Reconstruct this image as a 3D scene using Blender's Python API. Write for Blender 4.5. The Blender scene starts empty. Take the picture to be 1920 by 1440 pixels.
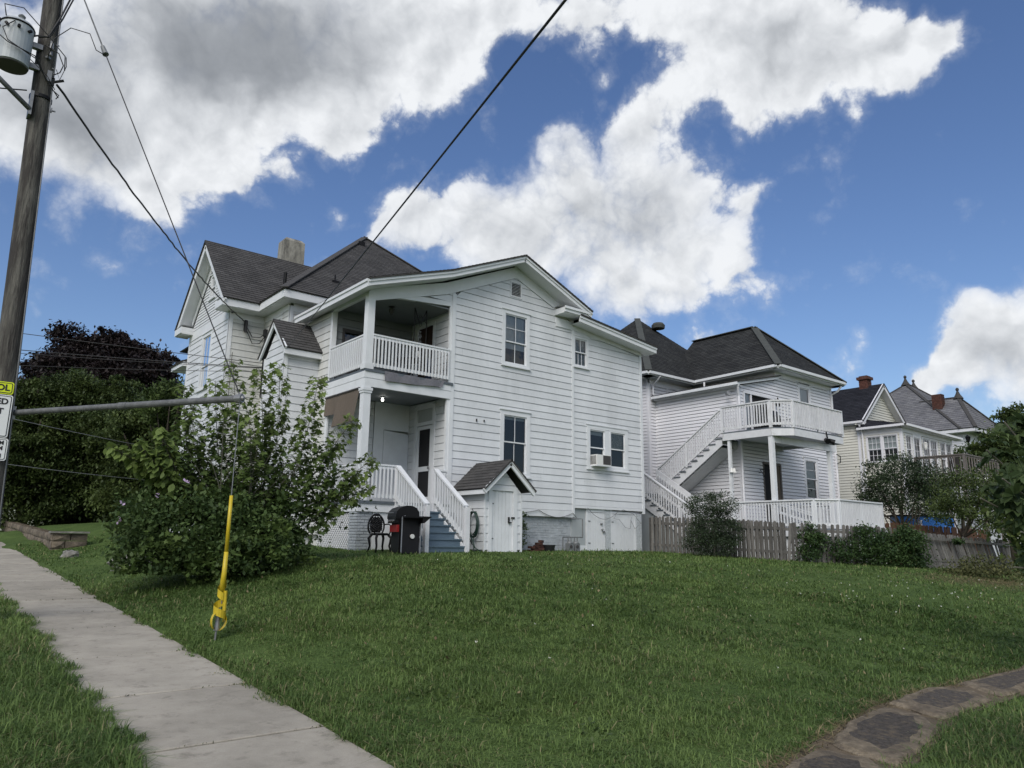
import bpy, bmesh, math, random
import numpy as np
from mathutils import Vector, Matrix
random.seed(7); rng = np.random.default_rng(7)
R = math.radians
S = bpy.context.scene
COL = S.collection

# ------------------------------------------------------------------ camera
YAW, PITCH, ROLL = R(39.2726), R(12.009), R(0.7516)
def cam_axes():
    cy, sy = math.cos(YAW), math.sin(YAW)
    f = Vector((sy*math.cos(PITCH), cy*math.cos(PITCH), math.sin(PITCH)))
    r = Vector((cy, -sy, 0)); u = r.cross(f)
    c, s = math.cos(ROLL), math.sin(ROLL)
    return c*r+s*u, -s*r+c*u, f
rt, up, fw = cam_axes()
cd = bpy.data.cameras.new('camera'); cam = bpy.data.objects.new('camera', cd); COL.objects.link(cam)
cam.matrix_world = Matrix(((rt.x, up.x, -fw.x, 0), (rt.y, up.y, -fw.y, 0), (rt.z, up.z, -fw.z, 1.6), (0, 0, 0, 1)))
cd.sensor_width = 36; cd.lens = 36*1403/1920; cd.clip_start = .05; cd.clip_end = 3000
S.camera = cam

# ------------------------------------------------------------------ render + colour
S.render.engine = 'CYCLES'
S.view_settings.view_transform = 'Standard'; S.view_settings.look = 'None'
S.view_settings.exposure = 0.60; S.view_settings.gamma = 1; S.view_settings.use_curve_mapping = False
S.cycles.use_denoising = True
S.cycles.denoising_prefilter = 'ACCURATE'
S.cycles.max_bounces = 6; S.cycles.diffuse_bounces = 2; S.cycles.glossy_bounces = 3
S.cycles.transmission_bounces = 4; S.cycles.transparent_max_bounces = 8
S.cycles.caustics_reflective = False; S.cycles.caustics_refractive = False

SUN_AZ, SUN_EL = R(-125), R(42)            # azimuth measured from +Y towards +X

# ------------------------------------------------------------------ sky: Nishita blue with cumulus in it
def ae(a, e):
    a, e = R(a), R(e); return (math.sin(a)*math.cos(e), math.cos(a)*math.cos(e), math.sin(e))
# clouds: azimuth, elevation, angular radius (degrees), weight
CLOUDS = [(3.6, 27.5, 5.7, 1.00), (7.5, 31.9, 6.9, 1.20), (15.2, 35.5, 6.9, 1.20), (22.5, 37.2, 6.1, 1.10), (8.5, 25.2, 4.1, 0.90), (12.3, 33.8, 7.8, 1.00), (13.0, 25.8, 4.1, 0.90), (17.1, 25.9, 3.3, 0.80), (18.0, 32.1, 7.4, 1.00), (24.9, 35.2, 7.4, 1.00), (24.9, 29.6, 2.7, 0.70), (30.6, 36.5, 5.7, 1.00), (35.2, 37.4, 4.1, 0.90), (38.8, 38.8, 3.3, 0.80), (11.9, 23.3, 2.2, 0.60), (5.4, 26.0, 4.9, 0.80), (2.1, 25.4, 3.7, 0.70), (21.1, 25.6, 1.6, 0.60), (32.6, 33.5, 2.5, 0.70), (44.4, 38.1, 3.3, 0.70), (49.0, 38.5, 3.7, 0.80), (54.3, 37.0, 4.1, 0.80), (59.4, 36.6, 4.9, 0.90), (64.2, 35.1, 4.9, 0.90), (68.5, 33.2, 4.1, 0.90), (71.2, 32.2, 2.9, 0.90), (65.3, 31.6, 2.9, 0.80), (62.2, 30.8, 1.6, 0.60), (60.4, 33.5, 3.7, 0.80), (55.9, 33.5, 3.3, 0.80), (51.1, 32.3, 3.1, 0.80), (47.9, 30.7, 2.7, 0.80), (45.8, 34.7, 2.5, 0.40), (72.9, 32.0, 1.6, 0.60), (69.2, 30.4, 1.6, 0.50), (66.1, 28.4, 0.9, 0.35), (58.2, 31.1, 2.0, 0.50), (30.4, 23.3, 2.7, 0.90), (34.3, 23.6, 3.5, 1.00), (37.8, 25.2, 3.5, 1.00), (41.3, 23.3, 4.9, 1.00), (42.6, 27.9, 3.9, 1.00), (46.1, 25.6, 5.7, 1.00), (50.9, 27.2, 4.5, 1.00), (49.0, 22.7, 5.3, 1.00), (53.7, 24.7, 3.9, 1.00), (53.5, 20.5, 3.3, 0.90), (56.5, 22.6, 2.5, 0.70), (45.6, 19.3, 4.1, 0.90), (38.7, 20.9, 4.1, 0.90), (57.1, 20.2, 1.8, 0.60), (57.8, 25.0, 1.6, 0.60), (27.9, 22.8, 1.2, 0.60), (43.0, 30.5, 2.5, 0.60), (49.4, 18.4, 2.5, 0.60), (70.2, 11.4, 2.7, 0.80), (71.9, 13.0, 2.9, 0.80), (73.5, 13.8, 2.9, 0.80), (72.9, 10.5, 3.7, 0.70), (68.6, 10.7, 1.8, 0.70), (75.0, 11.2, 3.7, 0.60), (76.6, 13.4, 4.5, 0.70), (72.5, 15.4, 1.6, 0.60), (77.9, 10.6, 4.9, 0.70), (24.5, 24.8, 1.1, 0.45), (64.6, 14.7, 1.4, 0.35), (52.5, 15.4, 1.4, 0.35), (63.4, 13.5, 1.0, 0.30), (65.8, 28.6, 1.0, 0.30), (54.1, 15.0, 1.2, 0.30), (64.4, 12.3, 1.2, 0.25)]
def build_world():
    w = bpy.data.worlds.new('World'); S.world = w; w.use_nodes = True
    nt = w.node_tree; nt.nodes.clear(); N, L = nt.nodes, nt.links
    def val(x):
        return x
    def math_(op, a, b=None, c=None, clamp=False):
        n = N.new('ShaderNodeMath'); n.operation = op; n.use_clamp = clamp
        for i, q in enumerate((a, b, c)):
            if q is None: continue
            if isinstance(q, (int, float)): n.inputs[i].default_value = q
            else: L.new(q, n.inputs[i])
        return n.outputs[0]
    def vmath(op, a, b):
        n = N.new('ShaderNodeVectorMath'); n.operation = op
        for i, q in enumerate((a, b)):
            if isinstance(q, tuple): n.inputs[i].default_value = q
            else: L.new(q, n.inputs[i])
        return n
    def smooth(x, a, b):
        n = N.new('ShaderNodeMapRange'); n.interpolation_type = 'SMOOTHSTEP'
        L.new(x, n.inputs[0]); n.inputs[1].default_value = a; n.inputs[2].default_value = b
        return n.outputs[0]
    def noise(vec, scale, detail, rough, dist=0.0, lac=2.0):
        n = N.new('ShaderNodeTexNoise'); L.new(vec, n.inputs['Vector'])
        n.inputs['Scale'].default_value = scale; n.inputs['Detail'].default_value = detail
        n.inputs['Roughness'].default_value = rough; n.inputs['Distortion'].default_value = dist
        n.inputs['Lacunarity'].default_value = lac
        return n.outputs['Fac']
    def mix(f, a, b):
        n = N.new('ShaderNodeMix'); n.data_type = 'RGBA'
        for i, q in ((0, f), (6, a), (7, b)):
            if isinstance(q, (int, float)): n.inputs[i].default_value = q
            elif isinstance(q, tuple): n.inputs[i].default_value = q
            else: L.new(q, n.inputs[i])
        return n.outputs[2]
    tc = N.new('ShaderNodeTexCoord'); D = tc.outputs['Generated']
    # warp the direction a little so no lobe shows as a circle
    wn = N.new('ShaderNodeTexNoise'); L.new(D, wn.inputs['Vector'])
    wn.inputs['Scale'].default_value = 7; wn.inputs['Detail'].default_value = 4; wn.inputs['Roughness'].default_value = .55
    wv = vmath('SUBTRACT', wn.outputs['Color'], (.5, .5, .5)).outputs[0]
    sc = N.new('ShaderNodeVectorMath'); sc.operation = 'SCALE'; L.new(wv, sc.inputs[0]); sc.inputs['Scale'].default_value = .10
    DW = vmath('ADD', D, sc.outputs[0]).outputs[0]
    s2 = N.new('ShaderNodeVectorMath'); s2.operation = 'SCALE'; L.new(wv, s2.inputs[0]); s2.inputs['Scale'].default_value = .045
    DW2 = vmath('ADD', D, s2.outputs[0]).outputs[0]
    acc = None
    for az, el, rad, wt in CLOUDS:
        d = vmath('DISTANCE', DW, ae(az, el)).outputs['Value']
        n = N.new('ShaderNodeMapRange'); n.interpolation_type = 'SMOOTHSTEP'
        L.new(d, n.inputs[0]); n.inputs[1].default_value = R(rad)*1.25; n.inputs[2].default_value = 0
        n.inputs[3].default_value = 0; n.inputs[4].default_value = wt
        acc = n.outputs[0] if acc is None else math_('ADD', acc, n.outputs[0])
    # scattered cumulus over the rest of the sky, the same kind as those in view
    fwd = vmath('DOT_PRODUCT', D, tuple(fw)).outputs['Value']
    rest = smooth(fwd, .50, .36)
    gen = math_('MULTIPLY', smooth(noise(DW, 2.6, 3, .5), .42, .66), 1.5)
    acc = math_('ADD', acc, math_('MULTIPLY', rest, gen))
    acc = math_('MINIMUM', acc, 3.4)
    f0 = noise(D, 4.5, 4, .55, .4); c0 = math_('SUBTRACT', f0, .5)
    fw_ = noise(D, 60, 6, .65)
    def billow(vec, octs):
        tot = None; amp = 1.0; s_ = 8.0; nrm = 0
        for k in range(octs):
            n = noise(vec, s_, 1, .5, .15)
            v = math_('MULTIPLY', math_('ABSOLUTE', math_('SUBTRACT', n, .5)), 2.0*amp*2.2)
            tot = v if tot is None else math_('ADD', tot, v); nrm += amp; amp *= .56; s_ *= 2.07
        return math_('DIVIDE', tot, nrm)
    B1 = billow(DW2, 6)
    cb = math_('SUBTRACT', B1, .42); cf = math_('SUBTRACT', fw_, .5)
    det = math_('ADD', math_('MULTIPLY', cb, 1.15), math_('ADD', math_('MULTIPLY', cf, .45), math_('MULTIPLY', c0, 1.3)))
    edge = math_('MINIMUM', acc, 1.3)
    dens = math_('ADD', edge, det)
    # some margins firm, some torn to wisps
    soft = smooth(noise(D, 3.2, 2, .5), .40, .62)
    hard = smooth(dens, .24, .72); wisp = smooth(dens, .05, 1.30)
    body = math_('ADD', math_('MULTIPLY', hard, math_('SUBTRACT', 1.0, soft)), math_('MULTIPLY', wisp, soft))
    veil = math_('MULTIPLY', smooth(math_('ADD', acc, det), .0, 1.0), .45)
    alpha = math_('MAXIMUM', body, veil)
    # lit side: the same billows a little nearer the light
    D2 = vmath('ADD', DW2, tuple(rt*-.012+up*.016)).outputs[0]
    relief = math_('MULTIPLY', math_('SUBTRACT', B1, billow(D2, 4)), 1.0)
    thick = smooth(math_('ADD', acc, math_('ADD', math_('MULTIPLY', c0, 1.5), math_('MULTIPLY', cb, -.25))), .75, 3.3)
    lum = math_('SUBTRACT', .93, math_('MULTIPLY', thick, .78))
    lum = math_('ADD', lum, math_('MULTIPLY', math_('MULTIPLY', relief, .48), math_('SUBTRACT', 1.0, math_('MULTIPLY', thick, .7))), None, True)
    cl = N.new('ShaderNodeValToRGB'); L.new(lum, cl.inputs[0])
    e = cl.color_ramp.elements
    e[0].position = 0; e[0].color = (.130, .142, .160, 1); e[1].position = 1; e[1].color = (.585, .60, .62, 1)
    m = cl.color_ramp.elements.new(.30); m.color = (.235, .25, .272, 1)
    m = cl.color_ramp.elements.new(.65); m.color = (.415, .432, .455, 1)
    sky = N.new('ShaderNodeTexSky'); sky.sky_type = 'NISHITA'; sky.sun_disc = False
    sky.sun_elevation = SUN_EL; sky.sun_rotation = SUN_AZ % (2*math.pi); sky.altitude = 200
    sky.air_density = 1.0; sky.dust_density = 1.6; sky.ozone_density = 2.2
    STR = .10
    sv = N.new('ShaderNodeHueSaturation'); L.new(sky.outputs[0], sv.inputs['Color'])
    sv.inputs['Hue'].default_value = .508; sv.inputs['Saturation'].default_value = 1.14; sv.inputs['Value'].default_value = .86
    sb = N.new('ShaderNodeVectorMath'); sb.operation = 'SCALE'; L.new(cl.outputs[0], sb.inputs[0]); sb.inputs['Scale'].default_value = 1/STR
    out = mix(alpha, sv.outputs[0], sb.outputs[0])
    bg = N.new('ShaderNodeBackground'); L.new(out, bg.inputs[0]); bg.inputs[1].default_value = STR
    o = N.new('ShaderNodeOutputWorld'); L.new(bg.outputs[0], o.inputs[0])
    w.cycles.sampling_method = 'MANUAL'; w.cycles.sample_map_resolution = 512
build_world()
sl = bpy.data.lights.new('sun', 'SUN'); sl.energy = 1.5; sl.angle = R(35); sl.color = (1, .96, .90)
so = bpy.data.objects.new('sun', sl); COL.objects.link(so)
so.rotation_euler = Vector(ae(math.degrees(SUN_AZ), math.degrees(SUN_EL))).to_track_quat('Z', 'Y').to_euler()

# ------------------------------------------------------------------ materials
MATS = {}
def mat(name, col, rough=.6, var=.12, scale=3.0, bump=0.0, bscale=40., col2=None, f2=(.45, .7), stretch=(1, 1, 1), metal=0., spec=.5, objvar=0., coord='Object'):
    m = bpy.data.materials.new(name); m.use_nodes = True; MATS[name] = m
    nt = m.node_tree; N, L = nt.nodes, nt.links; p = N['Principled BSDF']
    p.inputs['Roughness'].default_value = rough; p.inputs['Metallic'].default_value = metal
    p.inputs['Specular IOR Level'].default_value = spec
    geo = N.new('ShaderNodeNewGeometry'); mp = N.new('ShaderNodeMapping'); L.new(geo.outputs['Position'], mp.inputs[0])
    mp.inputs['Scale'].default_value = stretch
    n = N.new('ShaderNodeTexNoise'); L.new(mp.outputs[0], n.inputs['Vector']); n.inputs['Scale'].default_value = scale
    n.inputs['Detail'].default_value = 6; n.inputs['Roughness'].default_value = .65
    r = N.new('ShaderNodeValToRGB'); L.new(n.outputs['Fac'], r.inputs[0])
    lo = tuple(c*(1-var) for c in col); hi = tuple(min(1, c*(1+var)) for c in col)
    r.color_ramp.elements[0].position = .3; r.color_ramp.elements[0].color = (*lo, 1)
    r.color_ramp.elements[1].position = .7; r.color_ramp.elements[1].color = (*hi, 1)
    out = r.outputs[0]
    if col2:
        n2 = N.new('ShaderNodeTexNoise'); L.new(mp.outputs[0], n2.inputs['Vector']); n2.inputs['Scale'].default_value = scale*.37
        n2.inputs['Detail'].default_value = 7; n2.inputs['Roughness'].default_value = .7
        mr = N.new('ShaderNodeMapRange'); L.new(n2.outputs['Fac'], mr.inputs[0]); mr.inputs[1].default_value = f2[0]; mr.inputs[2].default_value = f2[1]
        mx = N.new('ShaderNodeMix'); mx.data_type = 'RGBA'; L.new(mr.outputs[0], mx.inputs[0]); L.new(out, mx.inputs[6]); mx.inputs[7].default_value = (*col2, 1)
        out = mx.outputs[2]
    if objvar:
        oi = N.new('ShaderNodeObjectInfo'); mr = N.new('ShaderNodeMapRange'); L.new(oi.outputs['Random'], mr.inputs[0])
        mr.inputs[3].default_value = 1-objvar; mr.inputs[4].default_value = 1+objvar
        hs = N.new('ShaderNodeHueSaturation'); L.new(mr.outputs[0], hs.inputs['Value']); L.new(out, hs.inputs['Color']); out = hs.outputs[0]
    L.new(out, p.inputs['Base Color'])
    if bump:
        bn = N.new('ShaderNodeTexNoise'); L.new(mp.outputs[0], bn.inputs['Vector']); bn.inputs['Scale'].default_value = bscale
        bn.inputs['Detail'].default_value = 5
        b = N.new('ShaderNodeBump'); b.inputs['Strength'].default_value = bump; b.inputs['Distance'].default_value = .02
        L.new(bn.outputs['Fac'], b.inputs['Height']); L.new(b.outputs[0], p.inputs['Normal'])
    return m
def leaf_mat(name, dark, light, trans=.25, rough=.55):
    m = bpy.data.materials.new(name); m.use_nodes = True; MATS[name] = m
    nt = m.node_tree; N, L = nt.nodes, nt.links; p = N['Principled BSDF']
    a = N.new('ShaderNodeAttribute'); a.attribute_name = 'tint'
    r = N.new('ShaderNodeValToRGB'); L.new(a.outputs['Fac'], r.inputs[0])
    r.color_ramp.elements[0].color = (*dark, 1); r.color_ramp.elements[1].color = (*light, 1)
    if name == 'grass_blade':
        r.color_ramp.elements[1].position = .90; q = r.color_ramp.elements.new(.98); q.color = (.30, .27, .14, 1)
    L.new(r.outputs[0], p.inputs['Base Color']); p.inputs['Roughness'].default_value = rough; p.inputs['Specular IOR Level'].default_value = .25
    t = N.new('ShaderNodeBsdfTranslucent'); L.new(r.outputs[0], t.inputs[0])
    mx = N.new('ShaderNodeMixShader'); mx.inputs[0].default_value = trans
    L.new(p.outputs[0], mx.inputs[1]); L.new(t.outputs[0], mx.inputs[2]); L.new(mx.outputs[0], N['Material Output'].inputs[0])
    return m
def roof_mat(name, c1, c2, mortar, bw, rh):
    m = bpy.data.materials.new(name); m.use_nodes = True; MATS[name] = m
    nt = m.node_tree; N, L = nt.nodes, nt.links; p = N['Principled BSDF']; p.inputs['Roughness'].default_value = .9
    p.inputs['Specular IOR Level'].default_value = .2
    uv = N.new('ShaderNodeUVMap'); uv.uv_map = 'UVMap'
    b = N.new('ShaderNodeTexBrick'); L.new(uv.outputs[0], b.inputs['Vector']); b.inputs['Scale'].default_value = 1
    b.inputs['Brick Width'].default_value = bw; b.inputs['Row Height'].default_value = rh; b.inputs['Mortar Size'].default_value = .006
    b.inputs['Color1'].default_value = (*c1, 1); b.inputs['Color2'].default_value = (*c2, 1); b.inputs['Mortar'].default_value = (*mortar, 1)
    n = N.new('ShaderNodeTexNoise'); L.new(uv.outputs[0], n.inputs['Vector']); n.inputs['Scale'].default_value = .9; n.inputs['Detail'].default_value = 8
    n.inputs['Roughness'].default_value = .75
    mr = N.new('ShaderNodeMapRange'); L.new(n.outputs['Fac'], mr.inputs[0]); mr.inputs[1].default_value = .3; mr.inputs[2].default_value = .7; mr.inputs[3].default_value = .72; mr.inputs[4].default_value = 1.3
    hs = N.new('ShaderNodeHueSaturation'); L.new(mr.outputs[0], hs.inputs['Value']); L.new(b.outputs['Color'], hs.inputs['Color'])
    L.new(hs.outputs[0], p.inputs['Base Color'])
    return m
def glass_mat():
    m = bpy.data.materials.new('window_glass'); m.use_nodes = True; MATS['glass'] = m
    nt = m.node_tree; N, L = nt.nodes, nt.links
    N.remove(N['Principled BSDF'])
    t = N.new('ShaderNodeBsdfTransparent'); t.inputs[0].default_value = (.80, .83, .84, 1)
    g = N.new('ShaderNodeBsdfGlossy'); g.inputs['Roughness'].default_value = .02; g.inputs['Color'].default_value = (.95, .97, 1, 1)
    ng = N.new('ShaderNodeNewGeometry'); nn = N.new('ShaderNodeTexNoise'); L.new(ng.outputs['Position'], nn.inputs['Vector']); nn.inputs['Scale'].default_value = 2.2
    bp = N.new('ShaderNodeBump'); bp.inputs['Strength'].default_value = .06; bp.inputs['Distance'].default_value = .05
    L.new(nn.outputs['Fac'], bp.inputs['Height']); L.new(bp.outputs[0], g.inputs['Normal'])
    f = N.new('ShaderNodeFresnel'); f.inputs['IOR'].default_value = 1.45
    mr = N.new('ShaderNodeMapRange'); L.new(f.outputs[0], mr.inputs[0]); mr.inputs[3].default_value = .02; mr.inputs[4].default_value = 1
    x = N.new('ShaderNodeMixShader'); L.new(mr.outputs[0], x.inputs[0]); L.new(t.outputs[0], x.inputs[1]); L.new(g.outputs[0], x.inputs[2])
    L.new(x.outputs[0], N['Material Output'].inputs[0])
glass_mat()
def emit_mat(name, col, s):
    m = bpy.data.materials.new(name); m.use_nodes = True; MATS[name] = m
    p = m.node_tree.nodes['Principled BSDF']; p.inputs['Base Color'].default_value = (*col, 1)
    p.inputs['Emission Color'].default_value = (*col, 1); p.inputs['Emission Strength'].default_value = s
mat('siding', (.66, .68, .70), .55, .06, 1.6, .12, 12, (.50, .52, .53), (.50, .82), (1, 1, .35), objvar=.045)
mat('siding_stained', (.64, .65, .64), .6, .08, 1.4, .12, 12, (.42, .42, .37), (.46, .80), (1, 1, .4), objvar=.045)
mat('trim', (.70, .72, .74), .5, .05, 2.5, 0, 30, (.56, .57, .57), (.55, .85), objvar=.015)
mat('trim_worn', (.66, .67, .69), .6, .08, 6, .1, 30, (.30, .29, .27), (.60, .78), objvar=.05)
mat('vinyl', (.74, .74, .77), .45, .03, 1.0, 0, 30, (.66, .66, .66), (.55, .85))
mat('cream', (.66, .65, .58), .5, .04, 1.2, 0, 30, (.56, .55, .48), (.55, .85))
mat('lap_shadow', (.10, .11, .12), .8, .1)
mat('painted_brick', (.40, .43, .455), .8, .14, 7, .5, 45, (.30, .32, .34), (.5, .75))
mat('brick_red', (.085, .034, .024), .9, .4, 6, .3, 60, (.12, .085, .07), (.55, .8), objvar=.3)
mat('stucco_rough', (.46, .49, .51), .9, .25, 26, 1.0, 30)
mat('chimney_stucco', (.27, .26, .225), .9, .3, 4, .6, 22, (.075, .072, .065), (.47, .66), (1.6, 1.6, .5))
mat('panel_grey', (.38, .41, .42), .6, .06, 3, 0, 30, (.30, .32, .32), (.5, .75), (1, 1, .3))
mat('step_blue', (.105, .155, .205), .55, .10, 4, .05, 40, (.10, .15, .19), (.45, .75), objvar=.04)
mat('deck_dark', (.10, .12, .14), .7, .2, 5)
mat('interior_dark', (.012, .012, .014), .9, .2)
mat('curtain', (.42, .45, .45), .9, .12, 9, 0, 30, None, (0, 1), (8, 8, .2))
mat('blind_white', (.58, .62, .66), .7, .06, 6)
mat('lace', (.34, .34, .31), .9, .6, 26)
mat('shade_brown', (.135, .108, .085), .85, .12, 20, .1, 120)
mat('rug_grey', (.155, .155, .175), .95, .18, 16, .4, 90)
mat('black_metal', (.007, .007, .008), .45, .3, 12, spec=.2)
mat('black_iron', (.008, .008, .009), .5, .3, 30, .2, 60, spec=.25)
mat('grey_metal', (.24, .245, .25), .45, .15, 10, 0, 30, None, (0, 1), (1, 1, 1), .6)
mat('galvanised', (.15, .155, .16), .7, .28, 14, 0, 30, (.09, .095, .10), (.45, .7), (1, 1, 1), .35)
mat('transformer_grey', (.40, .43, .45), .45, .05, 4)
mat('wire_black', (.010, .010, .011), .55, .2)
mat('red_enamel', (.30, .012, .012), .35, .1)
mat('white_plastic', (.72, .72, .70), .45, .04)
mat('dark_plastic', (.05, .045, .045), .5, .1)
mat('hose_green', (.012, .040, .030), .4, .2)
mat('guard_yellow', (.52, .39, .015), .45, .08, 10, 0, 30, (.44, .32, .03), (.55, .8))
mat('sign_white', (.74, .75, .75), .35, .02)
mat('sign_yellow', (.68, .78, .012), .35, .03)
mat('sign_black', (.012, .012, .014), .5, .02)
mat('pot_black', (.014, .014, .016), .5, .2)
mat('gas_grey', (.16, .17, .175), .5, .12, 12)
mat('concrete_joint', (.06, .055, .045), .95, .3, 14)
mat('path_asphalt', (.080, .071, .062), .97, .45, 30, .9, 60, (.145, .118, .085), (.50, .64), spec=.15, objvar=.08)
mat('path_rim', (.20, .165, .118), .97, .35, 14, .9, 60, (.115, .095, .072), (.44, .60), spec=.15)
mat('soil', (.115, .088, .056), .97, .3, 6, .5, 60)
mat('asphalt', (.05, .05, .053), .9, .2, 20, .3, 90)
mat('stone_wall', (.165, .135, .10), .95, .40, 7, 1.0, 18, (.075, .062, .05), (.45, .65), (1, 1, 1), objvar=.18)
mat('rock', (.24, .23, .21), .9, .3, 8, .8, 20, (.11, .11, .10), (.45, .65))
mat('fence_grey', (.100, .095, .088), .85, .3, 9, .4, 60, (.165, .158, .148), (.45, .7), (6, 6, .6), objvar=.4)
mat('fence_brown', (.085, .040, .020), .8, .25, 9, .3, 60, None, (0, 1), (6, 6, .6), objvar=.3)
mat('deck_grey', (.15, .135, .125), .85, .25, 9, .3, 60, None, (0, 1), (4, 4, 1), objvar=.15)
mat('bark', (.075, .062, .048), .9, .35, 9, .8, 30, None, (0, 1), (3, 3, .7))
mat('stem_grey', (.12, .115, .09), .8, .2, 20)
mat('tarp_blue', (.016, .13, .42), .5, .12, 5)
mat('trash_red', (.35, .05, .025), .5, .1)
mat('petal_pink', (.48, .36, .52), .6, .1)
mat('petal_white', (.75, .75, .68), .6, .05)
mat('gravel_grey', (.10, .10, .10), .9, .2, 20)
mat('porch_shaded', (.20, .215, .225), .7, .1, 3)  # grey with the shade of the porch recess put into the colour
mat('door_brown', (.030, .014, .010), .6, .2, 8)
mat('navy', (.012, .022, .055), .8, .2, 8)
emit_mat('bulb_glow', (1, .97, .90), 6.0)
roof_mat('shingle', (.082, .080, .079), (.054, .053, .053), (.024, .023, .023), .30, .14)
roof_mat('shingle_dark', (.044, .046, .045), (.024, .025, .026), (.010, .010, .010), .30, .14)
roof_mat('shingle_black', (.026, .027, .034), (.015, .016, .021), (.008, .008, .010), .30, .14)
roof_mat('slate', (.175, .175, .180), (.125, .125, .135), (.055, .055, .06), .34, .24)
mat('cap_dark', (.055, .06, .056), .9, .15, 5)
mat('cap_grey', (.05, .048, .046), .9, .2, 5)
leaf_mat('leaf_shrub', (0.03, 0.058, 0.02), (0.105, 0.16, 0.048), 0.28)
leaf_mat('leaf_maple', (0.046, 0.085, 0.022), (0.175, 0.24, 0.066), 0.35)
leaf_mat('leaf_green', (0.026, 0.046, 0.016), (0.115, 0.155, 0.046), 0.28)
leaf_mat('leaf_light', (0.038, 0.064, 0.02), (0.12, 0.17, 0.052), 0.28)
leaf_mat('leaf_purple', (.010, .008, .008), (.030, .020, .020), .1)
leaf_mat('leaf_holly', (0.018, 0.034, 0.017), (0.066, 0.1, 0.044), 0.18, .4)
leaf_mat('leaf_ivy', (.020, .046, .016), (.070, .118, .038), 0.22)
leaf_mat('leaf_big', (0.028, 0.05, 0.018), (0.105, 0.15, 0.055), 0.3)
leaf_mat('leaf_dusk', (0.02, 0.034, 0.019), (0.065, 0.095, 0.048), 0.15)
leaf_mat('grass_blade', (.056, .108, .026), (.180, .258, .076), 0.3, .6)
leaf_mat('grass_dry', (.11, .085, .045), (.27, .22, .12), .2, .8)
leaf_mat('weed', (.04, .055, .02), (.13, .13, .05), .2, .7)
def pole_mat():
    m = mat('pole_wood', (.105, .10, .088), .9, .45, 5, 1.0, 12, (.038, .034, .031), (.46, .58), (4, 4, .45))
pole_mat()
def ground_mat():
    m = bpy.data.materials.new('lawn_soil'); m.use_nodes = True; MATS['lawn'] = m
    nt = m.node_tree; N, L = nt.nodes, nt.links; p = N['Principled BSDF']; p.inputs['Roughness'].default_value = .95; p.inputs['Specular IOR Level'].default_value = .1
    geo = N.new('ShaderNodeNewGeometry')
    n = N.new('ShaderNodeTexNoise'); L.new(geo.outputs['Position'], n.inputs['Vector']); n.inputs['Scale'].default_value = 1.3; n.inputs['Detail'].default_value = 10; n.inputs['Roughness'].default_value = .75
    r = N.new('ShaderNodeValToRGB'); L.new(n.outputs['Fac'], r.inputs[0])
    r.color_ramp.elements[0].position = .30; r.color_ramp.elements[0].color = (.050, .088, .024, 1)
    r.color_ramp.elements[1].position = .72; r.color_ramp.elements[1].color = (.115, .170, .050, 1)
    n2 = N.new('ShaderNodeTexNoise'); L.new(geo.outputs['Position'], n2.inputs['Vector']); n2.inputs['Scale'].default_value = 45; n2.inputs['Detail'].default_value = 4
    mr = N.new('ShaderNodeMapRange'); L.new(n2.outputs['Fac'], mr.inputs[0]); mr.inputs[1].default_value = .3; mr.inputs[2].default_value = .7; mr.inputs[3].default_value = .6; mr.inputs[4].default_value = 1.3
    hs = N.new('ShaderNodeHueSaturation'); L.new(r.outputs[0], hs.inputs['Color']); L.new(mr.outputs[0], hs.inputs['Value'])
    L.new(hs.outputs[0], p.inputs['Base Color'])
    b = N.new('ShaderNodeBump'); b.inputs['Strength'].default_value = .8; b.inputs['Distance'].default_value = .05; L.new(n2.outputs['Fac'], b.inputs['Height']); L.new(b.outputs[0], p.inputs['Normal'])
ground_mat()
def concrete_mat():
    m = bpy.data.materials.new('concrete'); m.use_nodes = True; MATS['concrete'] = m
    nt = m.node_tree; N, L = nt.nodes, nt.links; p = N['Principled BSDF']; p.inputs['Roughness'].default_value = .93; p.inputs['Specular IOR Level'].default_value = .25
    g = N.new('ShaderNodeNewGeometry')
    def noi(s, d=6, r=.65):
        n = N.new('ShaderNodeTexNoise'); L.new(g.outputs['Position'], n.inputs['Vector']); n.inputs['Scale'].default_value = s; n.inputs['Detail'].default_value = d; n.inputs['Roughness'].default_value = r; return n.outputs['Fac']
    def rng_(x, a, b, c, d):
        q = N.new('ShaderNodeMapRange'); L.new(x, q.inputs[0])
        for i, v in enumerate((a, b, c, d)): q.inputs[i+1].default_value = v
        return q.outputs[0]
    def mix(f, a, col):
        q = N.new('ShaderNodeMix'); q.data_type = 'RGBA'; L.new(f, q.inputs[0])
        if isinstance(a, tuple): q.inputs[6].default_value = (*a, 1)
        else: L.new(a, q.inputs[6])
        q.inputs[7].default_value = (*col, 1); return q.outputs[2]
    c = mix(rng_(noi(1.1, 8, .7), .38, .66, 0, 1), (.395, .362, .300), (.275, .252, .208))     # broad mottling
    c = mix(rng_(noi(5.5, 8, .75), .54, .70, 0, .75), c, (.165, .150, .122))                   # stains
    c = mix(rng_(noi(140, 3, .7), .60, .72, 0, .55), c, (.62, .59, .53))                       # aggregate
    c = mix(rng_(noi(95, 3, .7), .60, .74, 0, .6), c, (.14, .13, .115))
    oi = N.new('ShaderNodeObjectInfo'); hs = N.new('ShaderNodeHueSaturation'); L.new(c, hs.inputs['Color']); L.new(rng_(oi.outputs['Random'], 0, 1, .90, 1.08), hs.inputs['Value']); L.new(hs.outputs[0], p.inputs['Base Color'])
    b = N.new('ShaderNodeBump'); b.inputs['Strength'].default_value = .5; b.inputs['Distance'].default_value = .01; L.new(noi(110, 4, .7), b.inputs['Height']); L.new(b.outputs[0], p.inputs['Normal'])
concrete_mat()

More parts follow.
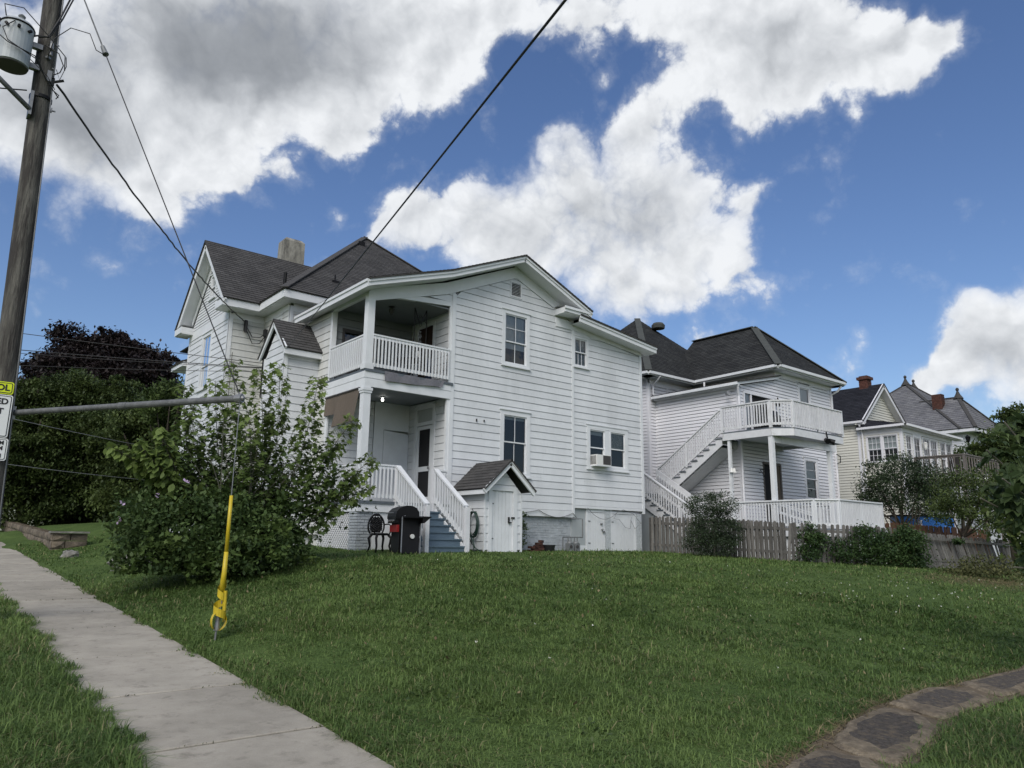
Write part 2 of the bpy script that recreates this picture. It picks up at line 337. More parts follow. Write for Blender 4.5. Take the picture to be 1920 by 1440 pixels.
# ------------------------------------------------------------------ mesh helpers (all coordinates are world metres)
W = {}
EACH = {'stringer', 'porch_fascia', 'porch_ceiling', 'eave', 'trim', 'newel_post', 'porch_post', 'pier', 'roof_vent', 'door_frame', 'downspout', 'deck_post', 'lantern', 'wall_hook', 'hip_cap', 'rake_trim', 'deck_fascia', 'skirt_panel', 'porch_floor', 'loose_cable', 'fence_rail', 'wall_board', 'post', 'hardware', 'terminal', 'hanger', 'wall_panel'}
class MB:
    def __init__(s): s.v = []; s.f = []; s.uv = []; s.has_uv = False; s.mk = []
    def face(s, pts, uv=None):
        i = len(s.v); s.v += [tuple(p) for p in pts]; s.f.append(tuple(range(i, i+len(pts))))
        s.uv.append(uv); s.has_uv |= uv is not None
    def hexa(s, c):
        s.mk.append((len(s.v), len(s.f)))
        i = len(s.v); s.v += [tuple(p) for p in c]
        for q in ((0, 3, 2, 1), (4, 5, 6, 7), (0, 1, 5, 4), (1, 2, 6, 5), (2, 3, 7, 6), (3, 0, 4, 7)):
            s.f.append(tuple(i+k for k in q)); s.uv.append(None)
    def box(s, x0, x1, y0, y1, z0, z1):
        s.hexa([(x0, y0, z0), (x1, y0, z0), (x1, y1, z0), (x0, y1, z0), (x0, y0, z1), (x1, y0, z1), (x1, y1, z1), (x0, y1, z1)])
    def beam(s, p, q, w, h, upv=(0, 0, 1)):
        p, q = Vector(p), Vector(q); d = (q-p).normalized(); u = Vector(upv)
        sd = d.cross(u)
        if sd.length < 1e-4: sd = d.cross(Vector((0, 1, 0)))
        sd.normalize(); u = sd.cross(d).normalized(); a, b = sd*w/2, u*h/2
        s.hexa([p-a-b, p+a-b, p+a+b, p-a+b, q-a-b, q+a-b, q+a+b, q-a+b])
    def tube(s, pts, r, n=8, r2=None, cap=True):
        s.mk.append((len(s.v), len(s.f)))
        pts = [Vector(p) for p in pts]; m = len(pts); rings = []
        prev = None
        for k, p in enumerate(pts):
            d = (pts[min(k+1, m-1)]-pts[max(k-1, 0)]).normalized()
            if prev is None:
                a = d.orthogonal().normalized()
            else:
                a = (prev - d*prev.dot(d))
                a = a.normalized() if a.length > 1e-5 else d.orthogonal().normalized()
            prev = a; b = d.cross(a)
            rr = r if r2 is None else r+(r2-r)*k/max(1, m-1)
            i = len(s.v); rings.append(i)
            for j in range(n):
                t = 2*math.pi*j/n; s.v.append(tuple(p+a*rr*math.cos(t)+b*rr*math.sin(t)))
        for k in range(m-1):
            for j in range(n):
                s.f.append((rings[k]+j, rings[k]+(j+1) % n, rings[k+1]+(j+1) % n, rings[k+1]+j)); s.uv.append(None)
        if cap:
            s.f.append(tuple(rings[0]+j for j in reversed(range(n)))); s.f.append(tuple(rings[-1]+j for j in range(n))); s.uv += [None, None]
    def lathe(s, c, prof, n=16):
        s.mk.append((len(s.v), len(s.f)))
        c = Vector(c); rings = []
        for r, z in prof:
            i = len(s.v); rings.append(i)
            for j in range(n):
                t = 2*math.pi*j/n; s.v.append((c.x+r*math.cos(t), c.y+r*math.sin(t), c.z+z))
        for k in range(len(prof)-1):
            for j in range(n):
                s.f.append((rings[k]+j, rings[k]+(j+1) % n, rings[k+1]+(j+1) % n, rings[k+1]+j)); s.uv.append(None)
        s.f.append(tuple(rings[0]+j for j in reversed(range(n)))); s.f.append(tuple(rings[-1]+j for j in range(n))); s.uv += [None, None]
    def prism(s, pts, off):
        s.mk.append((len(s.v), len(s.f)))
        off = Vector(off); a = [Vector(p) for p in pts]; b = [p+off for p in a]; n = len(a)
        s.face(a); s.face(list(reversed(b)))
        for k in range(n): s.face([a[(k+1) % n], a[k], b[k], b[(k+1) % n]])
    def sphere(s, c, r, n=8, m=6, sz=1.0):
        prof = [(max(1e-4, r*math.sin(math.pi*k/m)), -r*sz*math.cos(math.pi*k/m)) for k in range(m+1)]
        s.lathe(c, prof, n)
    def mesh(s, name, origin=(0, 0, 0), m=None, smooth=False):
        me = bpy.data.meshes.new(name); o = Vector(origin)
        me.from_pydata([(v[0]-o.x, v[1]-o.y, v[2]-o.z) for v in s.v], [], s.f)
        if s.has_uv:
            ul = me.uv_layers.new(name='UVMap'); k = 0; flat = []
            for f, uv in zip(s.f, s.uv):
                for j in range(len(f)): flat += list(uv[j]) if uv else [0., 0.]
            ul.data.foreach_set('uv', flat)
        if m: me.materials.append(MATS[m] if isinstance(m, str) else m)
        if smooth: me.polygons.foreach_set('use_smooth', [True]*len(me.polygons))
        me.update(); return me
    def build(s, name, m, parent=None, origin=None, smooth=False, **props):
        if not s.f: return None
        if name in EACH and len(s.mk) > 1:
            s.mk[0] = (0, 0); r = None
            for (v0, f0), (v1, f1) in zip(s.mk, s.mk[1:]+[(len(s.v), len(s.f))]):
                q = MB(); q.v = s.v[v0:v1]; q.f = [tuple(i-v0 for i in f) for f in s.f[f0:f1]]; q.uv = s.uv[f0:f1]
                r = q.build(name, m, parent, origin, smooth, **props)
            return r
        if origin is None: origin = W[parent.name] if parent else Vector((0, 0, 0))
        me = s.mesh(name, origin, m, smooth)
        return link(name, me, parent, origin, **props)
def link(name, me, parent=None, wloc=None, **props):
    o = bpy.data.objects.new(name, me); COL.objects.link(o)
    wloc = Vector(wloc) if wloc is not None else (W[parent.name].copy() if parent else Vector())
    if parent: o.parent = parent; o.location = wloc-W[parent.name]
    else: o.location = wloc
    W[o.name] = wloc
    for k, v in props.items(): o[k] = v
    return o
def thing(name, label, cat, loc, group=None):
    o = link(name, None, None, loc); o.empty_display_size = .2
    o['label'] = label; o['category'] = cat
    if group: o['group'] = group
    return o
def tag(o, label, cat, group=None):
    o['label'] = label; o['category'] = cat
    if group: o['group'] = group
    return o
def copies(name, me, parent, locs):
    for p in locs: link(name, me, parent, p)
def copy_tree(o, dloc, parent=None):
    c = o.copy(); COL.objects.link(c)
    if parent: c.parent = parent
    else: c.location = o.location+Vector(dloc)
    W[c.name] = W[o.name]+Vector(dloc)
    for ch in o.children: copy_tree(ch, dloc, c)
    return c

# wall planes: P(u, z, d) with d metres out of the wall
def planeS(y): return lambda u, z, d=0.: Vector((u, y-d, z))
def planeW(x): return lambda u, z, d=0.: Vector((x-d, u, z))
def pbox(mb, P, u0, u1, z0, z1, d0, d1):
    mb.hexa([P(u0, z0, d1), P(u1, z0, d1), P(u1, z0, d0), P(u0, z0, d0), P(u0, z1, d1), P(u1, z1, d1), P(u1, z1, d0), P(u0, z1, d0)])
def siding_rows(P, z0, z1, e, span, holes, thick=.016, groove=.008, butt=0):
    """yields one MB per board: wedge boards, cut round the openings, a dark gap under each lap"""
    z = z0
    while z < z1-.02:
        zt = min(z+e, z1); zb = z+groove
        br = sorted({zb, zt, *[q for h in holes for q in (h[2], h[3]) if zb < q < zt]})
        pieces = []
        for a, b in zip(br[:-1], br[1:]):
            if b-a < .004: continue
            la, ra = span(a+1e-4); lb, rb = span(b-1e-4)
            if rb-lb < .02 and ra-la < .02: continue
            segs = [((la, lb), (ra, rb))]
            for h in holes:
                if h[2] < b-1e-4 and h[3] > a+1e-4:
                    new = []
                    for l, r in segs:
                        if h[1] <= min(l) or h[0] >= max(r): new.append((l, r)); continue
                        if h[0] > max(l): new.append((l, (h[0], h[0])))
                        if h[1] < min(r): new.append(((h[1], h[1]), r))
                    segs = new
            da = .004+thick*(1-(a-z)/e); db = .004+thick*(1-(b-z)/e)
            for (l0, l1), (r0, r1) in segs:
                if r0-l0 < .005 and r1-l1 < .005: continue
                pieces.append((min(l0, l1), max(r0, r1), [P(l0, a, da), P(r0, a, da), P(r0, a, -.02), P(l0, a, -.02), P(l1, b, db), P(r1, b, db), P(r1, b, -.02), P(l1, b, -.02)]))
        z = zt
        if butt:
            cut = []; rnd = random.Random(round(z*1000)); off = rnd.uniform(0, butt)
            for lo_, hi_, c in pieces:
                xs = [x for x in np.arange(off-butt, 60, butt) if lo_+.25 < x < hi_-.25]
                if not xs or c[4] == c[5]: cut.append((lo_, hi_, c)); continue
                ed = [0]+[(x-lo_)/(hi_-lo_) for x in xs]+[1]; g_ = .0015/(hi_-lo_)
                for t0, t1 in zip(ed[:-1], ed[1:]):
                    a0, a1 = t0+(g_ if t0 else 0), t1-(g_ if t1 < 1 else 0); q = []; jz = Vector((0, 0, rnd.uniform(-.002, .002)))
                    for k0, k1 in ((0, 1), (0, 1), (3, 2), (3, 2), (4, 5), (4, 5), (7, 6), (7, 6)): q.append(c[k0].lerp(c[k1], (a0, a1, a1, a0)[len(q) % 4])+jz)
                    cut.append((lo_+(hi_-lo_)*a0, lo_+(hi_-lo_)*a1, q))
            pieces = cut
        pieces.sort(key=lambda q: q[0]); grp = []; hi = None
        for lo_, hi_, c in pieces:
            if hi is None or lo_ > hi+.0005: grp.append(MB()); hi = hi_
            hi = max(hi, hi_); grp[-1].hexa(c)
        yield from grp
def siding(root, P, z0, z1, e, span, holes, m, wall=None, joined=False, thick=.016):
    if joined:
        al = MB()
        for mb in siding_rows(P, z0, z1, e, span, holes, thick, .017):
            k = len(al.v); al.v += mb.v; al.f += [tuple(i+k for i in f) for f in mb.f]; al.uv += mb.uv
        return al.build('siding', m, wall or root, kind='stuff')
    for mb in siding_rows(P, z0, z1, e, span, holes, thick, butt=3.66): mb.build('siding_board', m, wall or root)
def window(root, P, u0, u1, z0, z1, cas=.1, hood=.02, m='trim', rail=.5, mun=(0, 0), lowmun=None, cover=None, cover2=None, sill=True, deep=.09, dark='interior_dark', flip=False):
    """casing u0..u1 x z0..z1 outer; double-hung sashes inside"""
    f = MB(); g0, g1, h0, h1 = u0+cas, u1-cas, z0+cas*.7, z1-cas
    pbox(f, P, u0, g0, z0, z1, -.08, .026); pbox(f, P, g1, u1, z0, z1, -.08, .026); pbox(f, P, g0, g1, h1, z1, -.08, .026); pbox(f, P, g0, g1, z0, h0, -.08, .026)
    if hood: pbox(f, P, u0-.03, u1+.03, z1, z1+.035, -.02, .026+hood)
    if sill: pbox(f, P, u0-.03, u1+.03, z0-.04, z0, -.02, .07)
    w = f.build('window', m, root)
    zr = h0+(h1-h0)*rail
    def sash(a, b, c, d, dd, mu, nm):
        s = MB(); t = .038
        pbox(s, P, a, a+t, c, d, dd-.03, dd); pbox(s, P, b-t, b, c, d, dd-.03, dd)
        pbox(s, P, a+t, b-t, c, c+t, dd-.03, dd); pbox(s, P, a+t, b-t, d-t, d, dd-.03, dd)
        for k in range(mu[0]):
            x = a+t+(b-a-2*t)*(k+1)/(mu[0]+1); pbox(s, P, x-.009, x+.009, c+t, d-t, dd-.022, dd-.003)
        for k in range(mu[1]):
            z = c+t+(d-c-2*t)*(k+1)/(mu[1]+1); pbox(s, P, a+t, b-t, z-.008, z+.008, dd-.021, dd-.004)
        s.build('sash', m, w)
        g = MB(); g.face([P(a+t, c+t, dd-.014), P(b-t, c+t, dd-.014), P(b-t, d-t, dd-.014), P(a+t, d-t, dd-.014)]); g.build('glass_pane', 'glass', w)
    sash(g0, g1, zr-.02, h1, -.005, mun, 'u'); sash(g0, g1, h0, zr+.02, -.035, lowmun or mun, 'l')
    bk = MB(); bk.face([P(g0, h0, -deep), P(g1, h0, -deep), P(g1, h1, -deep), P(g0, h1, -deep)]); bk.build('room_dark', dark, w)
    for cv in (cover, cover2):
        if cv:
            nm, mm, a, b = cv; c = MB(); n = 14; zz0 = h0+(h1-h0)*a; zz1 = h0+(h1-h0)*b
            for k in range(n):
                x0, x1 = g0+(g1-g0)*k/n, g0+(g1-g0)*(k+1)/n
                da = -.075+(.008 if k % 2 else 0); db = -.075+(0 if k % 2 else .008)
                c.face([P(x0, zz0, da), P(x1, zz0, db), P(x1, zz1, db), P(x0, zz1, da)])
            c.build(nm, mm, w)
    return w
def clip(poly, axis, lim, keep_less):
    out = []; n = len(poly)
    for i in range(n):
        p, q = poly[i], poly[(i+1) % n]
        pi = (p[axis] <= lim) if keep_less else (p[axis] >= lim); qi = (q[axis] <= lim) if keep_less else (q[axis] >= lim)
        if pi: out.append(p)
        if pi != qi:
            t = (lim-p[axis])/(q[axis]-p[axis]); out.append(tuple(p[k]+(q[k]-p[k])*t for k in (0, 1)))
    return out
def shingles(mb, pts, eave, e=.14, h=.010):
    """stepped shingle courses over one planar roof face; pts ccw from above, eave = direction of the courses"""
    pts = [Vector(p) for p in pts]; n = (pts[1]-pts[0]).cross(pts[2]-pts[1]).normalized()
    if n.z < 0: n = -n
    u = Vector(eave); u = (u-n*u.dot(n)).normalized(); s = n.cross(u).normalized()
    if s.z < 0: s = -s
    o = min(pts, key=lambda p: p.dot(s)); p2 = [((p-o).dot(u), (p-o).dot(s)) for p in pts]
    top = max(p[1] for p in p2); k = 0
    while k*e < top:
        b = clip(clip(p2, 1, k*e, False), 1, (k+1)*e, True)
        if len(b) >= 3:
            P = lambda q: o+u*q[0]+s*q[1]+n*(h*(1-(q[1]-k*e)/e)+.004)
            mb.face([P(q) for q in b], [(q[0], q[1]) for q in b])
            lo = sorted([q for q in b if abs(q[1]-k*e) < 1e-6])
            if len(lo) >= 2:
                a, c = lo[0], lo[-1]
                mb.face([o+u*a[0]+s*a[1]-n*.002, o+u*c[0]+s*c[1]-n*.002, P(c), P(a)], [(a[0], a[1]), (c[0], c[1]), c, a])
        k += 1
    return n
def roof(root, faces, m, e=.14, h=.010, thick=.035, under='cap_grey', name='roof'):
    mb = MB(); sl_ = MB()
    for pts, eave in faces:
        n = shingles(mb, pts, eave, e, h); sl_.prism(pts, -n*thick)
    r = mb.build(name, m, root); sl_.build('roof_deck', under, r)
    return r
def cap(mb, p, q, w=.26, h=.035): mb.beam(Vector(p)+Vector((0, 0, .015)), Vector(q)+Vector((0, 0, .015)), w, h)
def baluster_mesh(name, size, height, m):
    b = MB(); b.box(-size/2, size/2, -size/2, size/2, 0, height); return b.mesh(name, (0, 0, 0), m)
def railing(root, p, q, height, m, pitch=.11, size=.036, gap=.09, top=(.09, .04), bot=(.04, .09), posts=(), name='railing', post_w=.09):
    """p,q: floor points at both ends (may slope)"""
    p, q = Vector(p), Vector(q); d = q-p; ln = math.hypot(d.x, d.y); z = Vector((0, 0, 1))
    r = MB(); r.beam(p+z*(height-top[1]/2), q+z*(height-top[1]/2), *top); r.beam(p+z*(gap+bot[1]/2), q+z*(gap+bot[1]/2), *bot)
    r.beam(p+z*(height-top[1]-.04), q+z*(height-top[1]-.04), .038, .078)
    for t in posts:
        c = p+d*t; r.box(c.x-post_w/2, c.x+post_w/2, c.y-post_w/2, c.y+post_w/2, c.z-.02, c.z+height-top[1]/2-.004)
    o = r.build(name, m, root)
    n = max(1, int(round(ln/pitch))); hh = height-top[1]-gap-.02
    me = baluster_mesh('baluster', size, hh, m)
    nrm = Vector((-d.y, d.x, 0)).normalized()*(.038)
    if nrm.dot(Vector((0, 0, 0))-p) < 0: nrm = -nrm
    copies('baluster', me, o, [p+d*((k+.5)/n)+z*(gap-.015)+nrm for k in range(n)])
    return o

# ------------------------------------------------------------------ terrain
def walk_z(x, y): return .0412*(x*.0223+y*.99975)
CP = []
for y in (-6, -2, 2, 5.5, 9, 12.5, 16, 20, 24, 28, 33, 40):
    CP += [(1.3+.0223*y, y, walk_z(1.4, y)-.01), (2.68+.0223*y, y, walk_z(2.7, y)-.005), (0, y, walk_z(0, y)-.02)]
CP += [(4, 9.3, .62), (6, 8, .64), (8, 8, .74), (5, 5, .30), (8, 4.5, .27), (10, 10, 1.0), (7, 12, 1.06), (9.5, 13.5, 1.28), (9, 15.8, 1.34), (12, 15, 1.35), (16, 16, 1.36), (19.8, 16.5, 1.36),
  (15, 12, 1.2), (20, 12, 1.15), (21.3, 12.75, 1.17), (24.6, 10.1, 1.02), (15, 7, .78), (20, 6, .72), (30.5, 9.8, .85), (25, 4, .55), (10, 1, .02), (4.5, 2, .08), (6, 3, .10), (9, 3.2, .10), (12, 3.4, .12), (14, 4.5, .35),
  (4.9, 14.2, .95), (6, 16.5, 1.2), (8, 18.5, 1.38), (8, 22, 1.5), (5.6, 27.6, 1.45), (6.2, 30, 1.95), (8, 31, 2.1), (5.6, 35, 2.05), (5.4, 40, 2.1), (4.0, 24, 1.05), (5.5, 22, 1.3), (8, 40, 2.2),
  (20, 25, 1.4), (30, 20, 1.3), (40, 15, 1.0), (22, 18, 1.2), (40, 40, 1.5), (0, 60, 1.9), (20, 60, 1.9), (60, 40, 1.2), (60, 0, .5), (30, -20, 0), (0, -20, -.8), (-10, 10, .35), (-10, 30, 1.1), (-30, 0, 0)]
CP = np.array(CP, float)
def _k(r2): return np.where(r2 > 1e-12, r2*np.log(np.maximum(r2, 1e-12)), 0.)
def _tps():
    n = len(CP); X = CP[:, :2]; K = _k(((X[:, None]-X[None])**2).sum(-1))+np.eye(n)*.6
    Pm = np.c_[np.ones(n), X]; A = np.zeros((n+3, n+3)); A[:n, :n] = K; A[:n, n:] = Pm; A[n:, :n] = Pm.T
    return np.linalg.solve(A, np.r_[CP[:, 2], 0, 0, 0])
TW = _tps()
def Hn(x, y):
    x = np.atleast_1d(np.asarray(x, float)); y = np.atleast_1d(np.asarray(y, float))
    out = np.zeros(x.shape)
    for i in range(0, len(x), 40000):
        xs, ys = x[i:i+40000], y[i:i+40000]
        r2 = (xs[:, None]-CP[None, :, 0])**2+(ys[:, None]-CP[None, :, 1])**2
        h = _k(r2)@TW[:-3]+TW[-3]+TW[-2]*xs+TW[-1]*ys
        d = np.hypot(xs-10, ys-15); t = np.clip((d-35)/30, 0, 1)
        out[i:i+40000] = h*(1-t)+1.2*t
    # the pavement is let into the lawn
    c = x-.0223*y; edge = np.clip(np.minimum(c-1.27, 2.70-c)/.05, 0, 1)*(y < 60)
    return out-.07*edge
def H(x, y): return float(Hn([x], [y])[0])
def terrain():
    xs = np.unique(np.r_[np.linspace(-400, -12, 14), np.linspace(-12, 34, 231), np.linspace(34, 70, 25), np.linspace(70, 500, 14)])
    ys = np.unique(np.r_[np.linspace(-300, -4, 12), np.linspace(-4, 30, 171), np.linspace(30, 70, 41), np.linspace(70, 500, 14)])
    X, Y = np.meshgrid(xs, ys); Z = Hn(X.ravel(), Y.ravel())
    v = np.c_[X.ravel(), Y.ravel(), Z]; nx, ny = len(xs), len(ys)
    i = (np.arange(ny-1)[:, None]*nx+np.arange(nx-1)[None]).ravel(); f = np.c_[i, i+1, i+1+nx, i+nx]
    me = npmesh('ground', v, f, 'lawn'); me.polygons.foreach_set('use_smooth', [True]*len(me.polygons))
    o = link('ground', me); o['kind'] = 'structure'
def npmesh(name, v, f, m, tint=None):
    me = bpy.data.meshes.new(name); k = f.shape[1]
    me.vertices.add(len(v)); me.vertices.foreach_set('co', v.astype(np.float32).ravel())
    me.loops.add(f.size); me.loops.foreach_set('vertex_index', f.astype(np.int32).ravel())
    me.polygons.add(len(f)); me.polygons.foreach_set('loop_start', np.arange(0, f.size, k, dtype=np.int32))
    me.polygons.foreach_set('loop_total', np.full(len(f), k, dtype=np.int32))
    me.materials.append(MATS[m])
    if tint is not None:
        a = me.attributes.new('tint', 'FLOAT', 'FACE'); a.data.foreach_set('value', tint.astype(np.float32))
    me.update(calc_edges=True); return me
terrain()

# pavement: separate slabs between dark joints
def pavement():
    side = MB(); ys = [-3, .65, 2.3, 3.94, 5.585, 7.25, 9.12, 11.19, 12.9, 14.55, 16.2, 17.9, 19.5, 21.1, 22.8, 24.4, 26.1, 27.8, 29.5, 31.2, 33, 36, 40, 45, 50, 58]
    bed = MB()
    def cn(c, y, z): x = c+.0223*y; return (x, y, walk_z(x, y)+z)
    bed.hexa([cn(1.34, ys[0], -.12), cn(2.63, ys[0], -.12), cn(2.63, ys[-1], -.12), cn(1.34, ys[-1], -.12), cn(1.34, ys[0], -.012), cn(2.63, ys[0], -.012), cn(2.63, ys[-1], -.012), cn(1.34, ys[-1], -.012)])
    root = bed.build('sidewalk', 'concrete_joint', None, (2, 5, 0)); root['kind'] = 'structure'
    for a, b in zip(ys[:-1], ys[1:]):
        m = MB(); g = .008; dz = random.uniform(-.003, .003); t0, t1 = random.uniform(-.004, .004), random.uniform(-.004, .004)
        n = 8; L_, R_ = [], []
        lo = [cn(1.32, a+g, -.1), cn(2.65, a+g, -.1), cn(2.65, b-g, -.1), cn(1.32, b-g, -.1)]
        mid = [cn(1.32, a+g, dz+t0-.006), cn(2.65, a+g, dz+t0-.006), cn(2.65, b-g, dz+t1-.006), cn(1.32, b-g, dz+t1-.006)]
        tp = [cn(1.332, a+g+.012, dz+t0), cn(2.638, a+g+.012, dz+t0), cn(2.638, b-g-.012, dz+t1), cn(1.332, b-g-.012, dz+t1)]
        for p, q in ((lo, mid), (mid, tp)):
            for k in range(4): m.face([p[k], p[(k+1) % 4], q[(k+1) % 4], q[k]])
        m.face(tp); m.build('slab', 'concrete', root)
pavement()

# stepping slabs of an old tarred path, bottom right
def old_path():
    bed = MB()
    ring = [(3.9, 2.25), (4.7, 2.42), (5.6, 2.58), (6.4, 2.72), (7.2, 2.92), (8.0, 3.02), (9.4, 3.06), (11, 3.1), (13, 3.2), (13, 3.8), (11, 3.58), (9.4, 3.62), (8.2, 3.64), (7.2, 3.56), (6.4, 3.42), (5.5, 3.24), (4.7, 3.06), (3.9, 2.95)]
    bed.prism([(x, y, H(x, y)+.012) for x, y in ring], (0, 0, -.15))
    root = bed.build('garden_path', 'soil', None, (7, 3, 0)); root['kind'] = 'structure'
    sl = [[(3.95, 2.30), (4.7, 2.44), (5.5, 2.62), (5.66, 2.86), (5.45, 3.14), (4.8, 3.02), (4.1, 2.92)],
          [(5.74, 2.66), (6.4, 2.76), (7.1, 2.94), (7.36, 3.18), (7.25, 3.46), (6.6, 3.40), (5.95, 3.26), (5.66, 3.06)],
          [(7.46, 3.02), (8.2, 3.05), (8.8, 3.10), (8.98, 3.34), (8.8, 3.58), (8.1, 3.58), (7.48, 3.50)],
          [(9.08, 3.10), (10.0, 3.12), (11.3, 3.14), (11.4, 3.52), (10.2, 3.57), (9.16, 3.56)]]
    for pl in sl:
        m = MB(); cx = sum(p[0] for p in pl)/len(pl); cy = sum(p[1] for p in pl)/len(pl)
        out = []
        for k in range(len(pl)):
            p, q = pl[k], pl[(k+1) % len(pl)]
            for t in (0, .33, .66):
                x = p[0]+(q[0]-p[0])*t+random.uniform(-.03, .03); y = p[1]+(q[1]-p[1])*t+random.uniform(-.025, .025); out.append((x, y))
        top = [(cx+(x-cx)*.93, cy+(y-cy)*.93, H(x, y)+.050+random.uniform(-.006, .006)) for x, y in out]; rim = [(x, y, H(x, y)+.028) for x, y in out]
        inner = [(cx+(x-cx)*random.uniform(.62, .78), cy+(y-cy)*random.uniform(.55, .74)) for x, y in out]; inner = [(x, y, H(x, y)+.057) for x, y in inner]
        c = (cx, cy, H(cx, cy)+.060); n_dark = []
        for k in range(len(out)):
            j = (k+1) % len(out); m.face([rim[k], rim[j], top[j], top[k]]); m.face([top[k], top[j], inner[j], inner[k]]); n_dark.append(len(m.f)); m.face([inner[k], inner[j], c])
            m.face([(rim[k][0], rim[k][1], rim[k][2]-.1), (rim[j][0], rim[j][1], rim[j][2]-.1), rim[j], rim[k]])
        po = m.build('path_slab', 'path_rim', root, smooth=False); po.data.materials.append(MATS['path_asphalt'])
        for q in n_dark: po.data.polygons[q].material_index = 1
old_path()

# ------------------------------------------------------------------ house 1: the white two-storey house
E1 = .2117
Y0 = 17.0
house = thing('white_house', 'large white clapboard house with two-tier corner porch and gabled rear wall facing the lawn', 'house', (13, 19, 1.35))
PS, PW = planeS(Y0), planeW(9.05)
def f_main(x):
    if x >= 14.0: return 9.85-.40*(x-14.0)
    if x >= 11.4: return 9.85-.435*(14.0-x)
    return 8.72-.30*(11.4-x)
# backing volumes (the framing behind the boards)
b = MB()
b.prism([(11.86, Y0+.1, 2.4), (16.4, Y0+.1, 2.4), (16.4, Y0+.1, f_main(16.4)-.05), (14, Y0+.1, 9.8), (11.86, Y0+.1, f_main(11.86)-.05)], (0, 4.3, 0))
b.prism([(16.40, Y0+.1, 2.68), (19.73, Y0+.1, 2.68), (19.73, Y0+.1, 8.25), (16.40, Y0+.1, 8.6)], (0, 4.0, 0))
wallR = b.build('wall', 'siding', house)
HOLES = [(13.50, 14.55, 6.86, 8.52), (16.47, 17.11, 7.27, 8.24), (13.48, 14.60, 3.55, 5.42), (17.06, 18.95, 4.0, 5.36), (13.80, 14.20, 9.02, 9.48)]
row = 2.60
def span_c(z):
    l = 11.76; r = 16.37
    while f_main(l)-.22 < z and l < 14: l += .02
    while f_main(r)-.22 < z and r > 14: r -= .02
    return l, max(l, r)
siding(house, PS, 2.60, 9.66, E1, span_c, HOLES, 'siding', wallR)
def f_lean(x): return 8.59-.099*(x-16.39)
def span_l(z):
    r = 19.66
    while f_lean(r)-.16 < z and r > 16.46: r -= .02
    return 16.46, r
siding(house, PS, 2.78, 8.56, E1, span_l, HOLES, 'siding', wallR)
# wall strip above the balcony opening, under the porch gable
wp = MB(); wp.prism([(9.0, Y0+.06, 8.06), (11.74, Y0+.06, 8.30), (11.74, Y0+.06, f_main(11.74)-.04), (9.0, Y0+.06, f_main(9.0)-.04)], (0, .12, 0))
wp = wp.build('wall', 'siding', house)
def span_p(z):
    l = 9.05
    while f_main(l)-.22 < z and l < 11.74: l += .02
    return l, 11.75
siding(house, PS, 8.33, 8.75, E1, span_p, [], 'siding', wp)
# corner boards, skirt, frieze
t = MB()
pbox(t, PS, 11.64, 11.77, 2.42, f_main(11.7)-.24, -.02, .035); pbox(t, PS, 16.37, 16.46, 2.42, 8.55, -.02, .035); pbox(t, PS, 19.65, 19.76, 2.62, 8.2, -.02, .035)
pbox(t, PS, 11.77, 16.37, 2.40, 2.60, -.02, .028); pbox(t, PS, 16.46, 19.65, 2.70, 2.78, -.02, .03)
t.box(19.66, 19.77, 17.02, 17.14, 2.62, 8.2)
def frieze(x0, x1, fn, h, d=.03, n=1, up=.15):
    for k in range(n):
        a, c = x0+(x1-x0)*k/n, x0+(x1-x0)*(k+1)/n
        t.prism([PS(a, fn(a)-h, d), PS(c, fn(c)-h, d), PS(c, fn(c)+up, d), PS(a, fn(a)+up, d)], (0, d+.02, 0))
frieze(9.0, 11.4, f_main, .20); frieze(11.4, 14.0, f_main, .21); frieze(14.0, 16.45, f_main, .21); frieze(16.46, 19.72, f_lean, .15, up=.04)
pbox(t, PS, 15.66, 16.40, 8.42, 8.70, -.01, .045)
t.build('trim', 'trim', house)

# rear windows
window(house, PS, 13.48, 14.57, 6.82, 8.55, .12, .03, rail=.44, mun=(1, 1), lowmun=(1, 0), cover=('blind', 'blind_white', .30, 1), cover2=None)
window(house, PS, 16.44, 17.14, 7.24, 8.27, .075, .02, rail=.5, mun=(1, 0), lowmun=(2, 0), cover=('curtain', 'lace', .5, 1), cover2=('curtain', 'lace', 0, .45))
window(house, PS, 13.46, 14.62, 3.52, 5.45, .14, .03, rail=.53, mun=(1, 0), cover=('blind', 'curtain', .93, 1))
for a, c in ((17.08, 18.02), (17.98, 18.94)):
    pass
wd = MB(); pbox(wd, PS, 17.03, 17.13, 3.98, 5.39, -.08, .03); pbox(wd, PS, 18.88, 18.98, 3.98, 5.39, -.08, .03); pbox(wd, PS, 17.13, 18.88, 5.29, 5.39, -.08, .03); pbox(wd, PS, 17.13, 18.88, 3.98, 4.06, -.08, .03); pbox(wd, PS, 17.90, 18.10, 4.06, 5.29, -.08, .02)
pbox(wd, PS, 17.0, 19.01, 5.39, 5.425, -.02, .05); pbox(wd, PS, 17.0, 19.01, 3.94, 3.98, -.02, .06); wd.build('window_casing', 'trim', house)
window(house, PS, 17.13, 17.90, 4.06, 5.29, .045, 0, rail=.50, sill=False, mun=(0, 0), cover=('blind', 'curtain', .86, 1))
window(house, PS, 18.10, 18.88, 4.06, 5.29, .045, 0, rail=.52, sill=False, mun=(0, 0), cover=('curtain', 'lace', .52, 1))
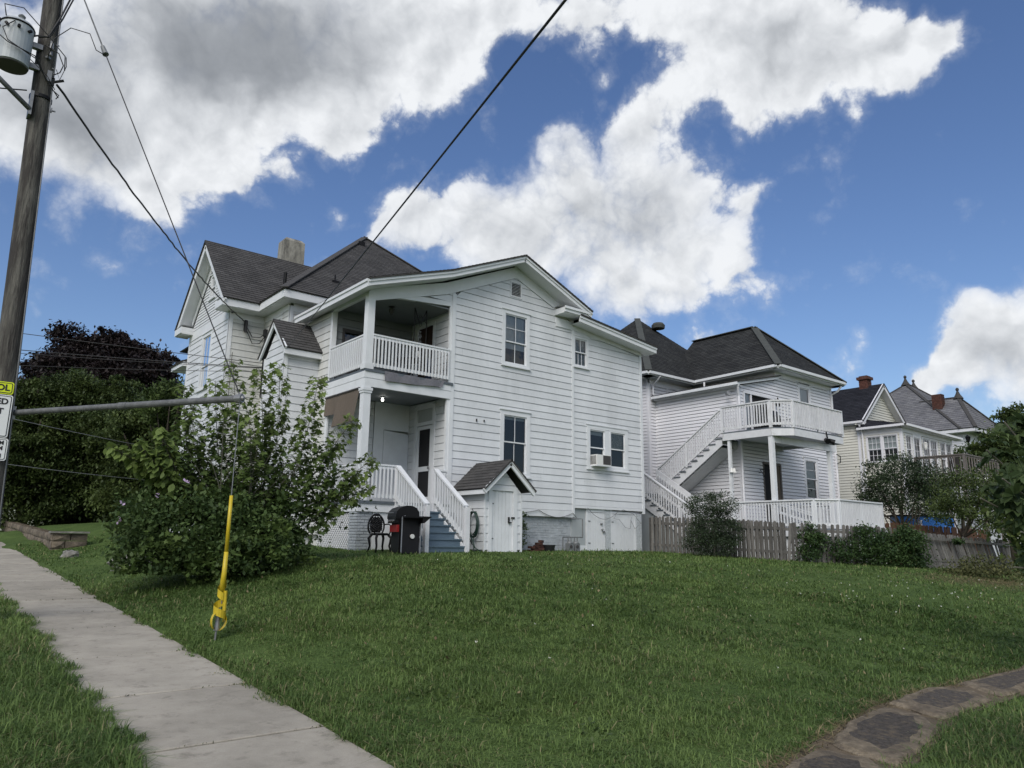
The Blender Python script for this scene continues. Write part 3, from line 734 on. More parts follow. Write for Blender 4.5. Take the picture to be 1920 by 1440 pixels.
# gable louvre
lv = MB(); pbox(lv, PS, 13.77, 13.81, 9.0, 9.50, -.02, .035); pbox(lv, PS, 14.19, 14.23, 9.0, 9.50, -.02, .035); pbox(lv, PS, 13.81, 14.19, 9.46, 9.50, -.02, .035); pbox(lv, PS, 13.81, 14.19, 9.0, 9.04, -.02, .035)
lvo = lv.build('gable_vent', 'trim_worn', house)
sl1 = MB(); sl1.hexa([(-.19, -.03, -.018), (.19, -.03, -.018), (.19, .02, .0), (-.19, .02, .0), (-.19, -.03, -.008), (.19, -.03, -.008), (.19, .02, .010), (-.19, .02, .010)])
copies('slat', sl1.mesh('slat', (0, 0, 0), 'trim_worn'), lvo, [(14.0, Y0-.0, 9.07+.047*k) for k in range(9)])
bk = MB(); pbox(bk, PS, 13.81, 14.19, 9.04, 9.46, -.05, -.03); bk.build('vent_dark', 'interior_dark', lvo)

# foundation: painted brick left, access panel, two cellar doors, rough piers
def bricks(root, P, u0, u1, z0, z1, m, bl=.215, bh=.072, joint=.016, name='brick_courses'):
    mb = MB(); z = z0; k = 0
    while z < z1-.02:
        u = u0-(bl/2 if k % 2 else 0)
        while u < u1:
            a, c = max(u, u0), min(u+bl-joint, u1)
            if c-a > .02: pbox(mb, P, a, c, z, min(z+bh-joint, z1), -.03, random.uniform(.010, .026))
            u += bl
        z += bh; k += 1
    return mb.build(name, m, root, kind='stuff')
bw = MB(); pbox(bw, PS, 11.75, 16.40, 1.0, 2.41, -.30, -.09); fnd = bw.build('foundation', 'painted_brick', house)
bricks(fnd, planeS(Y0+.10), 13.2, 16.36, 1.20, 2.41, 'painted_brick')
fp = MB(); pbox(fp, PS, 16.40, 17.0, 1.32, 2.70, -.16, -.06); fp.build('access_panel', 'panel_grey', fnd)
fs = MB(); pbox(fs, PS, 16.40, 17.03, 1.0, 1.56, -.16, -.045); fs.build('panel_sill', 'trim', fnd)
def plank_door(u0, u1, z0, z1, P, d=-.05, n=7, m='trim', nm='cellar_door', root=None, th=.03):
    root = root or house
    mb = MB(); pbox(mb, P, u0, u1, z0, z1, d-.05, d-.012); dr = mb.build(nm, m, root)
    wd_ = (u1-u0)/n
    for k in range(n):
        q = MB(); pbox(q, P, u0+k*wd_+.003, u0+(k+1)*wd_-.003, z0, z1, d-.012, d+random.uniform(.006, .010)); q.build('plank', m, dr)
    return dr
jb = MB(); pbox(jb, PS, 17.02, 17.12, 1.30, 2.70, -.1, -.03); pbox(jb, PS, 17.12, 17.87, 2.60, 2.70, -.1, -.03); pbox(jb, PS, 18.13, 18.19, 1.30, 2.69, -.1, -.03); pbox(jb, PS, 19.30, 19.36, 1.30, 2.62, -.1, -.03); pbox(jb, PS, 18.19, 19.30, 2.58, 2.66, -.1, -.03)
jb.build('door_frame', 'trim', house)
d1 = plank_door(17.12, 17.87, 1.33, 2.59, PS)
lk = MB(); lk.sphere(PS(17.72, 2.06, .0), .035); lk.box(17.76, 17.83, 16.99, 17.04, 1.96, 2.02); lk.box(17.66, 17.74, 17.0, 17.04, 2.22, 2.26); lk.build('latch', 'grey_metal', d1)
d2 = plank_door(18.19, 19.30, 1.33, 2.57, PS, n=11)
for dr_, xh in ((d1, 17.12), (d2, 18.19)):
    for zh in (1.62, 2.30):
        h_ = MB(); h_.box(xh-.02, xh+.09, 17.030, 17.036, zh, zh+.03); h_.build('hinge', 'gas_grey', dr_)
pr = MB(); pbox(pr, PS, 17.88, 18.12, 1.0, 2.70, -.25, -.02); pbox(pr, PS, 19.37, 19.63, 1.0, 2.62, -.4, -.02); pr.build('pier', 'stucco_rough', house)
ps = MB(); ps.box(19.45, 19.66, 17.4, 20.5, 1.0, 2.62); ps.build('foundation', 'stucco_rough', house)

# ---- porch, lower and upper
# side wall (x 9.05) beyond the opening, main block west wall (x 8.61), bump-out
wb = MB(); wb.box(9.15, 9.4, 19.20, 21.26, 1.0, 8.25); wb.box(9.15, 11.74, 19.28, 19.5, 1.0, 8.2); wb.box(8.71, 14, 21.36, 30, 1.0, 8.9); wb.box(9.0, 9.2, 21.3, 21.5, 1, 8.9)
wallW = wb.build('wall', 'siding_stained', house)
siding(house, PW, 1.76, 8.05, E1, lambda z: (19.22, 21.30), [], 'siding_stained', wallW)
PW8 = planeW(8.61)
siding(house, PW8, 1.76, 8.50, E1, lambda z: (21.30, 23.30), [(21.85, 22.62, 6.9, 8.45)], 'siding_stained', wallW)
siding(house, planeS(21.26), 5.4, 8.45, E1, lambda z: (8.64, 9.10), [], 'siding_stained', wallW)
window(house, PW8, 21.84, 22.63, 6.9, 8.46, .09, .02, rail=.5, mun=(1, 0))
t = MB()
pbox(t, PW, 19.12, 19.24, 2.3, 8.05, -.02, .03); pbox(t, PW8, 21.22, 21.33, 1.6, 8.62, -.02, .03); pbox(t, PW8, 21.33, 23.30, 8.50, 8.72, -.02, .03)
t.box(8.58, 8.69, 21.23, 21.27, 1.6, 8.62); pbox(t, planeS(21.26), 8.69, 9.9, 8.45, 8.72, -.02, .03)
t.build('trim', 'trim', house)
# bump-out with its small gable roof
bo = MB(); bo.prism([(8.13, 20.05, 1.2), (8.13, 21.35, 1.2), (8.13, 21.35, 6.9), (8.13, 20.70, 7.62), (8.13, 20.05, 6.9)], (1.0, 0, 0)); bo = bo.build('bay', 'siding', house)
PB, PBW = planeS(19.95), planeW(8.03)
siding(house, PB, 1.76, 6.86, E1, lambda z: (8.12, 9.06), [], 'siding', bo)
def span_b(z):
    q = max(0, (z-6.86)/1.12); return (20.03+q, max(20.03+q, 21.38-q))
siding(house, PBW, 1.76, 7.50, E1, span_b, [], 'siding', bo)
t = MB(); pbox(t, PBW, 19.94, 20.05, 1.4, 6.86, -.02, .03); pbox(t, PBW, 21.36, 21.47, 1.4, 6.86, -.02, .03); pbox(t, PB, 8.0, 8.11, 1.4, 6.82, -.02, .03)
t.beam((7.93, 19.72, 6.86), (7.93, 20.70, 7.86-.07), .05, .13); t.beam((7.93, 21.66, 6.86), (7.93, 20.70, 7.86-.07), .05, .13)
t.box(7.9, 9.05, 19.74, 19.78, 6.72, 6.9); t.box(7.95, 9.05, 19.78, 19.95, 6.73, 6.76); t.build('trim', 'trim', bo)
roof(bo, [([(7.88, 19.70, 6.90), (9.06, 19.70, 6.90), (9.06, 20.70, 7.92), (7.88, 20.70, 7.92)], (1, 0, 0)), ([(9.06, 21.70, 6.90), (7.88, 21.70, 6.90), (7.88, 20.70, 7.92), (9.06, 20.70, 7.92)], (1, 0, 0))], 'shingle')

# floors, fascias, ceilings
fl = MB(); fl.box(8.97, 11.72, 16.93, 19.22, 5.90, 5.97); fl.box(8.97, 11.70, 16.92, 19.25, 2.53, 2.60); fl.build('porch_floor', 'deck_dark', house)
t = MB()
for z0, z1, dd in ((5.51, 5.73, .03), (5.735, 5.905, .038)):
    t.box(9.0-dd, 11.66, 16.99-dd, 17.04, z0, z1); t.box(9.0-dd, 9.05, 17.04, 19.22, z0, z1)
t.box(8.97, 11.66, 16.95, 17.0, 2.33, 2.53); t.box(8.97, 9.03, 17.0, 19.25, 2.33, 2.53)
t.build('porch_fascia', 'trim', house)
t = MB(); t.box(9.06, 11.70, 17.05, 19.27, 5.60, 5.64); t.box(9.06, 11.72, 17.05, 19.27, 8.12, 8.16); t.build('porch_ceiling', 'porch_shaded', house)  # both ceilings coloured dark to stand for porch shade
t = MB(); t.prism([(9.0, 16.985, 8.00), (11.70, 16.985, 8.22), (11.70, 16.985, 8.36), (9.0, 16.985, 8.14)], (0, .12, 0)); t.box(9.0, 9.12, 17.105, 19.2, 8.0, 8.16)
t.build('porch_beam', 'trim', house)
# posts
t = MB()
for z0, z1 in ((2.60, 5.51), (5.97, 8.05)):
    t.box(8.97, 9.17, 16.96, 17.16, z0, z1)
for z in (2.60, 5.97): t.box(8.945, 9.195, 16.935, 17.185, z, z+.14)
t.box(8.935, 9.205, 16.925, 17.195, 5.40, 5.47); t.box(8.95, 9.19, 16.94, 17.18, 5.34, 5.40)
t.build('porch_post', 'trim', house)
t = MB(); t.box(9.0, 9.14, 19.1, 19.22, 5.97, 8.05); t.box(11.58, 11.70, 16.99, 17.06, 5.97, 8.22); t.box(11.56, 11.70, 16.99, 17.08, 2.60, 5.60); t.build('porch_post', 'trim', house)
# recess walls
rw = MB(); rw.box(11.80, 12.0, 17.1, 19.3, 2.5, 8.2); rwo = rw.build('wall', 'siding', house)
PR = planeW(11.70)
DOOR = (17.73, 18.83, 2.60, 5.55)
siding(house, PR, 2.62, 5.60, E1, lambda z: (17.08, 19.20), [DOOR], 'siding', rwo)
siding(house, PR, 5.98, 8.12, E1, lambda z: (17.08, 19.20), [(17.9, 18.9, 5.9, 7.95)], 'siding', rwo)
PBk = planeS(19.18)
siding(house, PBk, 2.62, 5.60, E1, lambda z: (9.1, 10.5), [], 'siding', rwo)
siding(house, PBk, 5.98, 8.12, E1, lambda z: (9.1, 11.68), [(9.35, 10.2, 6.3, 7.6)], 'porch_shaded', rwo)  # upper back wall: recess shade is in the board colour
t = MB(); pbox(t, PBk, 10.52, 10.84, 2.6, 5.62, -.02, .03); pbox(t, PBk, 10.84, 11.70, 4.80, 5.62, -.02, .02); t.build('wall_board', 'trim', house)
t = MB(); t.hexa([PBk(10.85, 2.6, .03), PBk(11.68, 2.6, .03), PBk(11.68, 2.6, .01), PBk(10.85, 2.6, .01), PBk(10.85, 4.79, .03), PBk(11.68, 4.72, .03), PBk(11.68, 4.72, .01), PBk(10.85, 4.79, .01)]); t.build('plywood_panel', 'trim', house)
window(house, PBk, 9.35, 10.2, 6.3, 7.6, .06, 0, m='dark_plastic', sill=False)
# lower porch door with transom
t = MB(); y0, y1 = DOOR[0], DOOR[1]
pbox(t, PR, y0, y0+.13, 2.6, 5.5, -.05, .035); pbox(t, PR, y1-.13, y1, 2.6, 5.5, -.05, .035); pbox(t, PR, y0+.13, y1-.13, 5.40, 5.52, -.05, .035); pbox(t, PR, y0-.03, y1+.03, 5.52, 5.56, -.02, .06); pbox(t, PR, y0+.13, y1-.13, 4.92, 5.02, -.05, .03)
df = t.build('porch_door', 'trim', house)
t = MB(); pbox(t, PR, y0+.13, y1-.13, 5.02, 5.40, -.04, -.02); t.build('transom', 'curtain', df)
t = MB(); a, c = y0+.14, y1-.14
pbox(t, PR, a, a+.12, 2.62, 4.90, -.03, .012); pbox(t, PR, c-.12, c, 2.62, 4.90, -.03, .012); pbox(t, PR, a+.12, c-.12, 4.80, 4.90, -.03, .012); pbox(t, PR, a+.12, c-.12, 2.62, 2.85, -.03, .012); pbox(t, PR, a+.12, c-.12, 3.58, 3.72, -.03, .012); t.build('storm_door', 'trim', df)
t = MB(); t.face([PR(a+.12, 2.85, -.01), PR(c-.12, 2.85, -.01), PR(c-.12, 4.80, -.01), PR(a+.12, 4.80, -.01)]); t.build('screen', 'interior_dark', df)
t = MB(); pbox(t, PR, a+.1, c-.1, 2.65, 4.85, -.09, -.06); t.build('room_dark', 'interior_dark', df)
t = MB(); t.box(11.60, 11.65, a+.05, a+.08, 3.62, 3.70); t.build('door_handle', 'grey_metal', df)
t = MB(); pbox(t, PR, 17.9, 18.0, 5.97, 8.0, -.02, .03); pbox(t, PR, 18.8, 18.9, 5.97, 8.0, -.02, .03); pbox(t, PR, 18.0, 18.8, 7.9, 8.0, -.02, .03); ud = t.build('balcony_door', 'trim', house)
t = MB(); pbox(t, PR, 18.0, 18.8, 5.97, 7.9, -.03, .0); t.build('door_panel', 'door_brown', ud)
# lamp under the lower ceiling
t = MB(); t.lathe((10.30, 18.35, 5.52), [(.05, .08), (.06, .05), (.02, .03)], 10); lf = t.build('ceiling_lamp', 'trim', house)
t = MB(); t.sphere((10.30, 18.35, 5.50), .038, 10, 8); t.build('bulb', 'bulb_glow', lf, smooth=True)
t = MB(); t.lathe((10.2, 17.9, 7.98), [(.03, -.1), (.07, -.02), (.09, .06), (.03, .1), (.1, .13)], 10); t.build('ceiling_lamp', 'dark_plastic', house)

# railings
railing(house, (9.17, 16.99, 5.97), (11.60, 16.99, 5.97), .96, 'trim', .106)
railing(house, (9.03, 17.16, 5.97), (9.03, 19.12, 5.97), .96, 'trim', .106)
railing(house, (9.17, 16.99, 2.60), (10.06, 16.99, 2.60), .94, 'trim', .118)
railing(house, (9.03, 17.16, 2.60), (9.03, 19.3, 2.60), .94, 'trim', .112)
railing(house, (11.26, 17.0, 2.60), (11.60, 17.0, 2.60), .92, 'trim', .10)
# steps: seven risers down to the lawn
SY0, SY1, SZ = 16.93, 15.42, 1.34
ns = 6; rise = (2.56-SZ)/(ns+1); run = (SY0-SY1)/ns
st = MB()
for x in (10.06, 11.20):
    st.prism([(x, SY0, 2.5), (x, SY1, SZ+rise*.6), (x, SY1, SZ-.05), (x, SY1+.35, SZ-.05), (x, SY0, 2.0)], (.04, 0, 0))
sb = MB(); sb.box(10.06, 11.24, SY1+.30, SY1+.36, SZ-.1, SZ+.05); stairs = sb.build('stairs', 'trim', house); st.build('stringer', 'trim', stairs)
for k in range(ns):
    z = SZ+rise*(k+1); y = SY1+run*k
    q = MB(); q.box(10.0, 11.24, y-.03, y+run+.01, z-.035, z); q.build('tread', 'step_blue', stairs)
    q = MB(); q.box(10.02, 11.22, y, y+.02, z-rise, z-.036); q.build('riser', 'step_blue', stairs)
q = MB(); q.box(10.02, 11.22, SY0-.01, SY0+.01, SZ+rise*ns, 2.36); q.build('riser', 'step_blue', stairs)
for x in (10.04, 11.21):
    railing(house, (x, 16.90, 2.60), (x, 15.46, 1.58), .94, 'trim', .118, top=(.14, .045), bot=(.04, .12), gap=.06)
t = MB()
for x in (10.0, 11.20):
    t.box(x-.055, x+.055, 15.35, 15.46, 1.2, 2.46)
t.box(10.0, 10.11, 16.88, 16.98, 2.3, 3.53); t.box(11.14, 11.30, 16.86, 17.0, 2.2, 3.50); t.box(10.95, 11.3, 16.88, 16.96, 2.40, 2.62)
t.build('newel_post', 'trim_worn', house)
# under the porch: brick pier, panel, lattice
bp = MB(); bp.box(9.02, 9.42, 17.02, 17.4, 1.0, 2.33); bpo = bp.build('pier', 'painted_brick', house); bricks(bpo, planeS(17.02), 8.99, 9.40, 1.2, 2.33, 'painted_brick'); bricks(bpo, planeW(9.0), 17.02, 17.4, 1.2, 2.33, 'painted_brick')
t = MB(); t.box(9.43, 10.02, 17.0, 17.03, 1.2, 2.33); t.box(11.25, 11.7, 17.04, 17.08, 1.2, 2.4); t.build('skirt_panel', 'trim', house)
lt = MB()
for k in range(-10, 24):
    y = 17.42+k*.105
    for s in (1, -1):
        ya, yb, za, zb = y, y+1.05*s, 1.25, 2.30
        if s == -1: ya, yb = y+.0, y-1.05
        lo_, hi_ = 17.42, 19.25
        ta = [0, 1]
        if yb != ya:
            t0, t1 = sorted(((lo_-ya)/(yb-ya), (hi_-ya)/(yb-ya))); ta = [max(0, t0), min(1, t1)]
        if ta[1]-ta[0] < .03: continue
        f_ = lambda q: (9.03-(.006 if s == 1 else 0), ya+(yb-ya)*q, za+(zb-za)*q)
        lt.beam(f_(ta[0]), f_(ta[1]), .008, .035, (1, 0, 0))
lt.build('lattice', 'trim', house, kind='stuff')

# ---- front block with the tall west gable
PF = planeW(7.48); PFS = planeS(23.29)
fbm = MB(); fbm.prism([(7.58, 23.39, 1.2), (7.58, 27.4, 1.2), (7.58, 27.4, 8.9), (7.58, 25.3, 11.0), (7.58, 23.39, 8.9)], (3.5, 0, 0)); wf = fbm.build('wall', 'siding', house)
siding(house, PF, 1.76, 8.46, E1, lambda z: (23.38, 27.36), [(24.92, 25.86, 6.5, 8.40)], 'siding', wf)
siding(house, PFS, 1.76, 8.46, E1, lambda z: (7.50, 8.66), [], 'siding_stained', wf)
def span_g(z):
    q = (z-8.75)/1.03; return (23.3+q, max(23.3+q, 27.3-q))
for mb in siding_rows(PF, 8.80, 10.7, .105, span_g, [(25.0, 25.55, 9.62, 10.46)], .02): mb.build('shingle_course', 'siding', wf)
window(house, PF, 24.88, 25.90, 6.46, 8.42, .12, .03, rail=.42, mun=(1, 0), cover=('blind', 'blind_white', .40, .41))
window(house, PF, 24.96, 25.58, 9.60, 10.48, .08, .03, rail=.5)
t = MB(); pbox(t, PF, 23.27, 23.39, 1.5, 8.66, -.02, .03); pbox(t, PF, 27.30, 27.42, 1.5, 8.66, -.02, .03); pbox(t, PF, 23.39, 27.30, 8.46, 8.78, -.02, .028); pbox(t, PFS, 7.45, 7.57, 1.5, 8.62, -.02, .03); pbox(t, PFS, 7.57, 8.62, 8.46, 8.72, -.02, .028)
# rake boards and soffit of the gable
for s in (1, -1):
    yt = 25.28-s*2.53
    a, c = Vector((7.10, yt, 8.93)), Vector((7.10, 25.28, 11.52))
    t.beam(a-Vector((0, 0, .13)), c-Vector((0, 0, .13)), .05, .20)
    t.beam(a+Vector((.03, 0, -.05)), c+Vector((.03, 0, -.05)), .05, .06)
    n = (c-a).normalized()
    t.face([a+Vector((.02, 0, -.24)), c+Vector((.02, 0, -.24)), Vector((7.5, 25.28, 11.28)), Vector((7.5, yt, 8.69))])
    t.beam(Vector((7.455, yt+s*.55, 9.12)), Vector((7.455, 25.28, 11.08)), .03, .22)
t.build('trim', 'trim', house)
# boxed eaves
ev = MB()
ev.box(7.08, 8.20, 22.76, 22.80, 8.70, 8.94); ev.box(7.06, 8.22, 22.80, 23.29, 8.68, 8.71)
ev.box(7.04, 7.08, 22.76, 23.5, 8.70, 8.92); ev.box(7.08, 7.47, 23.29, 23.5, 8.68, 8.71); ev.box(7.08, 7.47, 23.46, 23.5, 8.712, 8.918); ev.face([(7.04, 22.76, 8.925), (7.48, 22.76, 8.925), (7.48, 23.5, 9.0), (7.04, 23.5, 9.0)])
ev.box(7.04, 7.08, 27.06, 27.82, 8.70, 8.92); ev.box(7.08, 7.47, 27.06, 27.80, 8.68, 8.71); ev.box(7.08, 7.47, 27.06, 27.10, 8.712, 8.918); ev.face([(7.04, 27.06, 9.0), (7.48, 27.06, 9.0), (7.48, 27.82, 8.925), (7.04, 27.82, 8.925)])
ev.box(8.20, 8.24, 20.86, 22.78, 8.72, 8.97); ev.box(8.24, 8.62, 20.86, 23.29, 8.70, 8.73)
ev.box(8.20, 18.6, 20.82, 20.86, 8.72, 8.97); ev.box(8.62, 18.6, 20.86, 21.27, 8.70, 8.73)
ev.build('eave', 'trim', house)
AP = (13.4, 26.0, 13.70); SWc, SEc, NEc, NWc = (8.16, 20.78, 8.98), (18.64, 20.78, 8.98), (18.64, 31.2, 8.98), (8.16, 31.2, 8.98)
rf = roof(house, [([SWc, SEc, AP], (1, 0, 0)), ([SEc, NEc, AP], (0, 1, 0)), ([NEc, NWc, AP], (1, 0, 0)), ([NWc, SWc, AP], (0, 1, 0))], 'shingle')
c = MB(); cap(c, SWc, AP); cap(c, SEc, AP); c.build('hip_cap', 'cap_grey', rf)
rg = roof(house, [([(7.03, 22.70, 8.94), (11.6, 22.70, 8.94), (11.6, 25.28, 11.60), (7.03, 25.28, 11.60)], (1, 0, 0)), ([(11.6, 27.86, 8.94), (7.03, 27.86, 8.94), (7.03, 25.28, 11.60), (11.6, 25.28, 11.60)], (1, 0, 0))], 'shingle')
# addition roof
YA, YB = 16.47, 22.6
RX, RZ = 13.93, 10.22
KX, KZ = 11.25, 9.08; LX, LZ = 8.66, 8.22; QX, QZ = 16.80, 9.02
YR = 16.40
ra = roof(house, [([(RX, YR, RZ), (KX, YR, KZ), (KX, YB, KZ), (RX, YB, RZ)], (0, 1, 0)), ([(KX, YR, KZ), (LX, YR, LZ), (LX, 21.0, LZ), (KX, 21.0, KZ)], (0, 1, 0)), ([(RX, YB, RZ), (QX, YB, QZ), (QX, YR, QZ), (RX, YR, RZ)], (0, 1, 0)),
  ([(16.3, YR+.05, 8.84), (20.05, YR+.05, 8.42), (20.05, 21.2, 8.42), (16.3, 21.2, 8.84)], (0, 1, 0))], 'shingle')
t = MB()
prof = [(LX, LZ), (KX, KZ), (RX, RZ), (QX, QZ)]
for (x0, z0), (x1, z1) in zip(prof[:-1], prof[1:]):
    p, q = Vector((x0, YA+.015, z0-.07)), Vector((x1, YA+.015, z1-.07))
    t.beam(p+Vector((0, -.0, -.055)), q+Vector((0, -.0, -.055)), .05, .17); t.beam(p+Vector((0, -.035, -.005)), q+Vector((0, -.035, -.005)), .04, .06)
    t.face([p+Vector((0, .02, -.14)), q+Vector((0, .02, -.14)), q+Vector((0, .52, -.14)), p+Vector((0, .52, -.14))])
p, q = Vector((16.3, YA+.07, 8.74)), Vector((20.05, YA+.07, 8.32))
t.beam(p+Vector((0, 0, -.055)), q+Vector((0, 0, -.055)), .05, .17); t.beam(p+Vector((0, -.035, .02)), q+Vector((0, -.035, .02)), .04, .07); t.face([p+Vector((0, .02, -.14)), q+Vector((0, .02, -.14)), q+Vector((0, .5, -.14)), p+Vector((0, .5, -.14))])
t.beam((20.02, YA+.06, 8.29), (20.02, 21.2, 8.29), .04, .2)
# west eave of the porch roof
t.beam((LX+.02, YA, LZ-.12), (LX+.02, 21.0, LZ-.12), .04, .2); t.beam((LX-.01, YA, LZ-.05), (LX-.01, 21.0, LZ-.05), .04, .07); t.face([(LX+.03, YA, LZ-.20), (9.05, YA, LZ-.12), (9.05, 21.0, LZ-.12), (LX+.03, 21.0, LZ-.20)])
# cornice return at the right foot of the gable
t.box(15.62, 16.80, 16.49, 16.53, 8.80, 8.96); t.box(15.60, 16.82, 16.45, 16.49, 8.90, 8.98); t.box(15.62, 16.80, 16.53, 17.0, 8.78, 8.81); t.box(15.62, 15.66, 16.53, 17.0, 8.81, 8.96); t.face([(15.6, 16.45, 8.985), (16.82, 16.45, 8.985), (16.82, 17.0, 9.06), (15.6, 17.0, 9.06)])
t.build('rake_trim', 'trim', house)
# chimney, vent pipe, roof vents
t = MB(); t.hexa([(9.95, 25.7, 10.8), (10.80, 25.7, 10.8), (10.80, 26.3, 10.8), (9.95, 26.3, 10.8), (9.98, 25.72, 12.62), (10.78, 25.72, 12.62), (10.78, 26.28, 12.62), (9.98, 26.28, 12.62)]); t.hexa([(9.98, 25.72, 12.62), (10.78, 25.72, 12.62), (10.78, 26.28, 12.62), (9.98, 26.28, 12.62), (10.08, 25.82, 12.74), (10.68, 25.82, 12.74), (10.68, 26.18, 12.74), (10.08, 26.18, 12.74)]); t.build('chimney', 'chimney_stucco', house)
t = MB(); t.tube([(9.18, 23.35, 9.4), (9.18, 23.35, 10.42)], .055, 10); t.tube([(9.18, 23.35, 9.62), (9.18, 23.35, 9.80)], .11, 10, .058); t.build('vent_pipe', 'black_metal', house)
t = MB(); t.box(12.75, 13.0, 25.15, 25.5, 12.95, 13.12); t.box(10.15, 10.4, 21.75, 22.0, 9.78, 9.95); t.tube([(10.3, 21.9, 9.9), (10.3, 21.9, 10.2)], .025, 6); t.build('roof_vent', 'black_metal', house)
# corner of the front porch roof seen past the front block
t = MB(); t.hexa([(7.32, 27.45, 7.62), (9, 27.45, 7.62), (9, 28.85, 7.62), (7.32, 28.85, 7.62), (7.32, 27.45, 7.78), (9, 27.45, 7.78), (9, 28.85, 7.78), (7.32, 28.85, 7.78)])
fpz = t.build('front_porch', 'trim', house); roof(fpz, [([(7.27, 28.9, 7.79), (7.27, 27.42, 7.79), (8.6, 27.42, 8.35), (8.6, 28.9, 8.35)], (0, 1, 0))], 'shingle')
# service bracket and wires on the wall
t = MB(); t.box(7.92, 8.0, 23.17, 23.27, 8.12, 8.46); t.tube([(7.96, 23.15, 8.42), (7.96, 23.15, 8.05)], .045, 8)
t.tube([(7.98, 23.14, 8.22), (8.2, 23.2, 7.95), (8.45, 23.2, 7.98), (8.56, 23.1, 8.1)], .014, 5); t.tube([(7.98, 23.14, 8.12), (8.2, 23.15, 7.72), (8.45, 23.2, 7.78), (8.56, 23.1, 8.0)], .014, 5); t.tube([(8.57, 23.05, 6.0), (8.57, 23.05, 8.2)], .035, 6); t.box(8.5, 8.62, 22.95, 23.1, 8.0, 8.22)
t.build('service_bracket', 'wire_black', house)
# loose wires along the foundation
def sagline(a, b_, sag, n=8): 
    a, b_ = Vector(a), Vector(b_); return [a.lerp(b_, k/n)-Vector((0, 0, sag*4*(k/n)*(1-k/n))) for k in range(n+1)]
t = MB(); t.tube(sagline((13.25, 16.94, 2.52), (14.95, 16.94, 2.58), .08)+sagline((14.95, 16.94, 2.58), (16.35, 16.94, 2.54), .17)[1:]+[Vector((16.6, 16.96, 2.34))], .010, 5)
t.tube(sagline((17.0, 16.94, 2.72), (18.35, 16.94, 2.62), .28)+[Vector((18.65, 16.94, 2.72)), Vector((19.15, 16.94, 2.60)), Vector((19.5, 16.94, 2.3)), Vector((19.2, 16.94, 2.12)), Vector((19.0, 16.94, 2.4))], .008, 5)
t.tube([(18.35, 16.95, 2.62), (18.2, 16.95, 2.42), (18.45, 16.95, 2.4), (18.75, 16.95, 2.15), (18.98, 16.95, 2.12), (19.05, 16.95, 2.5)], .007, 5)
t.build('loose_cable', 'grey_metal', house)
t = MB(); t.box(12.58, 12.60, 16.95, 16.99, 4.98, 5.06); t.box(12.85, 12.87, 16.95, 16.99, 5.0, 5.06); t.build('wall_hook', 'black_metal', house)

# ------------------------------------------------------------------ cellar shed by the steps
shed = thing('cellar_shed', 'small white gabled cellar shed with plank door beside the blue steps', 'shed', (12.6, 16.3, 1.34))
sx0, sx1, sy = 11.98, 13.22, 15.70
t = MB(); t.prism([(sx0+.06, sy+.06, 1.1), (sx1-.06, sy+.06, 1.1), (sx1-.06, sy+.06, 2.92), (12.6, sy+.06, 3.55), (sx0+.06, sy+.06, 2.92)], (0, 1.27, 0)); sw = t.build('wall', 'siding', shed)
PSh, PShL = planeS(sy), planeW(sx0)
def span_s(z):
    q = max(0, (z-2.9))*1.0; return (sx0+q, max(sx0+q, sx1-q))
siding(shed, PSh, 1.42, 3.5, E1, span_s, [(12.10, 13.06, 1.2, 3.05)], 'siding', sw)
siding(shed, PShL, 1.42, 2.9, E1, lambda z: (sy+.02, 16.98), [], 'siding', sw)
t = MB(); pbox(t, PSh, 12.08, 12.20, 1.2, 3.06, -.02, .03); pbox(t, PSh, 12.92, 13.06, 1.2, 3.06, -.02, .03); pbox(t, PSh, 12.20, 12.92, 2.96, 3.06, -.02, .03); pbox(t, PSh, sx0-.02, sx0+.03, 1.2, 2.9, -.03, .02); pbox(t, PSh, sx1-.04, sx1+.02, 1.2, 2.9, -.03, .02)
for s in (1, -1):
    xt = 12.63-s*.86
    t.beam((xt, 15.46, 2.90), (12.63, 15.46, 3.68), .05, .13); t.beam((xt, 15.425, 2.98), (12.63, 15.425, 3.735), .03, .05)
t.box(11.78, 11.81, 15.47, 17.0, 2.84, 3.0)
t.build('trim', 'trim', shed)
sd = plank_door(12.20, 12.92, 1.36, 2.95, PSh, -.02, 6, 'trim', 'shed_door', shed)
t = MB(); t.box(12.76, 12.79, 15.66, 15.70, 2.12, 2.28); t.box(12.79, 12.86, 15.66, 15.70, 2.12, 2.15); t.box(12.86, 12.96, 15.65, 15.69, 2.24, 2.28); t.build('latch', 'black_metal', sd)
for zh in (1.7, 2.6):
    h_ = MB(); h_.box(12.18, 12.28, 15.702, 15.708, zh, zh+.03); h_.build('hinge', 'gas_grey', sd)
roof(shed, [([(11.75, 15.40, 2.98), (11.75, 17.0, 2.98), (12.63, 17.0, 3.78), (12.63, 15.40, 3.78)], (0, 1, 0)), ([(13.51, 17.0, 2.98), (13.51, 15.40, 2.98), (12.63, 15.40, 3.78), (12.63, 17.0, 3.78)], (0, 1, 0))], 'shingle', .13, .012)
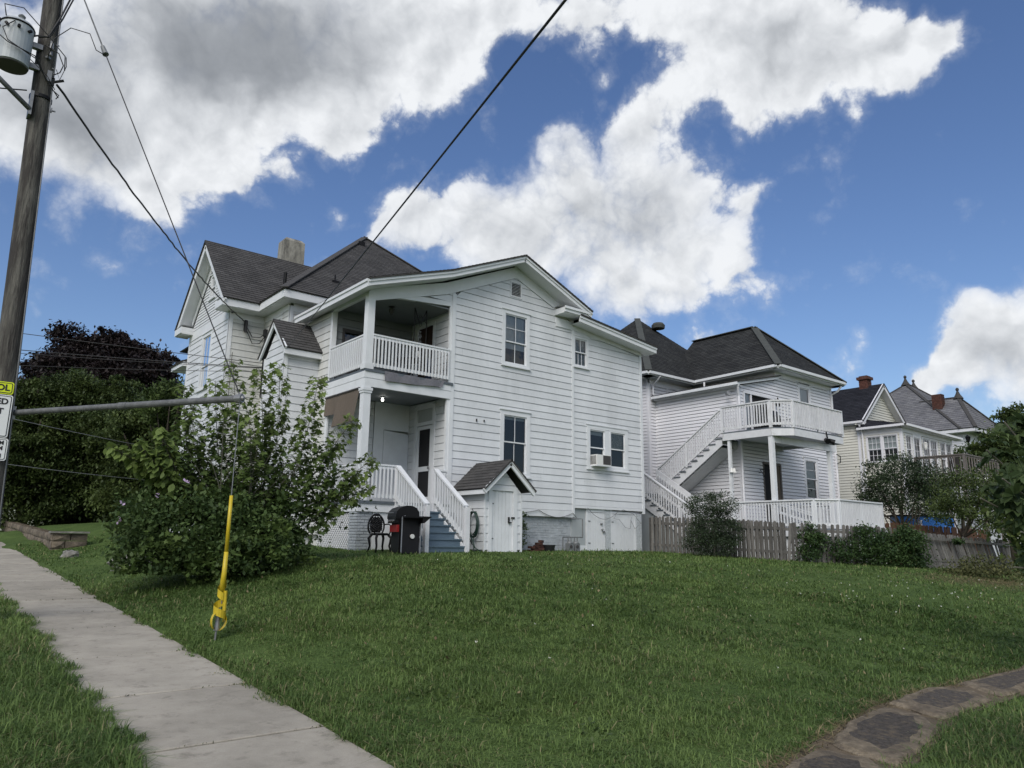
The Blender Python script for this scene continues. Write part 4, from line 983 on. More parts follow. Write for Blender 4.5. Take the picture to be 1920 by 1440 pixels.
# ------------------------------------------------------------------ house 2: white vinyl house with the outside stair
h2 = thing('vinyl_house', 'white vinyl-sided house with dark hip roof, two stacked decks and an outside stair', 'house', (26, 17, 1.2))
X2, Y2, XW, YM = 23.58, 15.65, 26.11, 19.56
E2 = .127
t = MB(); t.prism([(X2+.1, Y2+.1, 1.0), (XW, Y2+.1, 1.0), (XW, Y2+.1, 8.0), (X2+.1, Y2+.1, 7.42)], (0, 4.2, 0)); t.box(XW, 30.35, Y2+.1, 24, 1.0, 8.35); t.box(23.25, 30.3, YM+.1, 26.5, 1.0, 8.35)
w2 = t.build('wall', 'vinyl', h2)
A2, B2, C2, D2_ = planeS(Y2), planeW(X2), planeS(YM), planeW(XW)
UD, LD = (23.86, 25.95, 5.5, 7.28), (24.9, 26.14, 2.2, 4.70)
def f_rake(x): return 7.50+(x-23.33)*.222
def span2(z):
    l = X2+.08
    while l < XW and f_rake(l)-.14 < z: l += .02
    return (l, 30.33) if z < 8.16 else (XW+.05, 30.33)
W1, W2_ = (27.76, 28.71, 6.55, 8.06), (27.83, 28.89, 3.40, 5.10)
siding(h2, A2, 2.0, 8.18, E2, span2, [UD, LD, (27.8, 28.67, 6.6, 8.2), (27.87, 28.85, 3.45, 5.06)], 'vinyl', w2, True, .02)
siding(h2, B2, 2.0, 7.36, E2, lambda z: (Y2+.08, YM), [], 'vinyl', w2, True, .02)
siding(h2, C2, 3.0, 8.0, E2, lambda z: (23.24, XW), [], 'vinyl', w2, True, .02)
siding(h2, planeW(23.15), 2.0, 8.0, E2, lambda z: (YM+.1, 26), [], 'vinyl', w2, True, .02)
t = MB()
pbox(t, A2, X2-.02, X2+.09, 1.6, 7.42, -.03, .03); pbox(t, B2, Y2-.02, Y2+.09, 1.6, 7.42, -.03, .025); pbox(t, A2, 30.33, 30.44, 1.6, 8.3, -.03, .03); pbox(t, A2, XW, 30.33, 8.16, 8.36, -.03, .026)
pbox(t, C2, 23.13, 23.25, 1.6, 8.05, -.03, .03); pbox(t, planeW(23.15), YM-.02, YM+.1, 1.6, 8.05, -.03, .026); pbox(t, C2, 23.25, XW, 8.0, 8.3, -.03, .026); pbox(t, D2_, Y2, YM, 7.6, 8.36, -.03, .02)
pbox(t, C2, 24.3, 24.36, 7.5, 8.0, 0, .03); pbox(t, C2, 25.0, 25.06, 7.5, 8.0, 0, .03)
t.build('trim', 'vinyl', h2)
window(h2, A2, *W1, .11, .02, m='vinyl', rail=.5, cover=('curtain', 'blind_white', 0, 1))
window(h2, A2, *W2_, .12, .02, m='vinyl', rail=.52, mun=(0, 1), cover=('blind', 'curtain', .5, 1))
t = MB(); pbox(t, A2, 23.88, 23.96, 5.5, 7.26, -.05, .03); pbox(t, A2, 25.87, 25.95, 5.5, 7.26, -.05, .03); pbox(t, A2, 23.96, 25.87, 7.18, 7.28, -.05, .03); pbox(t, A2, 24.34, 24.42, 5.5, 7.18, -.05, .02)
ud = t.build('balcony_door', 'vinyl', h2)
t = MB(); t.face([A2(23.96, 5.5, -.02), A2(24.34, 5.5, -.02), A2(24.34, 7.18, -.02), A2(23.96, 7.18, -.02)]); t.build('glass_pane', 'glass', ud)
t = MB(); pbox(t, A2, 23.96, 24.34, 5.5, 7.18, -.08, -.06); t.build('curtain', 'blind_white', ud)
t = MB(); pbox(t, A2, 24.42, 25.87, 5.5, 7.18, -.095, -.08); t.build('room_dark', 'interior_dark', ud)
t = MB(); pbox(t, A2, 24.9, 24.97, 2.2, 4.68, -.05, .03); pbox(t, A2, 26.05, 26.14, 2.2, 4.68, -.05, .03); pbox(t, A2, 24.97, 26.05, 4.62, 4.70, -.05, .03)
ld = t.build('deck_door', 'deck_grey', h2)
t = MB(); pbox(t, A2, 24.97, 25.75, 2.2, 4.62, -.095, -.08); t.build('room_dark', 'interior_dark', ld)
t = MB(); t.hexa([(25.72, Y2+.02, 2.2), (26.05, Y2-.0, 2.2), (26.05, Y2+.04, 2.2), (25.72, Y2+.06, 2.2), (25.72, Y2+.02, 4.6), (26.05, Y2, 4.6), (26.05, Y2+.04, 4.6), (25.72, Y2+.06, 4.6)]); t.build('door_panel', 'shade_brown', ld)
# eaves and gutters
ev = MB()
def eave(p, q, inward, w=.45, mb=ev, h=.16):
    p, q, i = Vector(p), Vector(q), Vector(inward)
    mb.beam(p+i*.03, q+i*.03, .05, h); mb.beam(p-i*.05+Vector((0, 0, .03)), q-i*.05+Vector((0, 0, .03)), .11, .10)
    mb.hexa([p+Vector((0, 0, -h/2)), q+Vector((0, 0, -h/2)), q+i*w+Vector((0, 0, -h/2)), p+i*w+Vector((0, 0, -h/2)), p+Vector((0, 0, -h/2+.02)), q+Vector((0, 0, -h/2+.02)), q+i*w+Vector((0, 0, -h/2+.02)), p+i*w+Vector((0, 0, -h/2+.02))])
eave((22.65, 19.10, 8.33), (25.66, 19.10, 8.33), (0, 1, 0)); eave((22.65, 19.10, 8.33), (22.65, 26.8, 8.33), (1, 0, 0))
eave((25.66, 15.22, 8.40), (25.66, 19.12, 8.36), (1, 0, 0)); eave((25.66, 15.20, 8.40), (30.76, 15.20, 8.40), (0, 1, 0)); eave((30.76, 15.2, 8.4), (30.76, 19.2, 8.4), (-1, 0, 0))
eave((23.33, 15.45, 7.40), (23.33, 19.50, 7.40), (1, 0, 0), .26, h=.12)
ev.beam((23.33, 15.50, 7.46), (26.1, 15.50, 8.08), .06, .14)
ev.build('eave', 'trim', h2)
M2 = (26.55, 23.0, 12.25); a, b_, c_, d_ = (22.60, 19.05, 8.42), (30.5, 19.05, 8.42), (30.5, 26.95, 8.42), (22.60, 26.95, 8.42)
G0, G1 = (28.2, 17.75, 11.0), (28.2, 22.5, 11.0)
w_, x_, y_ = (25.60, 15.15, 8.46), (30.82, 15.15, 8.46), (30.82, 21.0, 8.46)
r2 = roof(h2, [([a, b_, M2], (1, 0, 0)), ([b_, c_, M2], (0, 1, 0)), ([c_, d_, M2], (1, 0, 0)), ([d_, a, M2], (0, 1, 0)),
  ([w_, x_, G0], (1, 0, 0)), ([(25.60, 21.0, 8.46), w_, G0, (28.2, 21.0, 11.0)], (0, 1, 0)), ([x_, y_, (28.2, 21.0, 11.0), G0], (0, 1, 0)),
  ([(26.2, 15.42, 8.16), (23.25, 15.42, 7.50), (23.25, 19.52, 7.50), (26.2, 19.52, 8.16)], (0, 1, 0))], 'shingle_dark')
c = MB(); cap(c, a, M2, .28); cap(c, w_, G0, .28); cap(c, x_, G0, .3); cap(c, G0, (28.2, 21, 11.0), .3); c.build('hip_cap', 'cap_dark', r2)
t = MB(); t.lathe((27.0, 22.1, 11.75), [(.30, -.1), (.32, .06), (.24, .16), (.05, .2)], 14); t.build('roof_vent', 'cap_dark', h2)
t = MB(); t.box(22.95, 23.12, 20.0, 20.2, 8.9, 9.1); t.tube([(23.0, 20.1, 8.9), (23.0, 20.1, 9.55)], .05, 8); t.build('roof_vent', 'black_metal', h2)
t = MB(); t.tube([(23.28, 19.02, 8.28), (23.28, 19.16, 8.15), (23.34, 19.46, 7.95), (23.34, 19.46, 7.6), (23.45, 19.45, 7.45)], .04, 8); t.tube([(25.6, 18.6, 8.3), (25.6, 18.6, 7.95)], .04, 8); t.tube([(30.5, 15.2, 8.3), (30.45, 15.35, 8.1), (30.36, 15.60, 7.95), (30.36, 15.60, 2.3)], .045, 8)
t.tube([(23.33, 15.48, 7.36), (23.42, 15.55, 7.15), (23.50, 15.58, 7.0), (23.50, 15.58, 2.3)], .04, 8); t.build('downspout', 'vinyl', h2)
t = MB(); t.tube([(23.40, 16.0, 7.12), (23.25, 15.95, 7.10)], .03, 6); t.tube([(23.3, 15.95, 7.1), (23.18, 15.8, 7.1)], .06, 8); t.build('flood_lamp', 'grey_metal', h2)
t = MB(); t.lathe((25.98, 15.50, 7.02), [(.03, -.14), (.08, -.08), (.10, .10), (.03, .18), (.015, .24)], 8); t.box(25.96, 26.0, 15.5, 15.66, 7.0, 7.04); t.build('wall_lantern', 'black_metal', h2)
# upper deck
FZ = 5.55
dk = [(22.6, 15.72), (22.6, 13.80), (23.12, 13.28), (26.42, 13.28), (26.42, 15.62), (23.5, 15.62), (23.5, 15.72)]
t = MB(); t.prism([(x, y, FZ-.05) for x, y in dk], (0, 0, .05)); t.build('deck_floor', 'deck_dark', h2)
t = MB()
rim = dk[:5]
for p, q in zip(rim[:-1], rim[1:]): t.beam((*p, FZ-.17), (*q, FZ-.17), .05, .24)
t.beam((22.66, 13.9, 5.18), (25.9, 13.34, 5.05), .10, .24); t.prism([(22.7, 15.5, 5.36), (22.7, 13.9, 5.36), (23.2, 13.4, 5.36), (26.3, 13.4, 5.36), (26.3, 15.5, 5.36)], (0, 0, .02))
t.build('deck_fascia', 'trim_worn', h2)
for p, q, ps in (((22.6, 15.72, FZ), (22.6, 13.80, FZ), (0, 1)), ((22.6, 13.80, FZ), (23.12, 13.28, FZ), ()), ((23.12, 13.28, FZ), (26.42, 13.28, FZ), (0, .5, 1)), ((26.42, 13.28, FZ), (26.42, 15.6, FZ), ())):
    railing(h2, p, q, .93, 'trim_worn', .105, .036, .08, (.13, .04), (.04, .08), ps)
t = MB()
for x, y, z0, z1, w in ((22.66, 15.5, 1.2, 5.3, .10), (22.68, 13.86, 1.2, 5.3, .15), (25.65, 13.42, 1.2, 5.05, .14)): t.box(x-w/2, x+w/2, y-w/2, y+w/2, z0, z1)
t.build('deck_post', 'trim', h2)
t = MB(); t.lathe((22.60, 15.42, 4.22), [(.08, -.1), (.05, 0), (.03, .06)], 8); t.lathe((22.75, 15.42, 4.22), [(.08, -.1), (.05, 0), (.03, .06)], 8); t.build('lantern', 'white_plastic', h2)
# stair flights
def flight(x0, x1, ya, za, yb, zb, n):
    s = MB(); 
    for x in (x0, x1-.045): s.prism([(x, ya, za), (x, yb, zb), (x, yb, zb-.30), (x, ya, za-.30)], (.045, 0, 0))
    fl_ = s.build('stair_flight', 'trim_worn', h2)
    tr = MB(); tr.box(x0-.03, x1+.02, -.15, .15, -.035, 0); me = tr.mesh('tread', (0, 0, 0), 'deck_dark')
    rs = MB(); rs.box(x0+.045, x1-.045, -.01, .01, -.16, -.036); mr_ = rs.mesh('riser', (0, 0, 0), 'trim_worn')
    for k in range(n):
        q = (k+.5)/n; y, z = ya+(yb-ya)*q, za+(zb-za)*q+.06
        link('tread', me, fl_, (0, y, z)); link('riser', mr_, fl_, (0, y+(.12 if yb > ya else .12), z))
    # notched cheek blocks under each tread, seen from the lawn
    nb = MB()
    for k in range(n):
        q = (k+.5)/n; y, z = ya+(yb-ya)*q, za+(zb-za)*q
        nb.prism([(x0+.002, y-.14, z+.03), (x0+.002, y+.14, z+.03), (x0+.002, y+.14, z-.2), (x0+.002, y-.14, z-.2)], (.04, 0, 0))
    nb.build('stringer_blocks', 'trim_worn', fl_)
    return fl_
flight(22.60, 23.55, 15.78, 5.40, 18.75, 3.42, 11)
fl2 = flight(21.35, 22.35, 18.62, 3.42, 15.2, 1.25, 12)
t = MB(); t.box(21.3, 23.55, 18.7, 19.55, 3.42, 3.5); t.box(21.3, 23.5, 18.68, 18.72, 3.2, 3.42); t.box(21.3, 21.4, 19.45, 19.55, 1, 3.42); t.build('stair_landing', 'deck_dark', h2)
t = MB(); t.prism([(21.42, 18.6, 3.12), (21.42, 15.3, 1.02), (21.42, 18.6, 1.02)], (.03, 0, 0)); t.build('skirt_panel', 'panel_grey', h2)
t = MB(); t.prism([(22.72, 15.9, 5.02), (22.72, 18.8, 3.05), (23.5, 18.8, 3.05), (23.5, 15.9, 5.02)], (0, 0, .03)); t.build('stair_soffit', 'trim_worn', h2)
railing(h2, (22.60, 15.80, 5.46), (22.60, 18.75, 3.5), .93, 'trim_worn', .105, .036, .08, (.13, .04), (.04, .08), (.52,))
railing(h2, (21.38, 18.7, 3.5), (21.38, 15.2, 1.3), .93, 'trim_worn', .11, .036, .08, (.13, .04), (.04, .08), (.55,))
railing(h2, (22.36, 18.6, 3.5), (22.36, 15.2, 1.3), .93, 'trim_worn', .11, .036, .08, (.04, .14), (.04, .08), ())
# lower deck
GZ = 2.18
dk = [(22.6, 15.40), (22.6, 12.45), (23.12, 11.92), (26.0, 11.92), (26.0, 15.6), (23.58, 15.6)]
t = MB(); t.prism([(x, y, GZ-.05) for x, y in dk], (0, 0, .05)); t.build('deck_floor', 'deck_dark', h2)
t = MB()
for p, q in zip(dk[:4], dk[1:5]): t.beam((*p, GZ-.15), (*q, GZ-.15), .05, .2)
for x, y in dk[:5]: t.box(x-.05, x+.05, y-.05, y+.05, .8, GZ-.05)
for p, q in zip(dk[:3], dk[1:4]): t.beam((p[0]+.1, p[1]+.1, 1.5), (q[0]+.1, q[1]+.1, 1.5), .02, .9)
t.build('deck_fascia', 'trim', h2)
for p, q, ps in (((22.6, 15.40, GZ), (22.6, 12.45, GZ), (0, 1)), ((22.6, 12.45, GZ), (23.12, 11.92, GZ), (1,)), ((23.12, 11.92, GZ), (26.0, 11.92, GZ), (.5, 1)), ((26.0, 11.92, GZ), (26.0, 15.6, GZ), ())):
    railing(h2, p, q, .92, 'trim', .108, .036, .08, (.15, .045), (.04, .08), ps)
railing(h2, (26.1, 12.5, 2.1), (28.0, 12.5, 1.05), .9, 'trim', .12)
railing(h2, (25.2, 15.4, 2.75), (26.0, 14.2, 2.25), .5, 'trim', .3)
t = MB(); t.tube([(24.55, 15.6, 4.25), (24.55, 15.3, 4.28), (24.4, 15.25, 4.05), (24.62, 15.58, 4.38), (25.0, 15.5, 4.42)], .012, 5); t.build('wall_hook', 'black_metal', h2)
t = MB(); t.tube([(30.2, 15.5, 5.4), (30.25, 15.35, 5.3), (30.3, 15.4, 5.05), (30.2, 15.5, 5.0)], .02, 6); t.build('cable_loop', 'wire_black', h2)
gr = thing('deck_grill', 'black covered grill standing on the upper deck behind the railing', 'grill', (24.0, 14.6, FZ))
t = MB(); t.box(23.7, 24.25, 14.4, 14.9, FZ+.25, FZ+.62); t.prism([(23.7, 14.4, FZ+.62), (23.7, 14.9, FZ+.62), (23.7, 14.78, FZ+.82), (23.7, 14.52, FZ+.82)], (.55, 0, 0)); t.build('body', 'black_metal', gr)
t = MB()
for x in (23.74, 24.2):
    for y in (14.44, 14.86): t.box(x-.02, x+.02, y-.02, y+.02, FZ, FZ+.25)
t.build('stand', 'black_metal', gr)
fld = thing('deck_lamp', 'double black floodlight fixed under the upper deck edge', 'lamp', (25.2, 13.22, 5.35))
t = MB(); t.tube([(25.1, 13.22, 5.30), (24.98, 13.08, 5.22)], .07, 10, .1); t.tube([(25.3, 13.22, 5.30), (25.42, 13.08, 5.22)], .07, 10, .1); t.build('lamp_head', 'black_metal', fld)
t = MB(); t.tube([(25.2, 13.24, 5.60), (25.2, 13.2, 5.32)], .025, 6); t.box(25.08, 25.32, 13.2, 13.26, 5.26, 5.34); t.build('bracket', 'black_metal', fld)

# ------------------------------------------------------------------ house 3: cream house with the glazed sunroom
h3 = thing('cream_house', 'cream vinyl house with steep black gable roof and a glazed sunroom', 'house', (37, 17, 1.0))
XA, YG, YS = 34.6, 16.57, 14.66
t = MB(); t.prism([(XA+.1, YG+.1, .9), (39.0, YG+.1, .9), (39.0, YG+.1, 7.45), (36.85, YG+.1, 9.3), (XA+.1, YG+.1, 7.45)], (0, 9, 0)); t.box(XA+.1, 40.05, YS+.1, YG+.2, .9, 6.95); w3 = t.build('wall', 'cream', h3)
siding(h3, planeW(XA), 1.5, 7.3, E2, lambda z: (YG+.08, 22), [], 'cream', w3, True, .02)
SP, SWp = planeS(YS), planeW(XA)
siding(h3, SWp, 1.5, 6.8, E2, lambda z: (YS+.08, YG-.02), [(14.84, 16.28, 5.42, 6.66)], 'cream', w3, True, .02)
siding(h3, SP, 1.5, 6.8, E2, lambda z: (XA+.08, 40.03), [(34.92, 35.55, 5.4, 6.66), (35.64, 36.55, 4.6, 6.72), (36.70, 38.34, 5.0, 6.68), (38.60, 40.0, 5.0, 6.68)], 'cream', w3, True, .02)
def span3(z):
    q = (z-7.5)/.85; return (34.62+q, max(34.62+q, 39.05-q))
siding(h3, planeS(YG), 7.2, 9.25, E2, span3, [], 'cream', w3, True, .02)
t = MB()
pbox(t, SWp, YS-.02, YS+.09, 1.2, 6.9, -.03, .025); pbox(t, SP, XA-.02, XA+.09, 1.2, 6.9, -.03, .03); pbox(t, SP, 40.0, 40.1, 1.2, 6.9, -.03, .03); pbox(t, SWp, YG-.04, YG+.08, 1.2, 7.4, -.03, .03); pbox(t, SP, XA+.09, 40.0, 6.72, 6.95, -.03, .02); pbox(t, SWp, YS+.09, YG, 6.70, 6.95, -.03, .02)
for s in (1, -1):
    xt = 36.85-s*2.42; t.beam((xt, YG-.32, 7.36), (36.85, YG-.32, 9.40), .05, .22); t.face([(xt, YG-.3, 7.24), (36.85, YG-.3, 9.28), (36.85, YG, 9.28), (xt, YG, 7.24)])
t.box(34.4, 35.5, YG-.34, YG, 7.22, 7.36); t.face([(34.4, YG-.34, 7.37), (35.5, YG-.34, 7.37), (35.5, YG, 7.5), (34.4, YG, 7.5)])
t.build('trim', 'vinyl', h3)
for a, b_ in ((14.84, 15.56), (15.56, 16.28)): window(h3, SWp, a, b_, 5.42, 6.66, .05, 0, m='vinyl', rail=.5, mun=(2, 1), sill=False, cover=('blind', 'curtain', .45, 1))
window(h3, SP, 34.92, 35.55, 5.42, 6.66, .05, 0, m='vinyl', rail=.45, mun=(1, 1), sill=False)
for a, b_ in ((36.70, 37.52), (37.52, 38.34), (38.60, 39.30), (39.30, 40.0)): window(h3, SP, a, b_, 5.0, 6.68, .05, 0, m='vinyl', rail=.5, mun=(2, 1), sill=False)
window(h3, SP, 35.64, 36.55, 4.65, 6.72, .14, 0, m='vinyl', rail=.5, mun=(1, 2), sill=False)
t = MB(); t.lathe((36.62, 14.5, 6.3), [(.04, -.22), (.07, -.15), (.09, .02), (.11, .06), (.03, .12)], 8); t.build('wall_lantern', 'white_plastic', h3)
eg = MB(); eave((34.42, 16.25, 7.32), (34.42, 24, 7.32), (1, 0, 0), .2, eg); eave((34.40, 14.40, 6.98), (34.40, 16.55, 6.98), (1, 0, 0), .2, eg, .1); eave((34.40, 14.40, 6.98), (40.6, 14.40, 6.90), (0, 1, 0), .25, eg, .1); eg.build('eave', 'vinyl', h3)
r3 = roof(h3, [([(34.35, 24.5, 7.38), (34.35, 16.2, 7.38), (36.85, 16.2, 9.50), (36.85, 24.5, 9.50)], (0, 1, 0)), ([(39.35, 16.2, 7.38), (39.35, 24.5, 7.38), (36.85, 24.5, 9.50), (36.85, 16.2, 9.50)], (0, 1, 0))], 'shingle_black')
roof(h3, [([(34.32, 14.32, 7.03), (40.65, 14.32, 6.98), (39.4, 16.6, 7.50), (34.9, 16.6, 7.50)], (1, 0, 0)), ([(34.32, 16.6, 7.06), (34.32, 14.32, 7.03), (34.9, 16.6, 7.5)], (0, 1, 0))], 'shingle_black')
t = MB(); t.tube([(34.4, 16.45, 7.2), (34.5, 16.42, 7.0), (34.54, 16.40, 6.8), (34.54, 16.40, 1.2)], .045, 8); t.build('downspout', 'vinyl', h3)
t = MB(); t.box(36.68, 37.10, 16.95, 17.37, 8.9, 9.82); ch = t.build('chimney', 'brick_red', h3)
t = MB(); t.box(36.60, 37.18, 16.87, 17.45, 9.82, 9.96); t.box(36.69, 37.09, 16.96, 17.36, 9.96, 10.02); t.build('chimney_cap', 'brick_red', ch)
bricks(ch, planeS(16.95), 36.68, 37.10, 9.2, 9.80, 'brick_red'); bricks(ch, planeW(36.68), 16.95, 17.37, 9.2, 9.80, 'brick_red')
t = MB(); t.tube([(40.2, 17.6, 7.0), (40.2, 17.6, 9.0)], .07, 8); t.build('vent_pipe', 'black_metal', h3)
t = MB(); t.box(35.55, 39.6, 12.55, 14.6, 4.55, 4.65); t.box(35.55, 39.6, 12.53, 12.57, 4.35, 4.55); t.box(35.53, 35.57, 12.55, 14.6, 4.35, 4.55)
for x in (35.6, 37.6, 39.5): t.box(x-.07, x+.07, 12.6, 12.74, .8, 4.4)
t.build('deck_floor', 'deck_grey', h3)
railing(h3, (35.58, 14.6, 4.65), (35.58, 12.58, 4.65), 1.0, 'deck_grey', .24, .04, .12, (.12, .05), (.05, .1), (0, 1))
railing(h3, (35.58, 12.58, 4.65), (39.5, 12.58, 4.65), 1.0, 'deck_grey', .3, .04, .12, (.12, .05), (.05, .1), (.5, 1))
dc = thing('deck_chair', 'dark slatted reclining chair on the wooden deck of the cream house', 'chair', (37.0, 13.4, 4.65))
t = MB()
for k in range(5): t.beam((36.75, 13.2+.09*k, 5.0), (36.55, 13.2+.09*k, 5.75), .07, .02, (1, 0, 0))
t.build('backrest', 'dark_plastic', dc)
t = MB(); t.box(36.75, 37.3, 13.18, 13.62, 4.98, 5.02); t.build('seat', 'dark_plastic', dc)
for x in (36.78, 37.26):
    for y in (13.2, 13.6):
        t = MB(); t.box(x-.03, x+.03, y-.03, y+.03, 4.65, 4.98); t.build('leg', 'dark_plastic', dc)

# ------------------------------------------------------------------ house 4: far slate-roofed house
h4 = thing('slate_house', 'far white house under a grey slate hip roof with finials', 'house', (56, 22, 1.0))
SZ0 = 9.0
def sl(x): return SZ0+.82*(x-51.0)
t = MB(); t.box(51.6, 57.0, 17.9, 24, .8, 8.9); t.box(51.6, 62, 19.4, 29, .8, 8.9); w4 = t.build('wall', 'vinyl', h4)
siding(h4, planeW(51.55), 5.0, 8.6, .14, lambda z: (17.9, 29), [], 'vinyl', w4, True, .02)
t = MB(); t.box(50.95, 51.05, 17.2, 29.5, 8.75, 9.0); t.box(51.05, 51.6, 17.3, 29.5, 8.75, 8.8); t.box(51.0, 57.2, 17.2, 17.3, 8.75, 9.0); t.build('eave', 'vinyl', h4)
Rw = (54.05, 19.05, sl(54.05)); c0 = (50.9, 17.15, SZ0-.03); c1 = (57.2, 17.15, SZ0-.03)
Am = (56.35, 23.25, sl(56.35)); Am2 = (57.4, 23.25, sl(56.35)); m0, m1, m2_, m3 = (50.9, 18.0, SZ0-.03), (63.0, 18.0, SZ0-.03), (63.0, 28.5, SZ0-.03), (50.9, 28.5, SZ0-.03)
r4 = roof(h4, [([c0, c1, Rw], (1, 0, 0)), ([(50.9, 24, SZ0-.03), c0, Rw, (54.05, 24, sl(54.05))], (0, 1, 0)), ([c1, (57.2, 24, SZ0-.03), (54.05, 24, sl(54.05)), Rw], (0, 1, 0)),
  ([m0, m1, Am2, Am], (1, 0, 0)), ([m1, m2_, Am2], (0, 1, 0)), ([m2_, m3, Am, Am2], (1, 0, 0)), ([m3, m0, Am], (0, 1, 0))], 'slate', .24, .012)
c = MB()
for p, q in ((c0, Rw), (c1, Rw), (Rw, (54.05, 21.5, sl(54.05))), (m0, Am), (m3, Am), (Am, Am2), (m1, Am2)): cap(c, p, q, .22, .06)
c.build('hip_cap', 'cap_grey', r4)
fin = MB(); fin.lathe((0, 0, 0), [(.34, -.1), (.16, .18), (.06, .42), (.11, .5), (.11, .58), (.03, .66)], 8)
fme = fin.mesh('finial', (0, 0, 0), 'cap_grey')
copies('finial', fme, h4, [Vector(Am), Vector((Am2[0]+.3, Am2[1], Am2[2]-.1)), Vector(Rw)])
t = MB(); t.box(53.0, 53.5, 19.7, 20.3, 10, 11.7); ch = t.build('chimney', 'brick_red', h4); bricks(ch, planeS(19.7), 53.0, 53.5, 10.2, 11.7, 'brick_red'); bricks(ch, planeW(53.0), 19.7, 20.3, 10.2, 11.7, 'brick_red')
t = MB(); t.tube([(45, 15.6, 4), (45, 15.6, 7.3)], .035, 6); t.lathe((45, 15.6, 7.3), [(.03, 0), (.09, .06), (.13, .26), (.16, .28), (.02, .42)], 8); lp = t.build('garden_lamp', 'black_metal', None, (45, 15.6, 4)); tag(lp, 'thin black lamp post in front of the slate-roofed house', 'lamp post')

# ------------------------------------------------------------------ fences
def picket_mesh(name, w, h, m, th=.018):
    b = MB(); c = w*.28
    b.prism([(-w/2, 0, 0), (w/2, 0, 0), (w/2, 0, h-c), (w/2-c, 0, h), (-w/2+c, 0, h), (-w/2, 0, h-c)], (0, th, 0)); return b.mesh(name, (0, 0, 0), m)
def fence(name, label, pts, h, pitch, w, m, lean=0., both=False, base=None, posts=True, group=None, jit=.03, gaps=()):
    root = thing(name, label, 'fence', (*pts[0], H(*pts[0])), group)
    me = picket_mesh('picket', w, h, m); me2 = picket_mesh('picket', w*.8, h*.985, m); rl = MB(); n_i = 0
    for p, q in zip(pts[:-1], pts[1:]):
        d = Vector((q[0]-p[0], q[1]-p[1], 0)); ln = d.length; d.normalize(); ang = math.atan2(d.y, d.x); nv = Vector((-d.y, d.x, 0))
        if nv.dot(Vector((-p[0], -p[1], 0))) > 0: nv = -nv      # away from the lawn
        for fr in (.22, .80): rl.beam((p[0]+nv.x*.045, p[1]+nv.y*.045, H(*p)+h*fr), (q[0]+nv.x*.045, q[1]+nv.y*.045, H(*q)+h*fr), .038, .085)
        n = int(ln/pitch)
        for k in range(n):
            n_i += 1
            if n_i in gaps: continue
            c = Vector((p[0], p[1], 0))+d*(k+.5)*pitch
            o = link('picket', me, root, (c.x, c.y, H(c.x, c.y)-.03+random.uniform(-.02, .02)))
            o.rotation_euler = (lean*random.uniform(.6, 1.2)+random.gauss(0, .012), random.gauss(0, jit)+lean, ang)
            if both and k % 1 == 0:
                c2 = c+d*pitch*.5+nv*.09
                o = link('picket', me2, root, (c2.x, c2.y, H(c2.x, c2.y)-.04)); o.rotation_euler = (0, random.gauss(0, .01), ang)
        if posts:
            for k in range(int(ln/2.2)+1):
                c = Vector((p[0], p[1], 0))+d*min(k*2.2, ln)+nv*.09; rl.box(c.x-.045, c.x+.045, c.y-.045, c.y+.045, H(c.x, c.y)-.1, H(c.x, c.y)+h*.95)
    rl.build('fence_rail', m, root)
    return root
FP0, FP1, FP2, FP3 = (19.86, 16.85), (21.3, 12.75), (24.7, 10.15), (30.8, 9.9)
fence('picket_fence', 'weathered grey picket fence running from the white house corner to the dark shrub', [FP0, FP1], 1.22, .138, .080, 'fence_grey', both=True, jit=.012)
fence('picket_fence', 'weathered grey picket fence overgrown with ivy in front of the lower deck', [FP1, FP2], 1.20, .155, .09, 'fence_grey', jit=.05)
fence('picket_fence', 'leaning grey picket fence at the right, above the weeds', [(24.75, 10.2), FP3, (36, 11.3)], 1.15, .15, .12, 'fence_grey', lean=-.16, jit=.02)
fence('board_fence', 'reddish brown board fence standing behind the leaning grey fence', [(27.6, 12.4), (34.6, 11.6)], 1.5, .17, .15, 'fence_brown', jit=.008)

# blue shed beyond the fences
bs = thing('blue_shed', 'bright blue shed wall with white corner post behind the dark trees', 'shed', (33.5, 13.2, 1.0))
t = MB(); t.prism([(32.2, 14.2, .9), (33.6, 12.5, .9), (34.4, 13.1, .9), (33.0, 14.8, .9)], (0, 0, 2.0)); t.build('wall', 'tarp_blue', bs)
t = MB(); t.beam((32.72, 13.50, .9), (32.72, 13.50, 2.75), .30, .06, (.8, -.6, 0)); t.beam((33.6, 12.45, .9), (33.6, 12.45, 3.3), .08, .08); t.build('trim', 'vinyl', bs)
t = MB(); t.prism([(32.1, 14.3, 2.9), (33.6, 12.4, 2.9), (34.5, 13.1, 2.9), (33.0, 15.0, 2.9)], (0, 0, .06)); t.build('roof', 'shingle_dark', bs)

